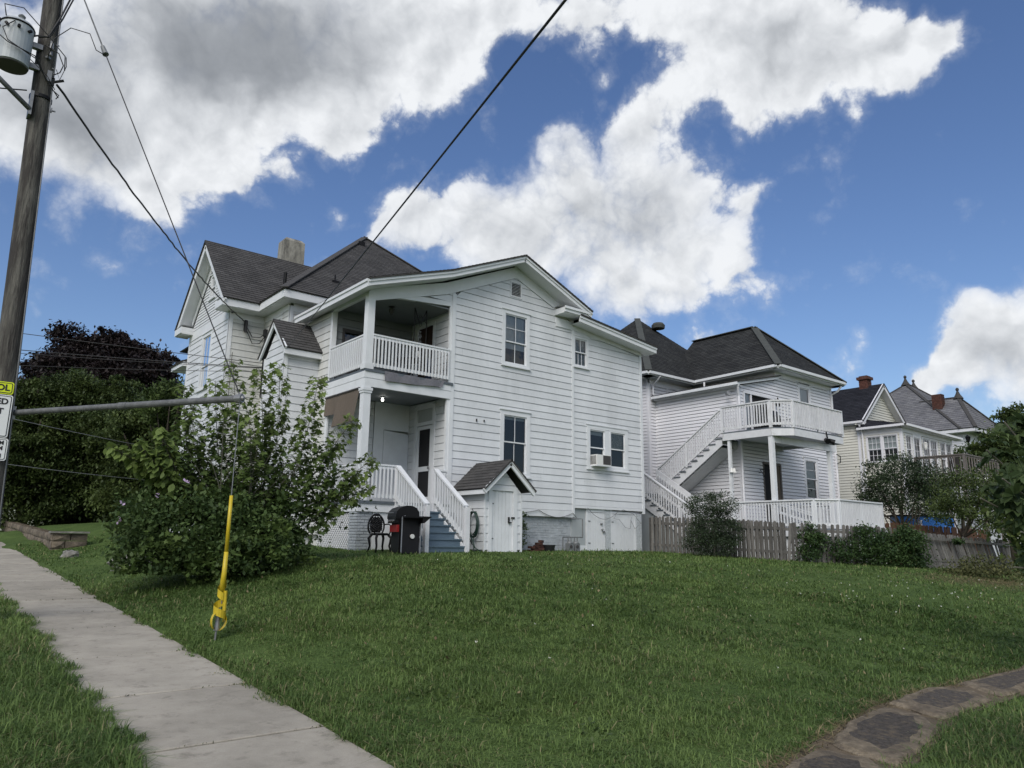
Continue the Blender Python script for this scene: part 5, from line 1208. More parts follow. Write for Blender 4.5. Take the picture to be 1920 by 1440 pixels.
# ------------------------------------------------------------------ stone retaining wall by the pavement
rwall = thing('stone_wall', 'low rough stone retaining wall holding the grass mound beside the pavement', 'wall', (4.1, 30, 1.0))
t = MB()
def stone(a, b, z0, z1, P, depth=.30):
    m = MB(); j = lambda s=.02: random.uniform(-s, s)
    c = [P(a+.012, z0+.008, .0+j()), P(b-.012, z0+.008, j()), P(b-.012, z0+.008, -depth), P(a+.012, z0+.008, -depth), P(a+.012+j(.012), z1-.008+j(.01), -.01+j()), P(b-.012+j(.012), z1-.008+j(.01), -.01+j()), P(b-.012, z1-.008, -depth), P(a+.012, z1-.008, -depth)]
    mid = [P((a+b)/2+j(.05), (z0+z1)/2+j(.03), .035+j(.02))]
    m.v = [tuple(v) for v in c+mid]; f = [(0, 3, 2, 1), (4, 5, 6, 7), (1, 2, 6, 5), (2, 3, 7, 6), (3, 0, 4, 7), (0, 1, 8), (1, 5, 8), (5, 4, 8), (4, 0, 8)]
    m.f = f; m.uv = [None]*len(f); m.build('stone', 'stone_wall', rwall)
for k in range(3):
    y = 27.55+(.0, .22, .1)[k]*.0
    first = True
    while y < 43:
        ln = random.uniform(.42, .75)*(1 if k else 1.15)
        zb = walk_z(3.6, y)-.12+.235*k; Pw = planeW(4.05+.012*(y-27.5))
        stone(y, y+ln, zb, zb+.235, Pw); y += ln
for k in range(3):
    x = 4.07
    for ln in ((.55, .42), (.36, .62), (.5, .47))[k]:
        zb = 1.02+.235*k; stone(x, x+ln, zb, zb+.235, planeS(27.52)); x += ln
t = MB(); t.prism([(3.98, 27.44, 1.73), (4.55, 27.40, 1.73), (5.08, 27.46, 1.73), (5.06, 27.95, 1.73), (4.5, 28.0, 1.73), (4.0, 27.96, 1.73)], (0, 0, .055)); t.build('coping', 'rock', rwall)
rw2 = thing('stone_pillar', 'stone gate pillar at the far end of the pavement behind the pole', 'wall', (3.9, 46.6, 1.9))
t = MB(); t.box(3.6, 4.3, 46.4, 47.0, 1.6, 2.55); t.box(3.52, 4.38, 46.32, 47.08, 2.55, 2.65); t.build('pillar', 'stone_wall', rw2)
t = MB(); t.prism([(x, y, H(x, y)+.02) for x, y in ((2.9, 43.2), (30, 46), (30, 49), (2.9, 46.2))], (0, 0, -.1)); o = t.build('driveway', 'asphalt', None, (4, 45, 1.8)); o['kind'] = 'structure'
# white-gabled carport low behind the mound
cpz = thing('carport', 'low white-gabled carport roof peeping over the grass mound', 'carport', (10.5, 44, 1.9))
t = MB(); t.prism([(7.6, 43, 2.1), (13.0, 43, 3.7), (13, 43, 2.75), (9.6, 43, 2.75)], (0, .12, 0)); t.build('gable_board', 'vinyl', cpz)
t = MB(); t.prism([(7.2, 42.9, 2.18), (13.0, 42.9, 3.84), (13.0, 42.9, 3.76), (7.2, 42.9, 2.10)], (0, 5, 0)); t.build('roof', 'shingle_dark', cpz)
t = MB(); t.box(10.0, 10.2, 43, 43.2, 1.6, 2.9); t.box(12.6, 12.8, 43, 43.2, 1.6, 2.9); t.build('post', 'vinyl', cpz)
t = MB(); t.box(8.2, 13, 46, 46.1, 1.5, 3.4); t.build('wall', 'interior_dark', cpz)
# ------------------------------------------------------------------ utility pole and what hangs on it
def pole_x(z): return 1.08-.025*z
pole = thing('utility_pole', 'tall weathered wooden utility pole on the verge left of the pavement', 'utility pole', (1.07, 12.3, .45))
t = MB(); t.tube([(pole_x(z), 12.3, z) for z in np.linspace(.2, 12.3, 30)], .158, 24, .118); t.build('shaft', 'pole_wood', pole, smooth=True)
t = MB(); t.tube([(pole_x(z)+.12, 12.19, z) for z in np.linspace(.4, 11.5, 12)], .009, 5); t.build('ground_wire', 'grey_metal', pole)
t = MB(); t.lathe((pole_x(8.0), 12.3, 8.0), [(.147, -.025), (.150, -.025), (.150, .025), (.147, .025)], 20); t.build('steel_band', 'black_metal', pole)
t = MB(); t.box(.74, .78, 12.10, 12.30, 7.62, 8.0); t.box(.90, .96, 12.135, 12.165, 8.25, 8.42); t.tube([(.86, 12.16, 8.62), (.90, 12.12, 8.62)], .03, 6); t.tube([(.8, 12.3, 7.84), (1.08, 12.22, 7.84)], .012, 6); t.box(1.02, 1.035, 12.19, 12.25, 7.81, 7.87)
t.tube([(.90, 12.16, 8.9), (.90, 12.12, 8.76)], .028, 8); t.tube([(.90, 12.16, 8.74), (.90, 12.11, 8.64)], .024, 8); t.tube([(.75, 12.3, 8.95), (1.0, 12.2, 8.9)], .012, 6); t.tube([(.75, 12.3, 8.55), (.98, 12.2, 8.5)], .012, 6)
t.build('hardware', 'grey_metal', pole)
t = MB(); t.tube([(.92, 12.25, 8.22), (1.0, 12.18, 8.22), (1.0, 12.18, 8.34), (.93, 12.25, 8.36)], .012, 5); t.tube([(1.0, 12.18, 8.28), (1.12, 12.15, 8.34)], .02, 6); t.build('bracket', 'wire_black', pole)
# transformer can
tr = thing('transformer', 'grey cylindrical transformer can hung on the left side of the pole', 'transformer', (.42, 12.2, 8.4))
TC = Vector((.455, 12.15, 8.29))
t = MB(); t.lathe(TC, [(.19, 0), (.215, .015), (.215, .62), (.22, .62), (.22, .65), (.19, .69), (.08, .72)], 28); t.build('tank', 'transformer_grey', tr, smooth=False)
t = MB(); t.lathe(TC, [(.205, -.012), (.208, -.002)], 28); t.build('tank_base', 'dark_plastic', tr)
t = MB(); t.lathe(TC+Vector((0, 0, .62)), [(.222, 0), (.228, .01), (.222, .025)], 28); t.build('lid_band', 'black_metal', tr)
t = MB(); t.lathe(TC+Vector((.03, -.02, .70)), [(.07, 0), (.045, .03), (.06, .06), (.04, .09), (.05, .12), (.02, .15)], 12); t.build('bushing', 'gas_grey', tr)
t = MB()
for a in (-2.2, -1.55, -.9, -2.9): 
    p = TC+Vector((.21*math.cos(a), .21*math.sin(a), .53)); t.tube([p, p+Vector((.05*math.cos(a), .05*math.sin(a), .0))], .022, 8)
t.build('terminal', 'black_metal', tr)
t = MB(); t.box(.64, .80, 12.16, 12.24, 8.72, 8.80); t.box(.64, .80, 12.16, 12.24, 8.38, 8.46); t.build('hanger', 'grey_metal', tr)
wl = MB()
wl.tube([TC+Vector((-.16, -.16, .66)), TC+Vector((-.20, -.15, .84)), TC+Vector((.03, -.1, .92)), TC+Vector((.35, -.1, .65)), (1.08, 12.05, 8.68), (1.10, 12.05, 8.45)], .008, 6)
wl.tube([TC+Vector((-.22, -.15, .60)), TC+Vector((-.27, -.2, .35)), TC+Vector((-.1, -.28, .2)), TC+Vector((.25, -.22, .16)), (.82, 12.1, 8.35), (1.0, 12.1, 8.1), (1.08, 12.1, 8.05), (1.05, 12.1, 7.98)], .008, 6)
wl.tube([TC+Vector((-.05, -.22, .60)), TC+Vector((-.18, -.24, .42)), TC+Vector((-.1, -.26, .24)), TC+Vector((.3, -.2, .12)), (.88, 12.1, 8.25), (1.08, 12.12, 8.02)], .008, 6)
wl.tube([(1.15, 12.25, 10.2), (.95, 12.1, 9.3), (.84, 12.1, 8.92), (.70, 12.1, 8.88), (.62, 12.1, 8.82)], .014, 6)
wl.tube([(1.19, 12.25, 10.2), (.98, 12.12, 9.3), (.86, 12.1, 8.94), (.72, 12.1, 8.86)], .012, 6)
wl.tube([(.82, 12.1, 8.78), (1.0, 12.1, 8.72), (1.08, 12.1, 8.55), (1.05, 12.1, 8.42), (.98, 12.1, 8.35)], .008, 6)
wl.tube([(.62, 12.1, 8.5), (.9, 12.1, 8.3), (1.02, 12.1, 8.12)], .006, 5)
wl.tube([(1.0, 12.1, 8.45), (1.06, 12.1, 8.3), (1.12, 12.1, 8.55), (1.1, 12.1, 8.7)], .006, 5)
tag(wl.build('pole_wiring', 'wire_black', None, (1, 12.1, 8.3), smooth=True), 'tangle of black jumper wires looping from the transformer across the pole', 'wire')
la = MB(); la.tube([(.76, 12.12, 7.70), (.30, 12.05, 8.02), (-1.2, 11.8, 9.2)], .035, 10); la = la.build('lamp_arm', 'galvanised', None, (.7, 12.12, 7.7), smooth=True); tag(la, 'grey metal street lamp arm slanting off the left of the pole', 'lamp arm')

# signs
def text_mesh(s, size, loc, parent, m, align='RIGHT'):
    cu = bpy.data.curves.new('lettering', 'FONT'); cu.body = s; cu.size = size; cu.extrude = .0015; cu.align_x = align; cu.align_y = 'CENTER'; cu.offset = .004*size/.1*.8
    o = bpy.data.objects.new('tmp', cu); me = bpy.data.meshes.new_from_object(o); bpy.data.objects.remove(o)
    me.materials.clear(); me.materials.append(MATS[m]); me.name = 'lettering'
    r = link('lettering', me, parent, loc); r.rotation_euler = (R(90), 0, 0); return r
def rounded(x0, x1, z0, z1, r, y, n=5):
    out = []
    for cx, cz, a0 in ((x1-r, z0+r, -90), (x1-r, z1-r, 0), (x0+r, z1-r, 90), (x0+r, z0+r, 180)):
        for k in range(n+1): a = R(a0+90*k/n); out.append((cx+r*math.cos(a), y, cz+r*math.sin(a)))
    return out
def sign(name, label, x0, x1, z0, z1, bg, lines, border=.018):
    root = thing(name, label, 'sign', ((x0+x1)/2, 12.1, z0))
    yb = 12.105
    for nm, ins, m, yy in (('plate', 0, bg, yb), ('border', .014, 'sign_black', yb-.003), ('face', .014+border*.55, bg, yb-.0045)):
        t = MB(); t.prism(rounded(x0+ins, x1-ins, z0+ins, z1-ins, .03-ins*.5, yy), (0, .0025, 0)); t.build(nm, m, root)
    for s, size, x, z, al in lines: text_mesh(s, size, (x, yb-.0065, z), root, 'sign_black', al)
    return root
sign('school_sign', 'yellow SCHOOL sign, topmost of the signs on the pole', .48, 1.085, 3.495, 3.665, 'sign_yellow', [('SCHOOL', .115, 1.04, 3.58, 'RIGHT')])
sign('speed_sign', 'white SPEED LIMIT 25 sign, middle of the signs on the pole', .58, 1.095, 2.905, 3.485, 'sign_white', [('SPEED', .110, 1.046, 3.39, 'RIGHT'), ('LIMIT', .110, 1.005, 3.257, 'RIGHT'), ('25', .255, .975, 3.085, 'RIGHT')])
sign('hours_sign', 'small white plaque lettered AM, PM and ON, lowest of the signs on the pole', .62, 1.115, 2.595, 2.895, 'sign_white', [('AM', .074, 1.068, 2.832, 'RIGHT'), ('PM', .074, 1.062, 2.76, 'RIGHT'), ('ON', .074, 1.056, 2.656, 'RIGHT')], .014)

# pavement guy: steel strut, wire, yellow guard, anchor
PE = Vector((3.2, 9.29, 3.33)); PSt = Vector((1.10, 12.3, 3.27))
gs = thing('guy_strut', 'galvanised steel pipe reaching from the pole out over the pavement', 'pipe', PSt)
t = MB(); t.tube([PSt, PSt.lerp(PE, .52)], .040, 14); t.tube([PSt.lerp(PE, .515), PE], .044, 14); t.tube([PSt.lerp(PE, .50), PSt.lerp(PE, .535)], .049, 14); t.build('pipe', 'galvanised', gs, smooth=False)
t = MB(); d = (PE-PSt).normalized(); t.tube([PE-d*.06, PE+d*.03], .054, 12); t.tube([PE+Vector((0, 0, -.05)), PE+Vector((0, 0, .06))], .03, 8); t.sphere(PE+d*.03, .035, 8, 6); t.build('end_fitting', 'grey_metal', gs)
t = MB(); t.box(1.0, 1.16, 12.22, 12.38, 3.18, 3.36); t.build('bracket', 'grey_metal', gs)
TOP = Vector((pole_x(10.6)+.03, 12.2, 10.6)); INS = PE.lerp(TOP, .72)
gw = thing('guy_wire', 'taut grey guy wire with an insulator, running from pole top through the strut end', 'wire', PE)
t = MB(); t.tube([PE+Vector((0, 0, .03)), INS], .008, 6); t.tube([INS, INS.lerp(TOP, .02)], .02, 6); t.build('strand', 'wire_black', gw)
t = MB(); t.tube([INS, TOP], .011, 6); t.build('insulator_rod', 'galvanised', gw)
t = MB(); dd = (TOP-INS).normalized(); t.tube([INS-dd*.02, INS+dd*.03, INS+dd*.14], .045, 10, .03); t.build('insulator', 'gas_grey', gw)
t = MB(); t.tube([INS-dd*.05, INS+Vector((-.12, 0, .0)), INS+Vector((-.22, .05, .25)), INS+Vector((-.45, .2, .32)), INS+Vector((-.62, .3, .12)), INS+Vector((-.66, .35, -.2))], .007, 5); t.build('jumper', 'wire_black', gw, smooth=True)
AG = Vector((3.2, 9.29, H(3.2, 9.29)+.05))
t = MB(); t.tube([PE, AG+Vector((0, 0, .35))], .006, 6); t.build('strand', 'grey_metal', gw)
gg = thing('guy_guard', 'bright yellow plastic guy guard standing in the grass edge beside the pavement', 'guy guard', AG)
def gpt(z): return Vector((3.2-.05*max(0, (.75-z)), 9.29, AG.z+z))
t = MB(); t.tube([gpt(1.62), gpt(.95)], .021, 12, .024); t.tube([gpt(.95), gpt(.70), gpt(.48)], .025, 12, .034); t.build('sleeve', 'guard_yellow', gg, smooth=True)
t = MB()
for k in range(30):
    a0, a1 = k/30, (k+1)/30
    def sp(a, w): 
        z = .58-.40*a; an = a*2*math.pi*2.1; r = .045+.045*a*a; c = gpt(z); return c+Vector((r*math.cos(an), r*math.sin(an), w))
    t.face([sp(a0, -.045), sp(a1, -.045), sp(a1, .045), sp(a0, .045)])
for sg in (1, -1):
    pr = None
    for k in range(13):
        a = math.pi*k/12; c = gpt(.17)+Vector((sg*.085*math.sin(a), -.03*math.sin(a), .10*math.cos(a)-.02*k/12)); w = Vector((0, .035, 0))
        if pr is not None: t.face([pr-w, pr+w, c+w, c-w])
        pr = c
t.build('curled_strip', 'guard_yellow', gg)
t = MB(); t.tube([gpt(.50)+Vector((.035, -.03, 0)), gpt(.28)+Vector((.05, -.03, 0)), gpt(.24)+Vector((.03, -.03, 0))], .022, 8); t.build('strip_tail', 'guard_yellow', gg)
t = MB(); t.tube([gpt(-.1), gpt(.30)], .012, 8); t.tube([gpt(.05), gpt(.20)], .035, 8, .02); t.tube([gpt(.16), gpt(.22)], .03, 8); t.build('anchor_rod', 'grey_metal', gg)

# overhead cables
def cable(label, a, b_, sag, r, n=40, wob=0., m='wire_black', name='overhead_cable'):
    pts = sagline(a, b_, sag, n)
    if wob: pts = [p+Vector((random.uniform(-wob, wob), 0, random.uniform(-wob, wob))) for p in pts]
    t = MB(); t.tube(pts, r, 6); o = t.build(name, m, None, Vector(a), smooth=True); return tag(o, label, 'cable')
cable('twisted black service cable sagging from the pole to the white house corner', (pole_x(8.3)+.17, 12.12, 8.22), (7.93, 23.2, 8.40), .28, .017, 60, .010)
cable('thick black cable crossing the sky from top centre to the little bay roof', (8.02, 19.78, 6.92), (2.78, 2.89, 4.9), .02, .0098, 30)
cable('upper thin wire running left from the white house past the pole', (8.05, 21.5, 6.75), (-25, 48, 13.1), .5, .010, 30)
cable('upper of the two close wires left of the white house', (8.05, 21.5, 6.62), (-25, 48, 12.1), .9, .012, 30)
cable('lower of the two close wires left of the white house', (8.05, 21.5, 6.60), (-25, 48, 11.6), .9, .008, 30)
cable('lowest thin wire in front of the purple tree', (8.05, 21.5, 6.5), (-25, 48, 10.6), 1.1, .008, 30)
cable('upper pale wire in front of the dark green trees', (-8, 30, 7.6), (12, 34, 5.0), .4, .012, 20, 0, 'grey_metal')
cable('lower pale wire in front of the dark green trees', (-8, 30, 5.3), (12, 34, 3.9), .4, .012, 20, 0, 'grey_metal')
cable('short wire behind the transformer left of the pole', (.7, 12.35, 8.1), (-2.5, 13, 7.6), .05, .010, 10)
cable('thin wire rising left behind the transformer', (.4, 12.4, 8.5), (-2.5, 13.4, 7.2), .0, .007, 10)
cable('loose thin wire hanging down the west wall of the white house', (7.62, 23.2, 7.35), (7.62, 23.2, 3.0), 0, .010, 6)

# ------------------------------------------------------------------ things round the white house
bl = thing('roller_shade', 'brown roll-down shade hanging further back in the porch side opening, shorter one', 'shade', (9.0, 19.0, 5.5))
def shade(root, y0, y1, z0a, z0b, ztop, skew):
    t = MB(); n = 10
    for k in range(n):
        a, b_ = k/n, (k+1)/n
        f = lambda q, top: (8.985+.03*math.sin(q*5)*(0 if top else 1), y0+(y1-y0)*q+(0 if top else skew), ztop if top else z0a+(z0b-z0a)*q)
        t.face([f(a, False), f(b_, False), f(b_, True), f(a, True)])
    t.build('fabric', 'shade_brown', root)
    t = MB(); t.tube([(8.98, y0+skew, z0a), (8.98, y1+skew, z0b)], .012, 6); t.build('bottom_bar', 'dark_plastic', root)
    t = MB(); t.tube([(8.98, y0, ztop+.0), (8.98, y1, ztop+.0)], .028, 8); t.build('roller', 'dark_plastic', root)
shade(bl, 18.45, 19.2, 4.95, 4.98, 5.49, 0)
bl2 = thing('roller_shade', 'brown roll-down shade nearest the porch post, hanging longer and askew', 'shade', (9.0, 17.8, 5.5)); shade(bl2, 17.22, 18.40, 4.66, 4.62, 5.49, .30)
rg_ = MB()
n = 16
for k in range(n):
    a, b_ = k/n, (k+1)/n
    f = lambda q, z, e: (9.53+1.80*q-(.10 if z == 0 else 0)*q, 16.925-.012*math.sin(q*17+e)-.02*(1-z), 5.70+.08*q*(1-z)+.008*math.sin(q*9) if z == 0 else 5.97)
    rg_.face([f(a, 0, 0), f(b_, 0, 0), f(b_, 1, 0), f(a, 1, 0)])
rg_.face([(11.22, 16.91, 5.76), (11.33, 16.90, 5.80), (11.42, 16.92, 5.99), (11.33, 16.93, 5.98)]); rg_.face([(9.53, 16.93, 5.97), (11.33, 16.93, 5.97), (11.33, 17.1, 5.985), (9.53, 17.1, 5.985)])
tag(rg_.build('hanging_rug', 'rug_grey', None, (10.4, 16.95, 5.97)), 'grey rug hung over the balcony edge of the white house', 'rug')
# iron trellis and wind spinner on the balcony
tl = thing('iron_trellis', 'tall black wire trellis of diamonds hung behind the balcony rail', 'trellis', (11.0, 17.6, 6.0))
t = MB()
for x in (10.72, 11.12): t.tube([(x, 17.5, 6.0), (x, 17.5, 8.1)], .015, 5)
for z in (6.55, 7.30): 
    for s in (1, -1): t.tube([(10.92-s*.20, 17.5, z+.55 if z < 7 else 8.1), (10.92-s*.02, 17.5, z+.02 if z < 7 else 7.68)], .015, 5); t.tube([(10.92-s*.02, 17.5, z-.02+.62), (10.92-s*.20, 17.5, z+.55-.15)], .008, 5)
for z in (7.64, 6.60): t.tube([(10.92+.045*math.cos(k*.7), 17.5, z+.045*math.sin(k*.7)) for k in range(10)], .008, 5)
t.build('wire_frame', 'black_metal', tl)
ws = thing('wind_spinner', 'silver spiral wind spinner hanging in the balcony', 'ornament', (10.92, 17.5, 7.5))
t = MB()
for k in range(18):
    a0, a1 = k*.5, (k+1)*.5; z0, z1 = 7.45-.028*k, 7.45-.028*(k+1); r = .05
    t.face([(10.92+r*math.cos(a0), 17.5+r*math.sin(a0), z0), (10.92-r*math.cos(a0), 17.5-r*math.sin(a0), z0), (10.92-r*math.cos(a1), 17.5-r*math.sin(a1), z1), (10.92+r*math.cos(a1), 17.5+r*math.sin(a1), z1)])
t.build('spiral', 'galvanised', ws)
bt = thing('balcony_table', 'round black table with blue cloth behind the balcony balusters', 'table', (11.0, 17.9, 5.97))
t = MB(); t.lathe((10.9, 18.0, 6.66), [(.36, 0), (.38, .02), (.36, .04)], 18); t.build('table_top', 'black_metal', bt)
t = MB(); t.lathe((10.9, 18.0, 5.97), [(.2, 0), (.04, .05), (.04, .69)], 10); t.build('leg', 'black_metal', bt)
t = MB(); t.box(11.18, 11.36, 17.5, 17.56, 6.1, 6.72); o = t.build('blue_towel', 'navy', None, (11.27, 17.53, 6.1)); tag(o, 'dark blue towel hanging behind the balcony balusters', 'towel')
t = MB(); t.lathe((10.95, 17.6, 6.70), [(.07, 0), (.075, .16), (.05, .18)], 12); o = t.build('white_pot', 'white_plastic', None, (10.95, 17.6, 6.7)); tag(o, 'small white pot on the balcony table under the spinner', 'pot')

# air conditioner in the double window
ac = thing('air_conditioner', 'white window air conditioner sticking out of the double window', 'air conditioner', (17.5, 16.9, 4.1))
t = MB(); t.box(17.22, 17.86, 16.72, 17.03, 4.09, 4.42); t.build('housing', 'white_plastic', ac)
t = MB(); t.box(17.50, 17.85, 16.712, 16.718, 4.11, 4.40); t.build('back_grille', 'dark_plastic', ac)
t = MB(); 
for k in range(8): t.box(17.212, 17.219, 16.76, 17.0, 4.12+.035*k, 4.135+.035*k)
t.build('vent', 'dark_plastic', ac)
t = MB(); t.box(17.2, 17.92, 16.70, 17.03, 4.05, 4.085); t.build('shelf', 'trim', ac)

# hose on the shed wall
hs = thing('garden_hose', 'coiled dark green garden hose hanging on the shed side wall', 'hose', (11.9, 16.35, 2.0))
t = MB()
for k in range(5):
    r0, r1 = .19+.02*random.random(), .30+.05*random.random(); c = Vector((11.90-.018*k, 16.04+random.uniform(-.03, .03), 2.40-r1))
    t.tube([c+Vector((random.uniform(-.006, .006), r0*math.cos(a), r1*math.sin(a))) for a in np.linspace(0, 2*math.pi, 22)], .0125, 6)
t.build('coil', 'hose_green', hs, smooth=True)
t = MB(); t.tube([(11.86, 16.0, 1.85), (11.86, 16.0, 1.6), (11.84, 15.95, 1.42), (11.75, 15.8, 1.37)], .0125, 6); t.tube([(11.86, 16.2, 1.72), (11.75, 15.9, 1.55), (11.42, 15.5, 1.72), (11.35, 15.35, 1.66), (11.40, 15.32, 1.48), (11.62, 15.30, 1.36), (12.0, 15.30, 1.345)], .0125, 6); t.build('tail', 'hose_green', hs, smooth=True)
t = MB(); t.tube([(11.97, 16.05, 2.40), (11.86, 16.05, 2.40), (11.84, 16.05, 2.48)], .012, 6); t.build('hook', 'black_metal', hs)

# cast iron chair
chx, chy = 9.12, 16.05; cz = H(chx, chy)-.01
cr = thing('garden_chair', 'ornate black cast-iron garden chair in front of the porch', 'chair', (chx, chy, cz))
def cpt(x, y, z): return (chx+x, chy+y, cz+z)
t = MB(); t.lathe(cpt(0, 0, .43), [(.20, -.03), (.225, -.01), (.225, .01), (.18, .025)], 18); t.build('seat', 'black_iron', cr)
t = MB()
bk_ = []
for k in range(25):
    a = math.pi*(-.12+1.24*k/24); bk_.append(cpt(-.215*math.cos(a)*(1.0 if k not in () else 1), .20, .62+.27*max(-.55, math.sin(a))))
t.tube([cpt(-.16, .2, .44)]+bk_+[cpt(.16, .2, .44)], .022, 6); t.tube([cpt(.10*math.cos(a), .2, .86+.05*math.sin(a)) for a in np.linspace(0, math.pi, 9)], .014, 6); t.tube([cpt(.045*math.cos(a), .2, .83+.04*math.sin(a)) for a in np.linspace(0, 2*math.pi, 9)], .012, 5)
for s in (1, -1):
    for k in range(-6, 7):
        x0 = k*.040; pts = []
        for q in np.linspace(0, 1, 9):
            x = x0+s*.30*(q-.5); z = .47+.36*q
            if (x/.20)**2+((z-.65)/.22)**2 < 1: pts.append(cpt(x, .2+.01*s, z))
        if len(pts) > 1: t.tube(pts, .013, 5)
t.build('backrest', 'black_iron', cr)
for sx in (1, -1):
    t = MB(); t.tube([cpt(.215*sx, .2, .66), cpt(.245*sx, .05, .67), cpt(.25*sx, -.12, .62), cpt(.22*sx, -.14, .52), cpt(.2*sx, -.10, .44)], .016, 6); t.build('armrest', 'black_iron', cr, smooth=True)
    for sy_ in (1, -1):
        t = MB(); t.tube([cpt(.15*sx, .13*sy_, .42), cpt(.20*sx, .18*sy_, .33), cpt(.17*sx, .16*sy_, .15), cpt(.21*sx, .2*sy_, .0)], .036, 7, .020); t.build('leg', 'black_iron', cr, smooth=True)
# gas grill
gx, gy = 9.32, 15.15; gz = H(gx, gy)-.01
gl = thing('gas_grill', 'black gas grill with red panel standing by the foot of the steps', 'grill', (gx, gy, gz))
def gp(x, y, z):   # turned so that its end faces the lawn
    c, s_ = math.cos(R(-12)), math.sin(R(-12)); return (gx+c*x-s_*y, gy+s_*x+c*y, gz+z)
def gbox(t, x0, x1, y0, y1, z0, z1): t.hexa([gp(x0, y0, z0), gp(x1, y0, z0), gp(x1, y1, z0), gp(x0, y1, z0), gp(x0, y0, z1), gp(x1, y0, z1), gp(x1, y1, z1), gp(x0, y1, z1)])
t = MB(); gbox(t, -.20, .26, -.02, .55, .03, .86); t.build('cart', 'black_metal', gl)
t = MB(); pf = [(-.30, .80), (-.30, .86), (-.27, .97), (-.19, 1.05), (-.05, 1.10), (.10, 1.10), (.21, 1.05), (.27, .96), (.28, .80)]
t.v = [gp(x, -.02, z) for x, z in pf]+[gp(x, .60, z) for x, z in pf]; nn = len(pf)
t.f = [tuple(range(nn)), tuple(reversed(range(nn, 2*nn)))]+[((k+1) % nn, k, nn+k, nn+(k+1) % nn) for k in range(nn)]; t.uv = [None]*len(t.f); t.build('lid', 'black_metal', gl)
t = MB(); t.tube([gp(-.33, .05, .93), gp(-.36, .1, .93), gp(-.36, .5, .93), gp(-.33, .55, .93)], .014, 6); t.build('lid_handle', 'grey_metal', gl)
t = MB(); gbox(t, -.30, -.20, .0, .55, .70, .80); t.build('control_panel', 'black_metal', gl)
t = MB(); gbox(t, -.26, -.202, -.0, .5, .50, .66); t.build('front_panel', 'red_enamel', gl)
for k in range(3):
    t = MB(); a = gp(-.305, .08+.15*k, .75); b_ = gp(-.34, .08+.15*k, .75); t.tube([a, b_], .028, 10); t.build('knob', 'grey_metal', gl)
t = MB(); t.hexa([gp(-.20, -.20, .02), gp(.22, -.20, .02), gp(.22, -.17, .02), gp(-.20, -.17, .02), gp(-.15, -.08, .80), gp(.28, -.08, .80), gp(.28, -.05, .80), gp(-.15, -.05, .80)]); t.build('folded_shelf', 'black_metal', gl)
t = MB(); gbox(t, -.16, .46, -.32, -.06, .82, .855); t.hexa([gp(.26, -.3, .70), gp(.30, -.3, .70), gp(.30, -.06, .70), gp(.26, -.06, .70), gp(.26, -.3, .82), gp(.44, -.3, .82), gp(.44, -.06, .82), gp(.26, -.06, .82)]); t.build('side_shelf', 'black_metal', gl)
for x in (-.21, .24):
    t = MB(); t.tube([gp(x, -.22, 0), gp(x+.05, -.09, .84), gp(x+.12, -.09, .86)], .016, 6); t.build('leg', 'grey_metal', gl)
t = MB(); c = Vector(gp(.06, -.155, .40)); t.tube([c+Vector((0, -.035, 0)), c], .052, 14); t.build('badge', 'white_plastic', gl)

# bricks, planter, gas meters, weeds at the wall
bst = [(14.42, 16.55, 1.35, 0), (14.66, 16.58, 1.35, .1), (14.45, 16.56, 1.42, .15), (14.68, 16.56, 1.42, -.1), (14.52, 16.55, 1.49, .35), (14.70, 16.60, 1.49, .2), (14.62, 16.56, 1.56, -.2), (14.72, 16.58, 1.63, .5), (14.25, 16.5, 1.36, 1.5), (14.28, 16.5, 1.46, 1.5)]
BRL = ['left brick of the bottom layer in the pile by the foundation', 'right brick of the bottom layer in the pile by the foundation', 'left brick of the second layer in the pile by the foundation', 'right brick of the second layer in the pile by the foundation', 'left brick of the third layer in the pile by the foundation', 'right brick of the third layer, beside the black planter', 'brick just under the topmost one of the pile', 'topmost crooked brick of the pile by the foundation', 'lower loose brick beside the tall weed at the shed corner', 'upper loose brick beside the tall weed at the shed corner']
bm = MB(); bm.box(-.105, .105, -.05, .05, 0, .065); bme = bm.mesh('brick', (0, 0, 0), 'brick_red')
for k, (x, y, z, a) in enumerate(bst):
    o = link('brick', bme, None, (x, y, z)); o.rotation_euler = (random.uniform(-.05, .05), random.uniform(-.08, .08), a); tag(o, BRL[k], 'brick', 'bricks piled by the foundation')
pt = thing('planter', 'black plastic tub of pale grass between the bricks and the gas meters', 'planter', (15.02, 16.6, 1.34))
t = MB(); t.lathe((15.02, 16.6, 1.34), [(.16, 0), (.205, .20), (.215, .20), (.215, .23), (.19, .23), (.18, .19)], 18); t.build('tub', 'pot_black', pt)
for k, (x, lab) in enumerate(((15.98, 'left one of the two grey gas meters low on the wall'), (16.24, 'right one of the two grey gas meters low on the wall'))):
    g_ = thing('gas_meter', lab, 'gas meter', (x, 16.7, 1.35))
    t = MB(); t.box(x-.10, x+.10, 16.62, 16.78, 1.36, 1.62); t.lathe((x, 16.70, 1.62), [(.10, 0), (.08, .05), (.03, .07)], 12); t.build('body', 'gas_grey', g_)
    t = MB(); t.tube([(x-.06, 16.70, 1.64), (x-.06, 16.70, 1.80)], .02, 6); t.tube([(x+.06, 16.70, 1.64), (x+.06, 16.70, 1.80)], .02, 6); t.build('pipe', 'grey_metal', g_)
    t = MB(); t.tube([(x-.02, 16.615, 1.52), (x-.02, 16.60, 1.52)], .05, 12); t.build('dial', 'dark_plastic', g_)
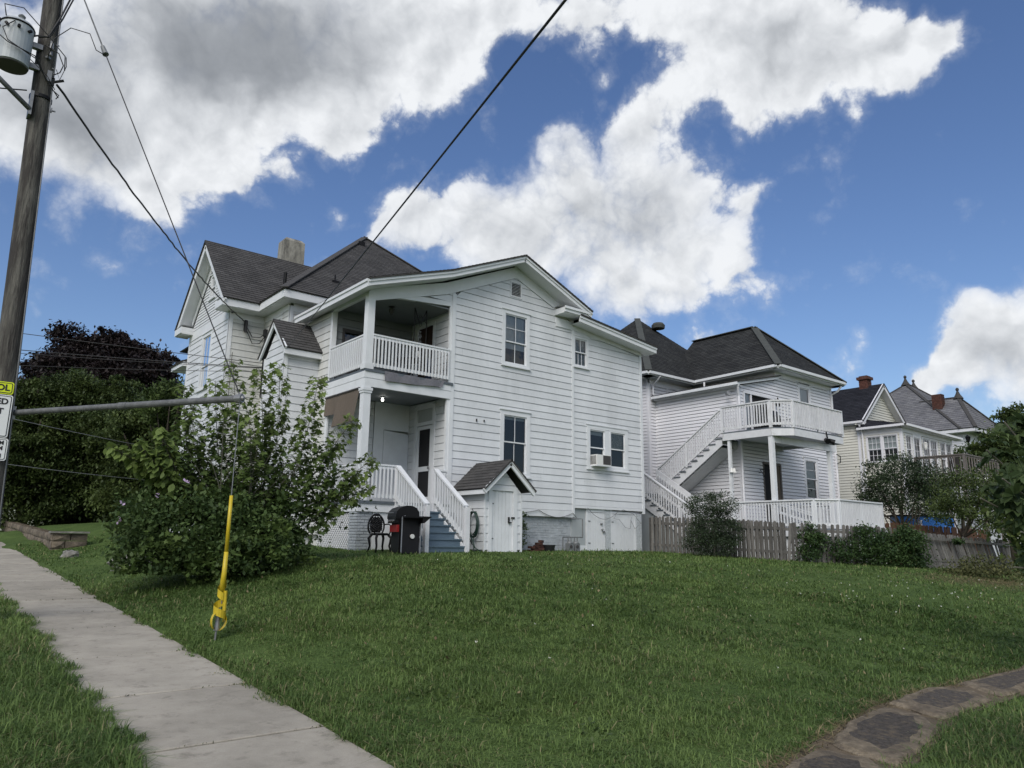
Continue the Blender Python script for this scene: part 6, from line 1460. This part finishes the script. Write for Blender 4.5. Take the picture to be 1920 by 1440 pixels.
t = MB(); t.tube([(15.75, 16.75, 1.35), (15.75, 16.75, 1.80), (16.55, 16.72, 1.80), (16.55, 16.72, 2.36), (16.30, 16.72, 2.36), (16.30, 17.0, 2.36)], .020, 6); o = t.build('gas_pipe', 'grey_metal', None, (16.3, 16.75, 1.4)); tag(o, 'thin grey gas pipe bent up the wall above the meters', 'pipe')

# ------------------------------------------------------------------ vegetation
def unit(v): return v/np.maximum(1e-9, np.linalg.norm(v, axis=1, keepdims=True))
LOBED = [(0, -.5), (.10, -.22), (.42, -.30), (.30, -.05), (.50, .16), (.20, .16), (0, .52), (-.20, .16), (-.50, .16), (-.30, -.05), (-.42, -.30), (-.10, -.22)]
DIAM = [(0, -.5), (.26, -.02), (0, .5), (-.26, -.02)]
OVAL = [(0, -.5), (.24, -.22), (.27, .08), (0, .5), (-.27, .08), (-.24, -.22)]
def leaves(name, C, size, m, parent, shape=DIAM, axis=None, flat=.5, tint=None, jitter=.35, fold=.12):
    """one mesh of single leaves: C (n,3) centres, axis (n,3) preferred pointing direction"""
    n = len(C); A = rng.normal(size=(n, 3)); A[:, 2] -= .5
    if axis is not None: A = axis+A*jitter
    A = unit(A); up_ = rng.normal(size=(n, 3))*(1-flat)*1.2; up_[:, 2] += 1; B = unit(np.cross(A, up_)); Nn = np.cross(B, A)
    s = size*rng.uniform(.65, 1.25, n)[:, None]
    V = np.stack([C+A*(py*s)+B*(px*s)-Nn*(abs(px)*fold*2*s) for px, py in shape], 1)
    if tint is None: tint = rng.uniform(0, 1, n)
    f = np.arange(n*len(shape)).reshape(n, len(shape))
    o0 = np.array(W[parent.name]) if parent else C.mean(0)
    me = npmesh(name, V.reshape(-1, 3)-o0, f, m, np.clip(tint, 0, 1)); return link(name, me, parent, Vector(o0))
def crown_points(blobs, dens, clump=60, spread=.22, shell=.55, keep=1.):
    pts, tn = [], []
    for x, y, z, r in blobs:
        nc = max(4, int(dens*r*r*keep)); d = unit(rng.normal(size=(nc, 3))); d[:, 2] *= .9
        rr = r*(shell+(1.05-shell)*rng.uniform(0, 1, nc)**.6); cc = np.array([x, y, z])+d*rr[:, None]
        k = rng.poisson(clump, nc); idx = np.repeat(np.arange(nc), k)
        p = cc[idx]+rng.normal(size=(len(idx), 3))*np.array([1, 1, .6])*(spread*min(r, 1.6))
        pts.append(p); tn.append((rng.uniform(0, 1, nc)**1.5)[idx]*.85+rng.uniform(0, .25, len(idx)))
    return np.concatenate(pts), np.concatenate(tn)
def ragged(blobs, k, rr=(.2, .48)):
    out = []
    for x, y, z, r in blobs:
        for _ in range(k):
            d = Vector(rng.normal(size=3)); d.z = abs(d.z)*1.1-.2; d.normalize(); s_ = r*rng.uniform(*rr); q = Vector((x, y, z))+d*(r*1.02+s_*rng.uniform(.0, .7)); out.append((q.x, q.y, q.z, s_))
    return list(blobs)+out
def tree(name, label, cat, blobs, base, m, leaf, dens, clump=60, trunk_r=.2, limbs=True, group=None, shape=DIAM, spread=.22, bark='bark', flat=.5):
    zb = H(*base) if len(base) == 2 else base[2]
    root = thing(name, label, cat, (base[0], base[1], zb), group)
    P_, T_ = crown_points(blobs, dens, clump, spread)
    P_ = P_[P_[:, 2] > zb+.05] if len(base) == 2 else P_
    T_ = rng.uniform(0, 1, len(P_))*.3+T_[:len(P_)]*.7 if len(T_) != len(P_) else T_
    leaves('crown', P_, leaf, m, root, shape, tint=T_, flat=flat)
    t = MB(); c = np.mean([b_[:3] for b_ in blobs], 0)
    t.tube([(base[0], base[1], zb-.1), (base[0]+.05, base[1], zb+(c[2]-zb)*.5), tuple(c)], trunk_r, 8, trunk_r*.5)
    if limbs:
        for b_ in blobs:
            q = Vector((base[0], base[1], zb+(c[2]-zb)*.45)); e = Vector(b_[:3]); t.tube([q, q.lerp(e, .5)+Vector((0, 0, -.1*b_[3])), e], trunk_r*.45, 6, trunk_r*.12)
    t.build('trunk', bark, root, smooth=True)
    return root
SHRUB = [(4.07, 14.50, 1.60, 0.91), (4.84, 14.53, 1.61, 0.95), (3.82, 15.19, 2.23, 0.55), (4.58, 15.18, 2.42, 0.62), (5.22, 13.87, 1.43, 0.73), (6.08, 14.23, 1.43, 0.43), (3.54, 14.37, 1.23, 0.46), (4.06, 13.97, 1.15, 0.51), (4.83, 13.58, 1.25, 0.56), (3.61, 15.47, 1.84, 0.42), (5.21, 14.87, 2.13, 0.62), (5.73, 14.51, 1.93, 0.62)]
AIRY = [(4.58, 15.04, 2.92, 0.62), (5.96, 14.67, 2.57, 0.80), (6.80, 14.46, 2.28, 0.49), (6.77, 14.73, 2.84, 0.56), (5.26, 14.90, 2.86, 0.69), (7.34, 14.38, 2.41, 0.50), (6.39, 14.51, 1.84, 0.64), (3.96, 14.90, 2.87, 0.45), (3.64, 14.83, 3.14, 0.34)]
SAPL = [((5.42, 14.87, 1.52), (5.19, 14.87, 3.17), (4.9, 14.84, 5.11)), ((5.62, 14.7, 1.52), (5.56, 14.57, 3.17), (5.35, 14.52, 4.94)), ((5.78, 14.84, 1.52), (5.83, 14.61, 3.2), (5.71, 14.44, 5.09)), ((5.85, 14.76, 1.63), (6.2, 14.3, 3.2), (6.36, 13.98, 4.85)), ((5.14, 14.81, 1.62), (4.83, 14.91, 3.14), (4.62, 14.92, 4.67)), ((4.83, 14.8, 1.61), (4.47, 14.9, 2.8), (4.22, 14.89, 4.08)), ((6.08, 14.8, 1.73), (6.6, 14.29, 3.02), (7.13, 13.83, 4.06)), ((5.36, 14.33, 1.72), (5.23, 14.25, 2.92), (5.07, 14.12, 3.87)), ((6.31, 14.85, 1.84), (7.04, 14.29, 2.66), (7.61, 13.78, 3.3)), ((4.41, 14.8, 1.9), (4.21, 14.87, 3.19), (4.05, 14.92, 4.47)), ((6.29, 14.63, 1.74), (6.92, 14.23, 2.28), (7.49, 13.76, 2.77)), ((4.65, 14.62, 1.85), (3.98, 14.63, 2.85), (3.62, 14.59, 3.55)), ((4.57, 14.68, 1.85), (3.69, 14.89, 2.75), (2.92, 15.13, 3.22)), ((4.61, 14.65, 1.85), (3.79, 14.55, 2.74), (3.29, 14.68, 3.27))]
BEECH = [(10.15, 57.50, 12.05, 3.34), (8.20, 59.20, 11.66, 2.22), (11.82, 56.03, 12.44, 2.41), (9.90, 57.23, 13.79, 1.56), (12.73, 55.38, 12.10, 1.67), (7.37, 59.94, 11.46, 1.30), (10.99, 57.31, 10.25, 4.08), (6.75, 60.35, 11.81, 0.67), (13.22, 54.82, 12.65, 0.82), (8.67, 58.07, 14.39, 0.93), (11.04, 56.17, 14.25, 1.11), (9.70, 57.01, 15.17, 0.59), (7.99, 58.98, 13.11, 1.11), (12.18, 55.44, 13.54, 0.93), (10.45, 56.46, 14.97, 0.52)]
T1 = [(4.24, 43.69, 7.82, 0.66), (4.93, 43.08, 7.97, 0.58), (4.96, 42.47, 5.28, 2.31), (4.15, 42.73, 6.78, 1.54), (5.62, 42.66, 7.46, 1.58), (5.07, 41.56, 3.47, 2.00), (4.20, 42.08, 4.19, 1.50)]
T2 = [(5.80, 43.46, 8.81, 0.49), (6.15, 43.03, 9.35, 0.43), (6.99, 42.55, 8.57, 0.60), (8.06, 41.71, 8.45, 0.68), (7.71, 42.73, 5.79, 2.71), (6.81, 42.95, 7.64, 1.63), (8.53, 41.62, 7.40, 1.63), (8.14, 41.51, 4.14, 2.37), (6.57, 41.57, 3.80, 1.80)]
T3 = [(8.99, 36.57, 5.15, 1.70), (8.41, 36.66, 6.56, 1.21), (9.11, 35.56, 3.67, 1.41), (8.48, 37.45, 3.48, 1.45), (9.07, 34.84, 6.43, 0.94)]
T4 = [(8.30, 32.55, 7.44, 0.66), (8.17, 32.83, 6.78, 0.77), (8.62, 32.34, 7.22, 0.55), (8.61, 32.65, 6.14, 0.77)]
HOLLY = [(30.21, 13.02, 3.68, 1.28), (29.59, 13.56, 3.57, 0.83), (29.34, 13.60, 4.18, 0.58), (30.11, 12.91, 4.39, 0.72), (30.86, 12.35, 4.20, 0.79), (31.05, 12.41, 3.39, 0.93), (29.23, 13.94, 3.26, 0.45)]
VIB = [(29.76, 10.78, 3.57, 0.87), (29.26, 9.94, 3.32, 1.02), (28.45, 10.70, 2.95, 0.65), (28.61, 9.29, 2.83, 0.89), (28.92, 8.84, 3.53, 0.80)]
BACKT = [(45.58, 14.02, 7.19, 0.97), (46.28, 13.64, 6.51, 1.37), (44.84, 14.69, 6.96, 0.63), (47.74, 14.46, 8.79, 0.60), (48.38, 13.97, 8.66, 0.90), (44.93, 14.78, 6.34, 0.86), (44.56, 15.01, 6.62, 0.46)]
BACKT2 = [(46.92, 17.11, 6.38, 0.92), (47.59, 16.48, 6.69, 0.92), (46.21, 17.69, 6.37, 0.77)]
DUSK = [(19.52, 14.11, 2.21, 0.62), (19.25, 14.18, 2.77, 0.49), (19.62, 13.86, 2.85, 0.46), (19.58, 14.09, 1.65, 0.57), (19.26, 14.43, 1.81, 0.46), (19.85, 13.78, 1.98, 0.46)]
IVY = [(22.01, 12.66, 2.02, 0.40), (21.99, 12.68, 1.53, 0.46), (22.13, 12.47, 1.85, 0.30), (22.75, 12.05, 1.54, 0.53), (23.20, 11.55, 2.03, 0.40), (23.28, 11.64, 1.47, 0.56), (23.73, 11.16, 1.88, 0.43), (23.72, 11.03, 1.40, 0.56), (24.17, 10.55, 1.81, 0.49), (24.30, 10.58, 1.33, 0.49), (24.22, 10.71, 2.05, 0.36), (26.95, 10.24, 1.89, 0.21)]
WEED = [(22.32, 8.28, 1.17, 0.43), (22.75, 7.91, 1.25, 0.46), (22.06, 7.20, 1.08, 0.54), (23.10, 8.99, 1.07, 0.30), (18.89, 5.90, 0.83, 0.46)]
BIG = [(5.21, 1.65, 2.18, 0.14), (4.97, 1.51, 1.99, 0.14), (5.42, 1.59, 2.29, 0.11), (5.11, 1.67, 1.95, 0.11), (5.02, 1.53, 1.78, 0.11), (5.17, 1.59, 1.57, 0.07), (5.47, 1.66, 2.37, 0.09)]
tree('copper_beech', 'tall dark purple beech crown rising behind the green trees', 'tree', ragged(BEECH, 5, (.14, .34)), (10.2, 57.5), 'leaf_purple', .27, 26, 60, .5, spread=.30)
tree('green_tree', 'dark green tree directly right of the pole behind the signs', 'tree', ragged(T1, 9), (4.9, 43.0), 'leaf_green', .17, 17, 150, .25, spread=.25, flat=.75)
tree('green_tree', 'broad dark green tree under the purple beech, left of centre', 'tree', ragged(T2, 9), (7.6, 42.6), 'leaf_green', .17, 17, 150, .3, spread=.25, flat=.75)
tree('green_tree', 'green tree just left of the white house behind the tall shrub', 'tree', ragged(T3, 9), (8.8, 36.6), 'leaf_green', .17, 17, 150, .2, spread=.25, flat=.75)
tree('young_maple', 'light green young maple top peeping beside the white house corner', 'tree', ragged(T4, 4, (.3, .5)), (8.4, 32.7), 'leaf_light', .15, 60, 40, .1)
tree('dark_tree', 'deep shaded tree mass low behind the grass mound', 'tree', [(5.5, 47, 3.2, 2.2), (8.5, 48, 3.4, 2.6), (11.5, 48, 3.6, 2.6), (6.8, 46, 5.5, 2.2), (10, 47, 6, 2.4), (3.2, 52, 4, 2.4), (4.5, 55, 7, 2.5)], (8.5, 48), 'leaf_green', .20, 34, 46, .3, spread=.3)
tree('holly_tree', 'dark evergreen holly with many bare stems in front of the cream house', 'tree', [(x, y, z+.15, r*.92) for x, y, z, r in HOLLY], (30.0, 13.0), 'leaf_holly', .085, 80, 56, .09, spread=.24)
t = MB()
for k in range(11):
    a = rng.uniform(0, 6.28); q = Vector((29.95+.2*math.cos(a), 12.95+.2*math.sin(a), .9)); e = Vector((29.95+.9*math.cos(a), 12.95+.9*math.sin(a), 3.1)); t.tube([q, q.lerp(e, .5)+Vector((0, 0, .2)), e], .035, 6, .015)
t.build('limbs', 'bark', bpy.data.objects['holly_tree'])
tree('flowering_bush', 'tall bush dotted with small white flowers above the leaning fence', 'shrub', VIB, (28.8, 10.5), 'leaf_green', .10, 70, 50, .08)
P_, _ = crown_points(VIB, 3, 8, .3, .9); fl_ = leaves('flower', P_[::3], .075, 'petal_white', bpy.data.objects['flowering_bush'], OVAL)
tree('backyard_tree', 'dark green tree at the right edge behind the slate house roof', 'tree', BACKT, (45.6, 14.3), 'leaf_green', .20, 45, 45, .2)
tree('backyard_bush', 'small green tree between the sunroom and the slate-roofed house', 'tree', BACKT2, (46.9, 17.0), 'leaf_light', .16, 45, 40, .1)
tree('dark_shrub', 'dark purplish shrub growing against the middle of the picket fence', 'shrub', DUSK, (19.55, 14.1), 'leaf_dusk', .055, 190, 60, .03, bark='stem_grey')
# ivy on the fence
IV = [(x-.12, y-.34, z-.02, r*.84) for x, y, z, r in IVY]
P_, T_ = crown_points(IV, 230, 44, .32, .3); mk = P_[:, 2] > Hn(P_[:, 0], P_[:, 1]); iv = leaves('fence_ivy', P_[mk], .075, 'leaf_ivy', None, OVAL, tint=T_[mk]); tag(iv, 'dark ivy smothering the picket fence before the lower deck', 'ivy'); iv['kind'] = 'thing'
tree('bramble', 'low tangled bramble and weeds in front of the leaning fence', 'weeds', [(x, y, z-.25, r) for x, y, z, r in WEED], (22.4, 8.0), 'weed', .085, 200, 36, .02, spread=.3)

# tall shrub left of the porch
tree('hibiscus_shrub', 'big dense dark green shrub beside the pavement, left of the porch', 'shrub', SHRUB, (4.9, 14.5), 'leaf_shrub', .09, 150, 44, .05, shape=OVAL, bark='stem_grey', spread=.17, flat=.6)
hs_ = bpy.data.objects['hibiscus_shrub']
for x, y, z in ((4.0, 13.9, 2.6), (3.62, 14.3, 2.35), (3.1, 14.4, 2.2), (3.15, 14.6, 1.9)):
    fc = rng.normal(size=(4, 3))*.025+np.array([x, y, z]); leaves('flower', fc, .09, 'petal_pink', hs_, OVAL)
SL = ['left-hand thin maple shoot']
SAPN = ['tall maple shoot rising behind the end of the steel pipe', 'maple shoot standing just right of the steel pipe end', 'maple shoot in front of the bay, right of the pipe', 'maple shoot overlapping the porch shades on the left', 'leafy maple shoot under the outer third of the pipe', 'bushy maple shoot left of the yellow guard', 'arching maple shoot leaning toward the porch post', 'short yellowish shoot in the middle of the shrub', 'low maple branch crossing the porch railing', 'thin shoot against the left edge of the white house wall', 'lowest branch reaching past the porch post', 'leafy arching branch with broad pale leaves at upper left', 'longest pale-leaved branch arching far left of the shrub', 'middle pale-leaved branch arching left of the shrub']
for k, (p0, p1, p2) in enumerate(SAPL):
    pale = k >= 11; root = thing('maple_sapling', SAPN[k], 'sapling', p0)
    a, b_, c_ = (Vector(q) for q in (p0, p1, p2)); ctrl = b_*2-(a+c_)*.5
    B = lambda q: a*(1-q)**2+ctrl*2*q*(1-q)+c_*q*q
    pts = [B(q) for q in np.linspace(0, 1, 14)]; ln = (c_-a).length
    t = MB(); t.tube(pts, .014, 6, .004)
    Cs, Ax, Tn, Sz = [], [], [], []
    npair = int(ln/.030)
    for j in range(npair):
        q = .15+.85*j/npair; c0 = B(q); tg = (B(min(1, q+.02))-B(q-.02)).normalized(); an = j*1.57+random.uniform(-.5, .5)
        n1 = tg.orthogonal().normalized(); n2 = tg.cross(n1)
        rad = (.11+.26*(1-q)+.05*random.random())*(1.1 if not pale else .7)
        for s in (0, math.pi):
            if random.random() < .12: continue
            dv = (n1*math.cos(an+s)+n2*math.sin(an+s)); 
            for e in range(2 if q < .75 else 1):
                f_ = rad*(1-.45*e); cc = c0+dv*f_+tg*f_*.35
                if e == 0: t.tube([c0, cc], .0035, 4, .002, False)
                Cs.append(cc+Vector((0, 0, -.02))); Ax.append(dv*.8+tg*.1+Vector((0, 0, -.55))); Tn.append(.28+.62*max(0, (q-.55)/.45)+random.uniform(0, .25)+(.25 if pale else 0))
    t.build('stem', 'stem_grey', root)
    leaves('foliage', np.array(Cs),   .15 if not pale else .19, 'leaf_maple', root, LOBED if not pale else OVAL, np.array(Ax), .75, np.array(Tn), .30)
SPR = [(x+rng.uniform(-.9, .9)*r, y-r*.75, z+rng.uniform(-.7, .8)*r, .20) for x, y, z, r in SHRUB for _ in range(3)]
P_, T_ = crown_points(SPR, 70, 12, .45, .1); leaves('sprig', P_, .11, 'leaf_maple', hs_, LOBED, tint=T_*.7+.1, flat=.8)
P_, T_ = crown_points(AIRY, 34, 26, .36, .2); leaves('loose_foliage', P_, .095, 'leaf_shrub', hs_, LOBED, tint=T_*.8+.1, flat=.7)
# dark stems in the middle of the shrub
t = MB()
for k in range(26):
    q = Vector((5.1+rng.uniform(-.35, .35), 14.7+rng.uniform(-.2, .2), 1.0)); e = Vector((5.4+rng.uniform(-1.5, 2.2), 14.5+rng.uniform(-.6, .6), rng.uniform(2.6, 4.0)))
    t.tube([q, q.lerp(e, .5)+Vector((0, 0, .25)), e], .014, 5, .004)
t.build('stem', 'stem_grey', hs_)
# weed by the foundation
tree('tall_weed', 'tall feathery weed growing at the shed corner by the foundation', 'weed', [(14.0, 16.75, 1.7, .25), (14.05, 16.75, 2.05, .22), (13.9, 16.7, 1.5, .2), (14.15, 16.75, 2.45, .14)], (14.0, 16.8), 'leaf_light', .05, 420, 26, .008, shape=DIAM)

# near branch at the right edge: each palm-shaped leaf is its own object
nb = thing('chestnut_branch', 'near leafy branch with large hand-shaped leaves at the right edge', 'branch', (5.6, 1.55, 2.0))
t = MB(); stems = []
for e in ((5.18, 1.70, 2.2), (4.92, 1.55, 2.0), (5.42, 1.66, 2.4), (5.05, 1.72, 1.9), (4.95, 1.5, 1.7), (5.15, 1.62, 1.5), (5.3, 1.6, 1.25)):
    q = Vector((6.2, 1.3, 1.2)); e = Vector(e); pts = [q, q.lerp(e, .5)+Vector((0, 0, .12)), e]; t.tube(pts, .016, 6, .005); stems.append(pts)
t.build('stem', 'stem_grey', nb)
def palm_leaf():
    t = MB()
    for k, (an, ln) in enumerate(((-1.25, .095), (-.62, .125), (0, .14), (.62, .125), (1.25, .095))):
        d = Vector((math.sin(an), math.cos(an), 0)); s_ = Vector((d.y, -d.x, 0)); w = ln*.21
        p = [d*.012, d*ln*.45+s_*w+Vector((0, 0, .006)), d*ln*.8+s_*w*.8+Vector((0, 0, 0)), d*ln+Vector((0, 0, -.03)), d*ln*.8-s_*w*.8, d*ln*.45-s_*w+Vector((0, 0, .006))]
        mid = [d*ln*.45-Vector((0, 0, .008)), d*ln*.8-Vector((0, 0, .012))]
        t.face([p[0], p[1], mid[0]]); t.face([p[1], p[2], mid[1], mid[0]]); t.face([p[2], p[3], mid[1]]); t.face([p[3], p[4], mid[1]]); t.face([p[4], p[5], mid[0], mid[1]]); t.face([p[5], p[0], mid[0]])
    t.tube([(0, .01, 0), (0, -.08, .015)], .0028, 4)
    return t
lms = []
for q in range(4):
    me = palm_leaf().mesh('leaf', (0, 0, 0), 'leaf_big'); a_ = me.attributes.new('tint', 'FLOAT', 'FACE'); a_.data.foreach_set('value', np.full(len(me.polygons), (.15, .4, .6, .95)[q])); lms.append(me)
def put_leaf(p):
    o = link('leaf', random.choice(lms), nb, p); s_ = random.uniform(.7, 1.15); o.scale = (s_,)*3
    o.rotation_euler = (random.gauss(-.45, .45), random.gauss(0, .45), random.uniform(1.0, 4.2))
for x, y, z, r in BIG:
    for k in range(int(7+330*r*r)): 
        d = Vector(rng.normal(size=3)).normalized()*r*random.uniform(.3, 1.15); put_leaf(Vector((x, y, z))+d+Vector((.12, -.03, 0)))
tree('dark_bush', 'dark leafy bush mass behind the near branch at the right edge', 'shrub', [(11.4, 3.2, 2.1, .36), (11.6, 3.3, 2.5, .30), (11.5, 3.15, 1.6, .34), (12.0, 3.3, 1.9, .5)], (11.6, 3.3), 'leaf_green', .10, 150, 40, .03, shape=OVAL, spread=.3)

# stones in the verge
for (x, y, s_, lab) in ((4.05, 24.2, .22, 'small pale rock in the grass just below the stone wall'), (4.35, 18.7, .40, 'large grey rock in the grass left of the tall shrub')):
    t = MB(); t.sphere((x, y, H(x, y)+s_*.25), s_, 10, 7, .6); me_v = []
    for v in t.v: me_v.append((v[0]+(v[0]-x)*random.uniform(-.15, .35), v[1]+(v[1]-y)*random.uniform(-.2, .2), v[2]+random.uniform(-.04, .04)))
    t.v = me_v; o = t.build('rock', 'rock', None, (x, y, H(x, y))); tag(o, lab, 'rock')
t = MB(); t.lathe((30.6, 8.9, .9), [(.3, 0), (.35, .8), (.38, .82), (.3, .95)], 14); o = t.build('trash_bin', 'trash_red', None, (30.6, 8.9, .9)); tag(o, 'red bin half hidden behind the branch at the right', 'bin')

# ------------------------------------------------------------------ grass
def vn(x, y, cell, seed):
    r_ = np.random.default_rng(seed); G = r_.uniform(-1, 1, (256, 256)); u, v = x/cell+97.3, y/cell+61.7
    i, j = np.floor(u).astype(int), np.floor(v).astype(int); fu, fv = u-i, v-j; fu, fv = fu*fu*(3-2*fu), fv*fv*(3-2*fv)
    g = lambda a, b: G[a % 256, b % 256]
    return (g(i, j)*(1-fu)+g(i+1, j)*fu)*(1-fv)+(g(i, j+1)*(1-fu)+g(i+1, j+1)*fu)*fv
def grass():
    N0 = 600000
    # polar sampling round the camera: density falls off with distance
    th = R(39.27)+rng.uniform(R(-42), R(40), N0*2); u = rng.uniform(0, 1, N0*2); r = 3.3*np.exp(u*np.log(30/3.3))
    r = np.where(rng.uniform(0, 1, N0*2) < .35, 3.3+rng.uniform(0, 1, N0*2)**.8*12, r)
    x, y = r*np.sin(th), r*np.cos(th)
    c = x-.0223*y
    e1 = .12*vn(x, y, .45, 11)+.07*vn(x, y, .11, 12); e2 = .14*vn(x, y, .45, 13)+.07*vn(x, y, .11, 14)
    ok = ~((c > 1.35+e1+rng.normal(0, .02, len(x))) & (c < 2.61+e2+rng.normal(0, .02, len(x))))
    ok &= ~((y > 16.9) & (x > 9.0) & (x < 19.8)) & ~((y > 19.9) & (x > 7.4) & (x < 30)) & ~((x > 23.5) & (y > 15.6))
    ok &= ~((x > 11.9) & (x < 13.3) & (y > 15.65)) & ~((x > 9.95) & (x < 11.3) & (y > 15.40))
    RX_, RL_, RU_ = [3.9, 4.7, 5.6, 6.4, 7.2, 8.0, 9.4, 11, 13], [2.25, 2.42, 2.58, 2.72, 2.92, 3.02, 3.06, 3.1, 3.2], [2.95, 3.06, 3.26, 3.42, 3.56, 3.63, 3.62, 3.58, 3.8]
    pth = (x > 3.9) & (x < 13) & (y > np.interp(x, RX_, RL_)+.10+.12*vn(x, y, .3, 15)+rng.normal(0, .03, len(x))) & (y < np.interp(x, RX_, RU_)-.05+.12*vn(x, y, .3, 16)+rng.normal(0, .03, len(x)))
    ok &= ~pth
    # patchy sward
    pt_ = .55*vn(x, y, 1.7, 1)+.55*vn(x, y, .55, 2)+.5*vn(x, y, .17, 3)
    ok &= rng.uniform(0, 1, len(x)) < .66+.45*pt_
    x, y, r, c, pt_ = x[ok][:N0], y[ok][:N0], r[ok][:N0], c[ok][:N0], pt_[ok][:N0]; n = len(x)
    z = Hn(x, y)-.01; on = (c > 1.30) & (c < 2.67); z = np.where(on, walk_z(x, y)-.004, z)
    edge = np.exp(-np.minimum(np.abs(c-1.30), np.abs(c-2.68))**2/.02)
    near_r = np.exp(-((y-2.3)**2)/.15)*(x > 4)
    h = rng.gamma(4, 1/4, n)*(.052+.026*pt_+.03*edge+.05*near_r+.03*(c < 1.3)); h = np.clip(h, .02, .22)*np.where(on, .75, 1)
    az = rng.uniform(0, 2*np.pi, n); lean = rng.uniform(.3, 2.1, n)
    dx, dy = np.cos(az), np.sin(az); w = np.maximum(.0032, .00042*r)*rng.uniform(.8, 1.3, n)
    bx, by = -dy*w, dx*w
    P0 = np.stack([x, y, z], 1); off1 = np.stack([dx*h*lean*.35, dy*h*lean*.35, h*np.maximum(.3, .66-.16*lean)], 1); off2 = np.stack([dx*h*lean*1.0, dy*h*lean*1.0, h*np.maximum(.25, 1-.42*lean)], 1); bw = np.stack([bx, by, np.zeros(n)], 1)
    V = np.stack([P0-bw, P0+bw, P0+off1+bw*.75, P0+off1-bw*.75, P0+off2], 1)
    tint = np.clip(.42+.24*vn(x, y, 2.6, 5)+.22*vn(x, y, .7, 6)+.18*vn(x, y, .2, 7)+rng.normal(0, .17, n)+.12*(c < 1.3), 0, .88)
    tint[rng.uniform(0, 1, n) < .03+.10*np.clip(vn(x, y, 1.1, 8), 0, 1)] = 1.0
    b = np.arange(n)[:, None]*5
    f3 = np.concatenate([b+np.array([0, 1, 2]), b+np.array([0, 2, 3]), b+np.array([3, 2, 4])], 1).reshape(-1, 3)
    me = npmesh('grass', V.reshape(-1, 3), f3, 'grass_blade', np.repeat(tint, 3)); o = link('grass', me); o['kind'] = 'stuff'
    o['label'] = 'mown green lawn and verge grass'; 
    # straw by the weeds, dry fringe along the path
    k = 5200; ax = np.concatenate([rng.normal(20.8, 1.3, k), rng.uniform(4.2, 11, k//4)]); ay = np.concatenate([rng.normal(6.9, .8, k), np.zeros(k//4)]); ay[k:] = np.interp(ax[k:], RX_, RU_)-.03+rng.normal(0, .06, k//4)
    az_ = Hn(ax, ay)+rng.uniform(.01, .06, len(ax)); d = rng.normal(size=(len(ax), 3)); d[:, 2] *= .25; d = unit(d)
    leaves('dry_straw', np.stack([ax, ay, az_], 1), .13, 'grass_dry', None, [(0, -.5), (.03, 0), (0, .5), (-.03, 0)], d, .9, None, .2)['kind'] = 'stuff'
    # clover: white heads and small leaves
    k = 70; q = rng.uniform(0, 1, k); ax = np.where(q < .6, rng.normal(15.5, 2.0, k), rng.uniform(5, 16, k)); ay = np.where(q < .6, rng.normal(6.6, .7, k), rng.uniform(4.5, 13, k))
    cf = leaves('clover_flower', np.repeat(np.stack([ax, ay, Hn(ax, ay)+.075], 1), 4, 0)+rng.normal(0, .005, (k*4, 3)), .021, 'petal_white', None, OVAL); cf['kind'] = 'stuff'
    k = 170; ax = rng.uniform(3, 18, k); ay = rng.uniform(4, 14, k); ok2 = (ax-.0223*ay) > 2.8; ax, ay = ax[ok2], ay[ok2]
    leaves('fallen_leaf', np.c_[ax, ay, Hn(ax, ay)+.055], .055, 'grass_dry', None, OVAL, None, .9)['kind'] = 'stuff'
    k = 2600; cl_ = rng.uniform([3.4, 4], [16, 13], (60, 2)); ii = rng.integers(0, 60, k); p2 = cl_[ii]+rng.normal(0, .16, (k, 2)); okk = (p2[:, 0]-.0223*p2[:, 1]) > 2.75; p2 = p2[okk]
    bl_ = leaves('broadleaf_weed', np.c_[p2, Hn(p2[:, 0], p2[:, 1])+rng.uniform(.02, .08, len(p2))], .05, 'leaf_light', None, OVAL, None, .85); bl_['kind'] = 'stuff'
    # debris and weeds caught in the pavement joints
    k = 420; ys_ = np.array([.65, 2.3, 3.94, 5.585, 7.25, 9.12, 11.19, 12.9, 14.55, 16.2, 16.2, 16.2, 17.9]); jy = ys_[rng.integers(0, len(ys_), k)]; cc = 1.35+1.28*rng.beta(.5, .45, k); jx = cc+.0223*jy; jy = jy+rng.normal(0, .010, k)
    db = leaves('joint_weed', np.c_[jx, jy, walk_z(jx, jy)+rng.uniform(-.004, .006, k)], .022, 'weed', None, DIAM, None, .7); db['kind'] = 'stuff'
grass()
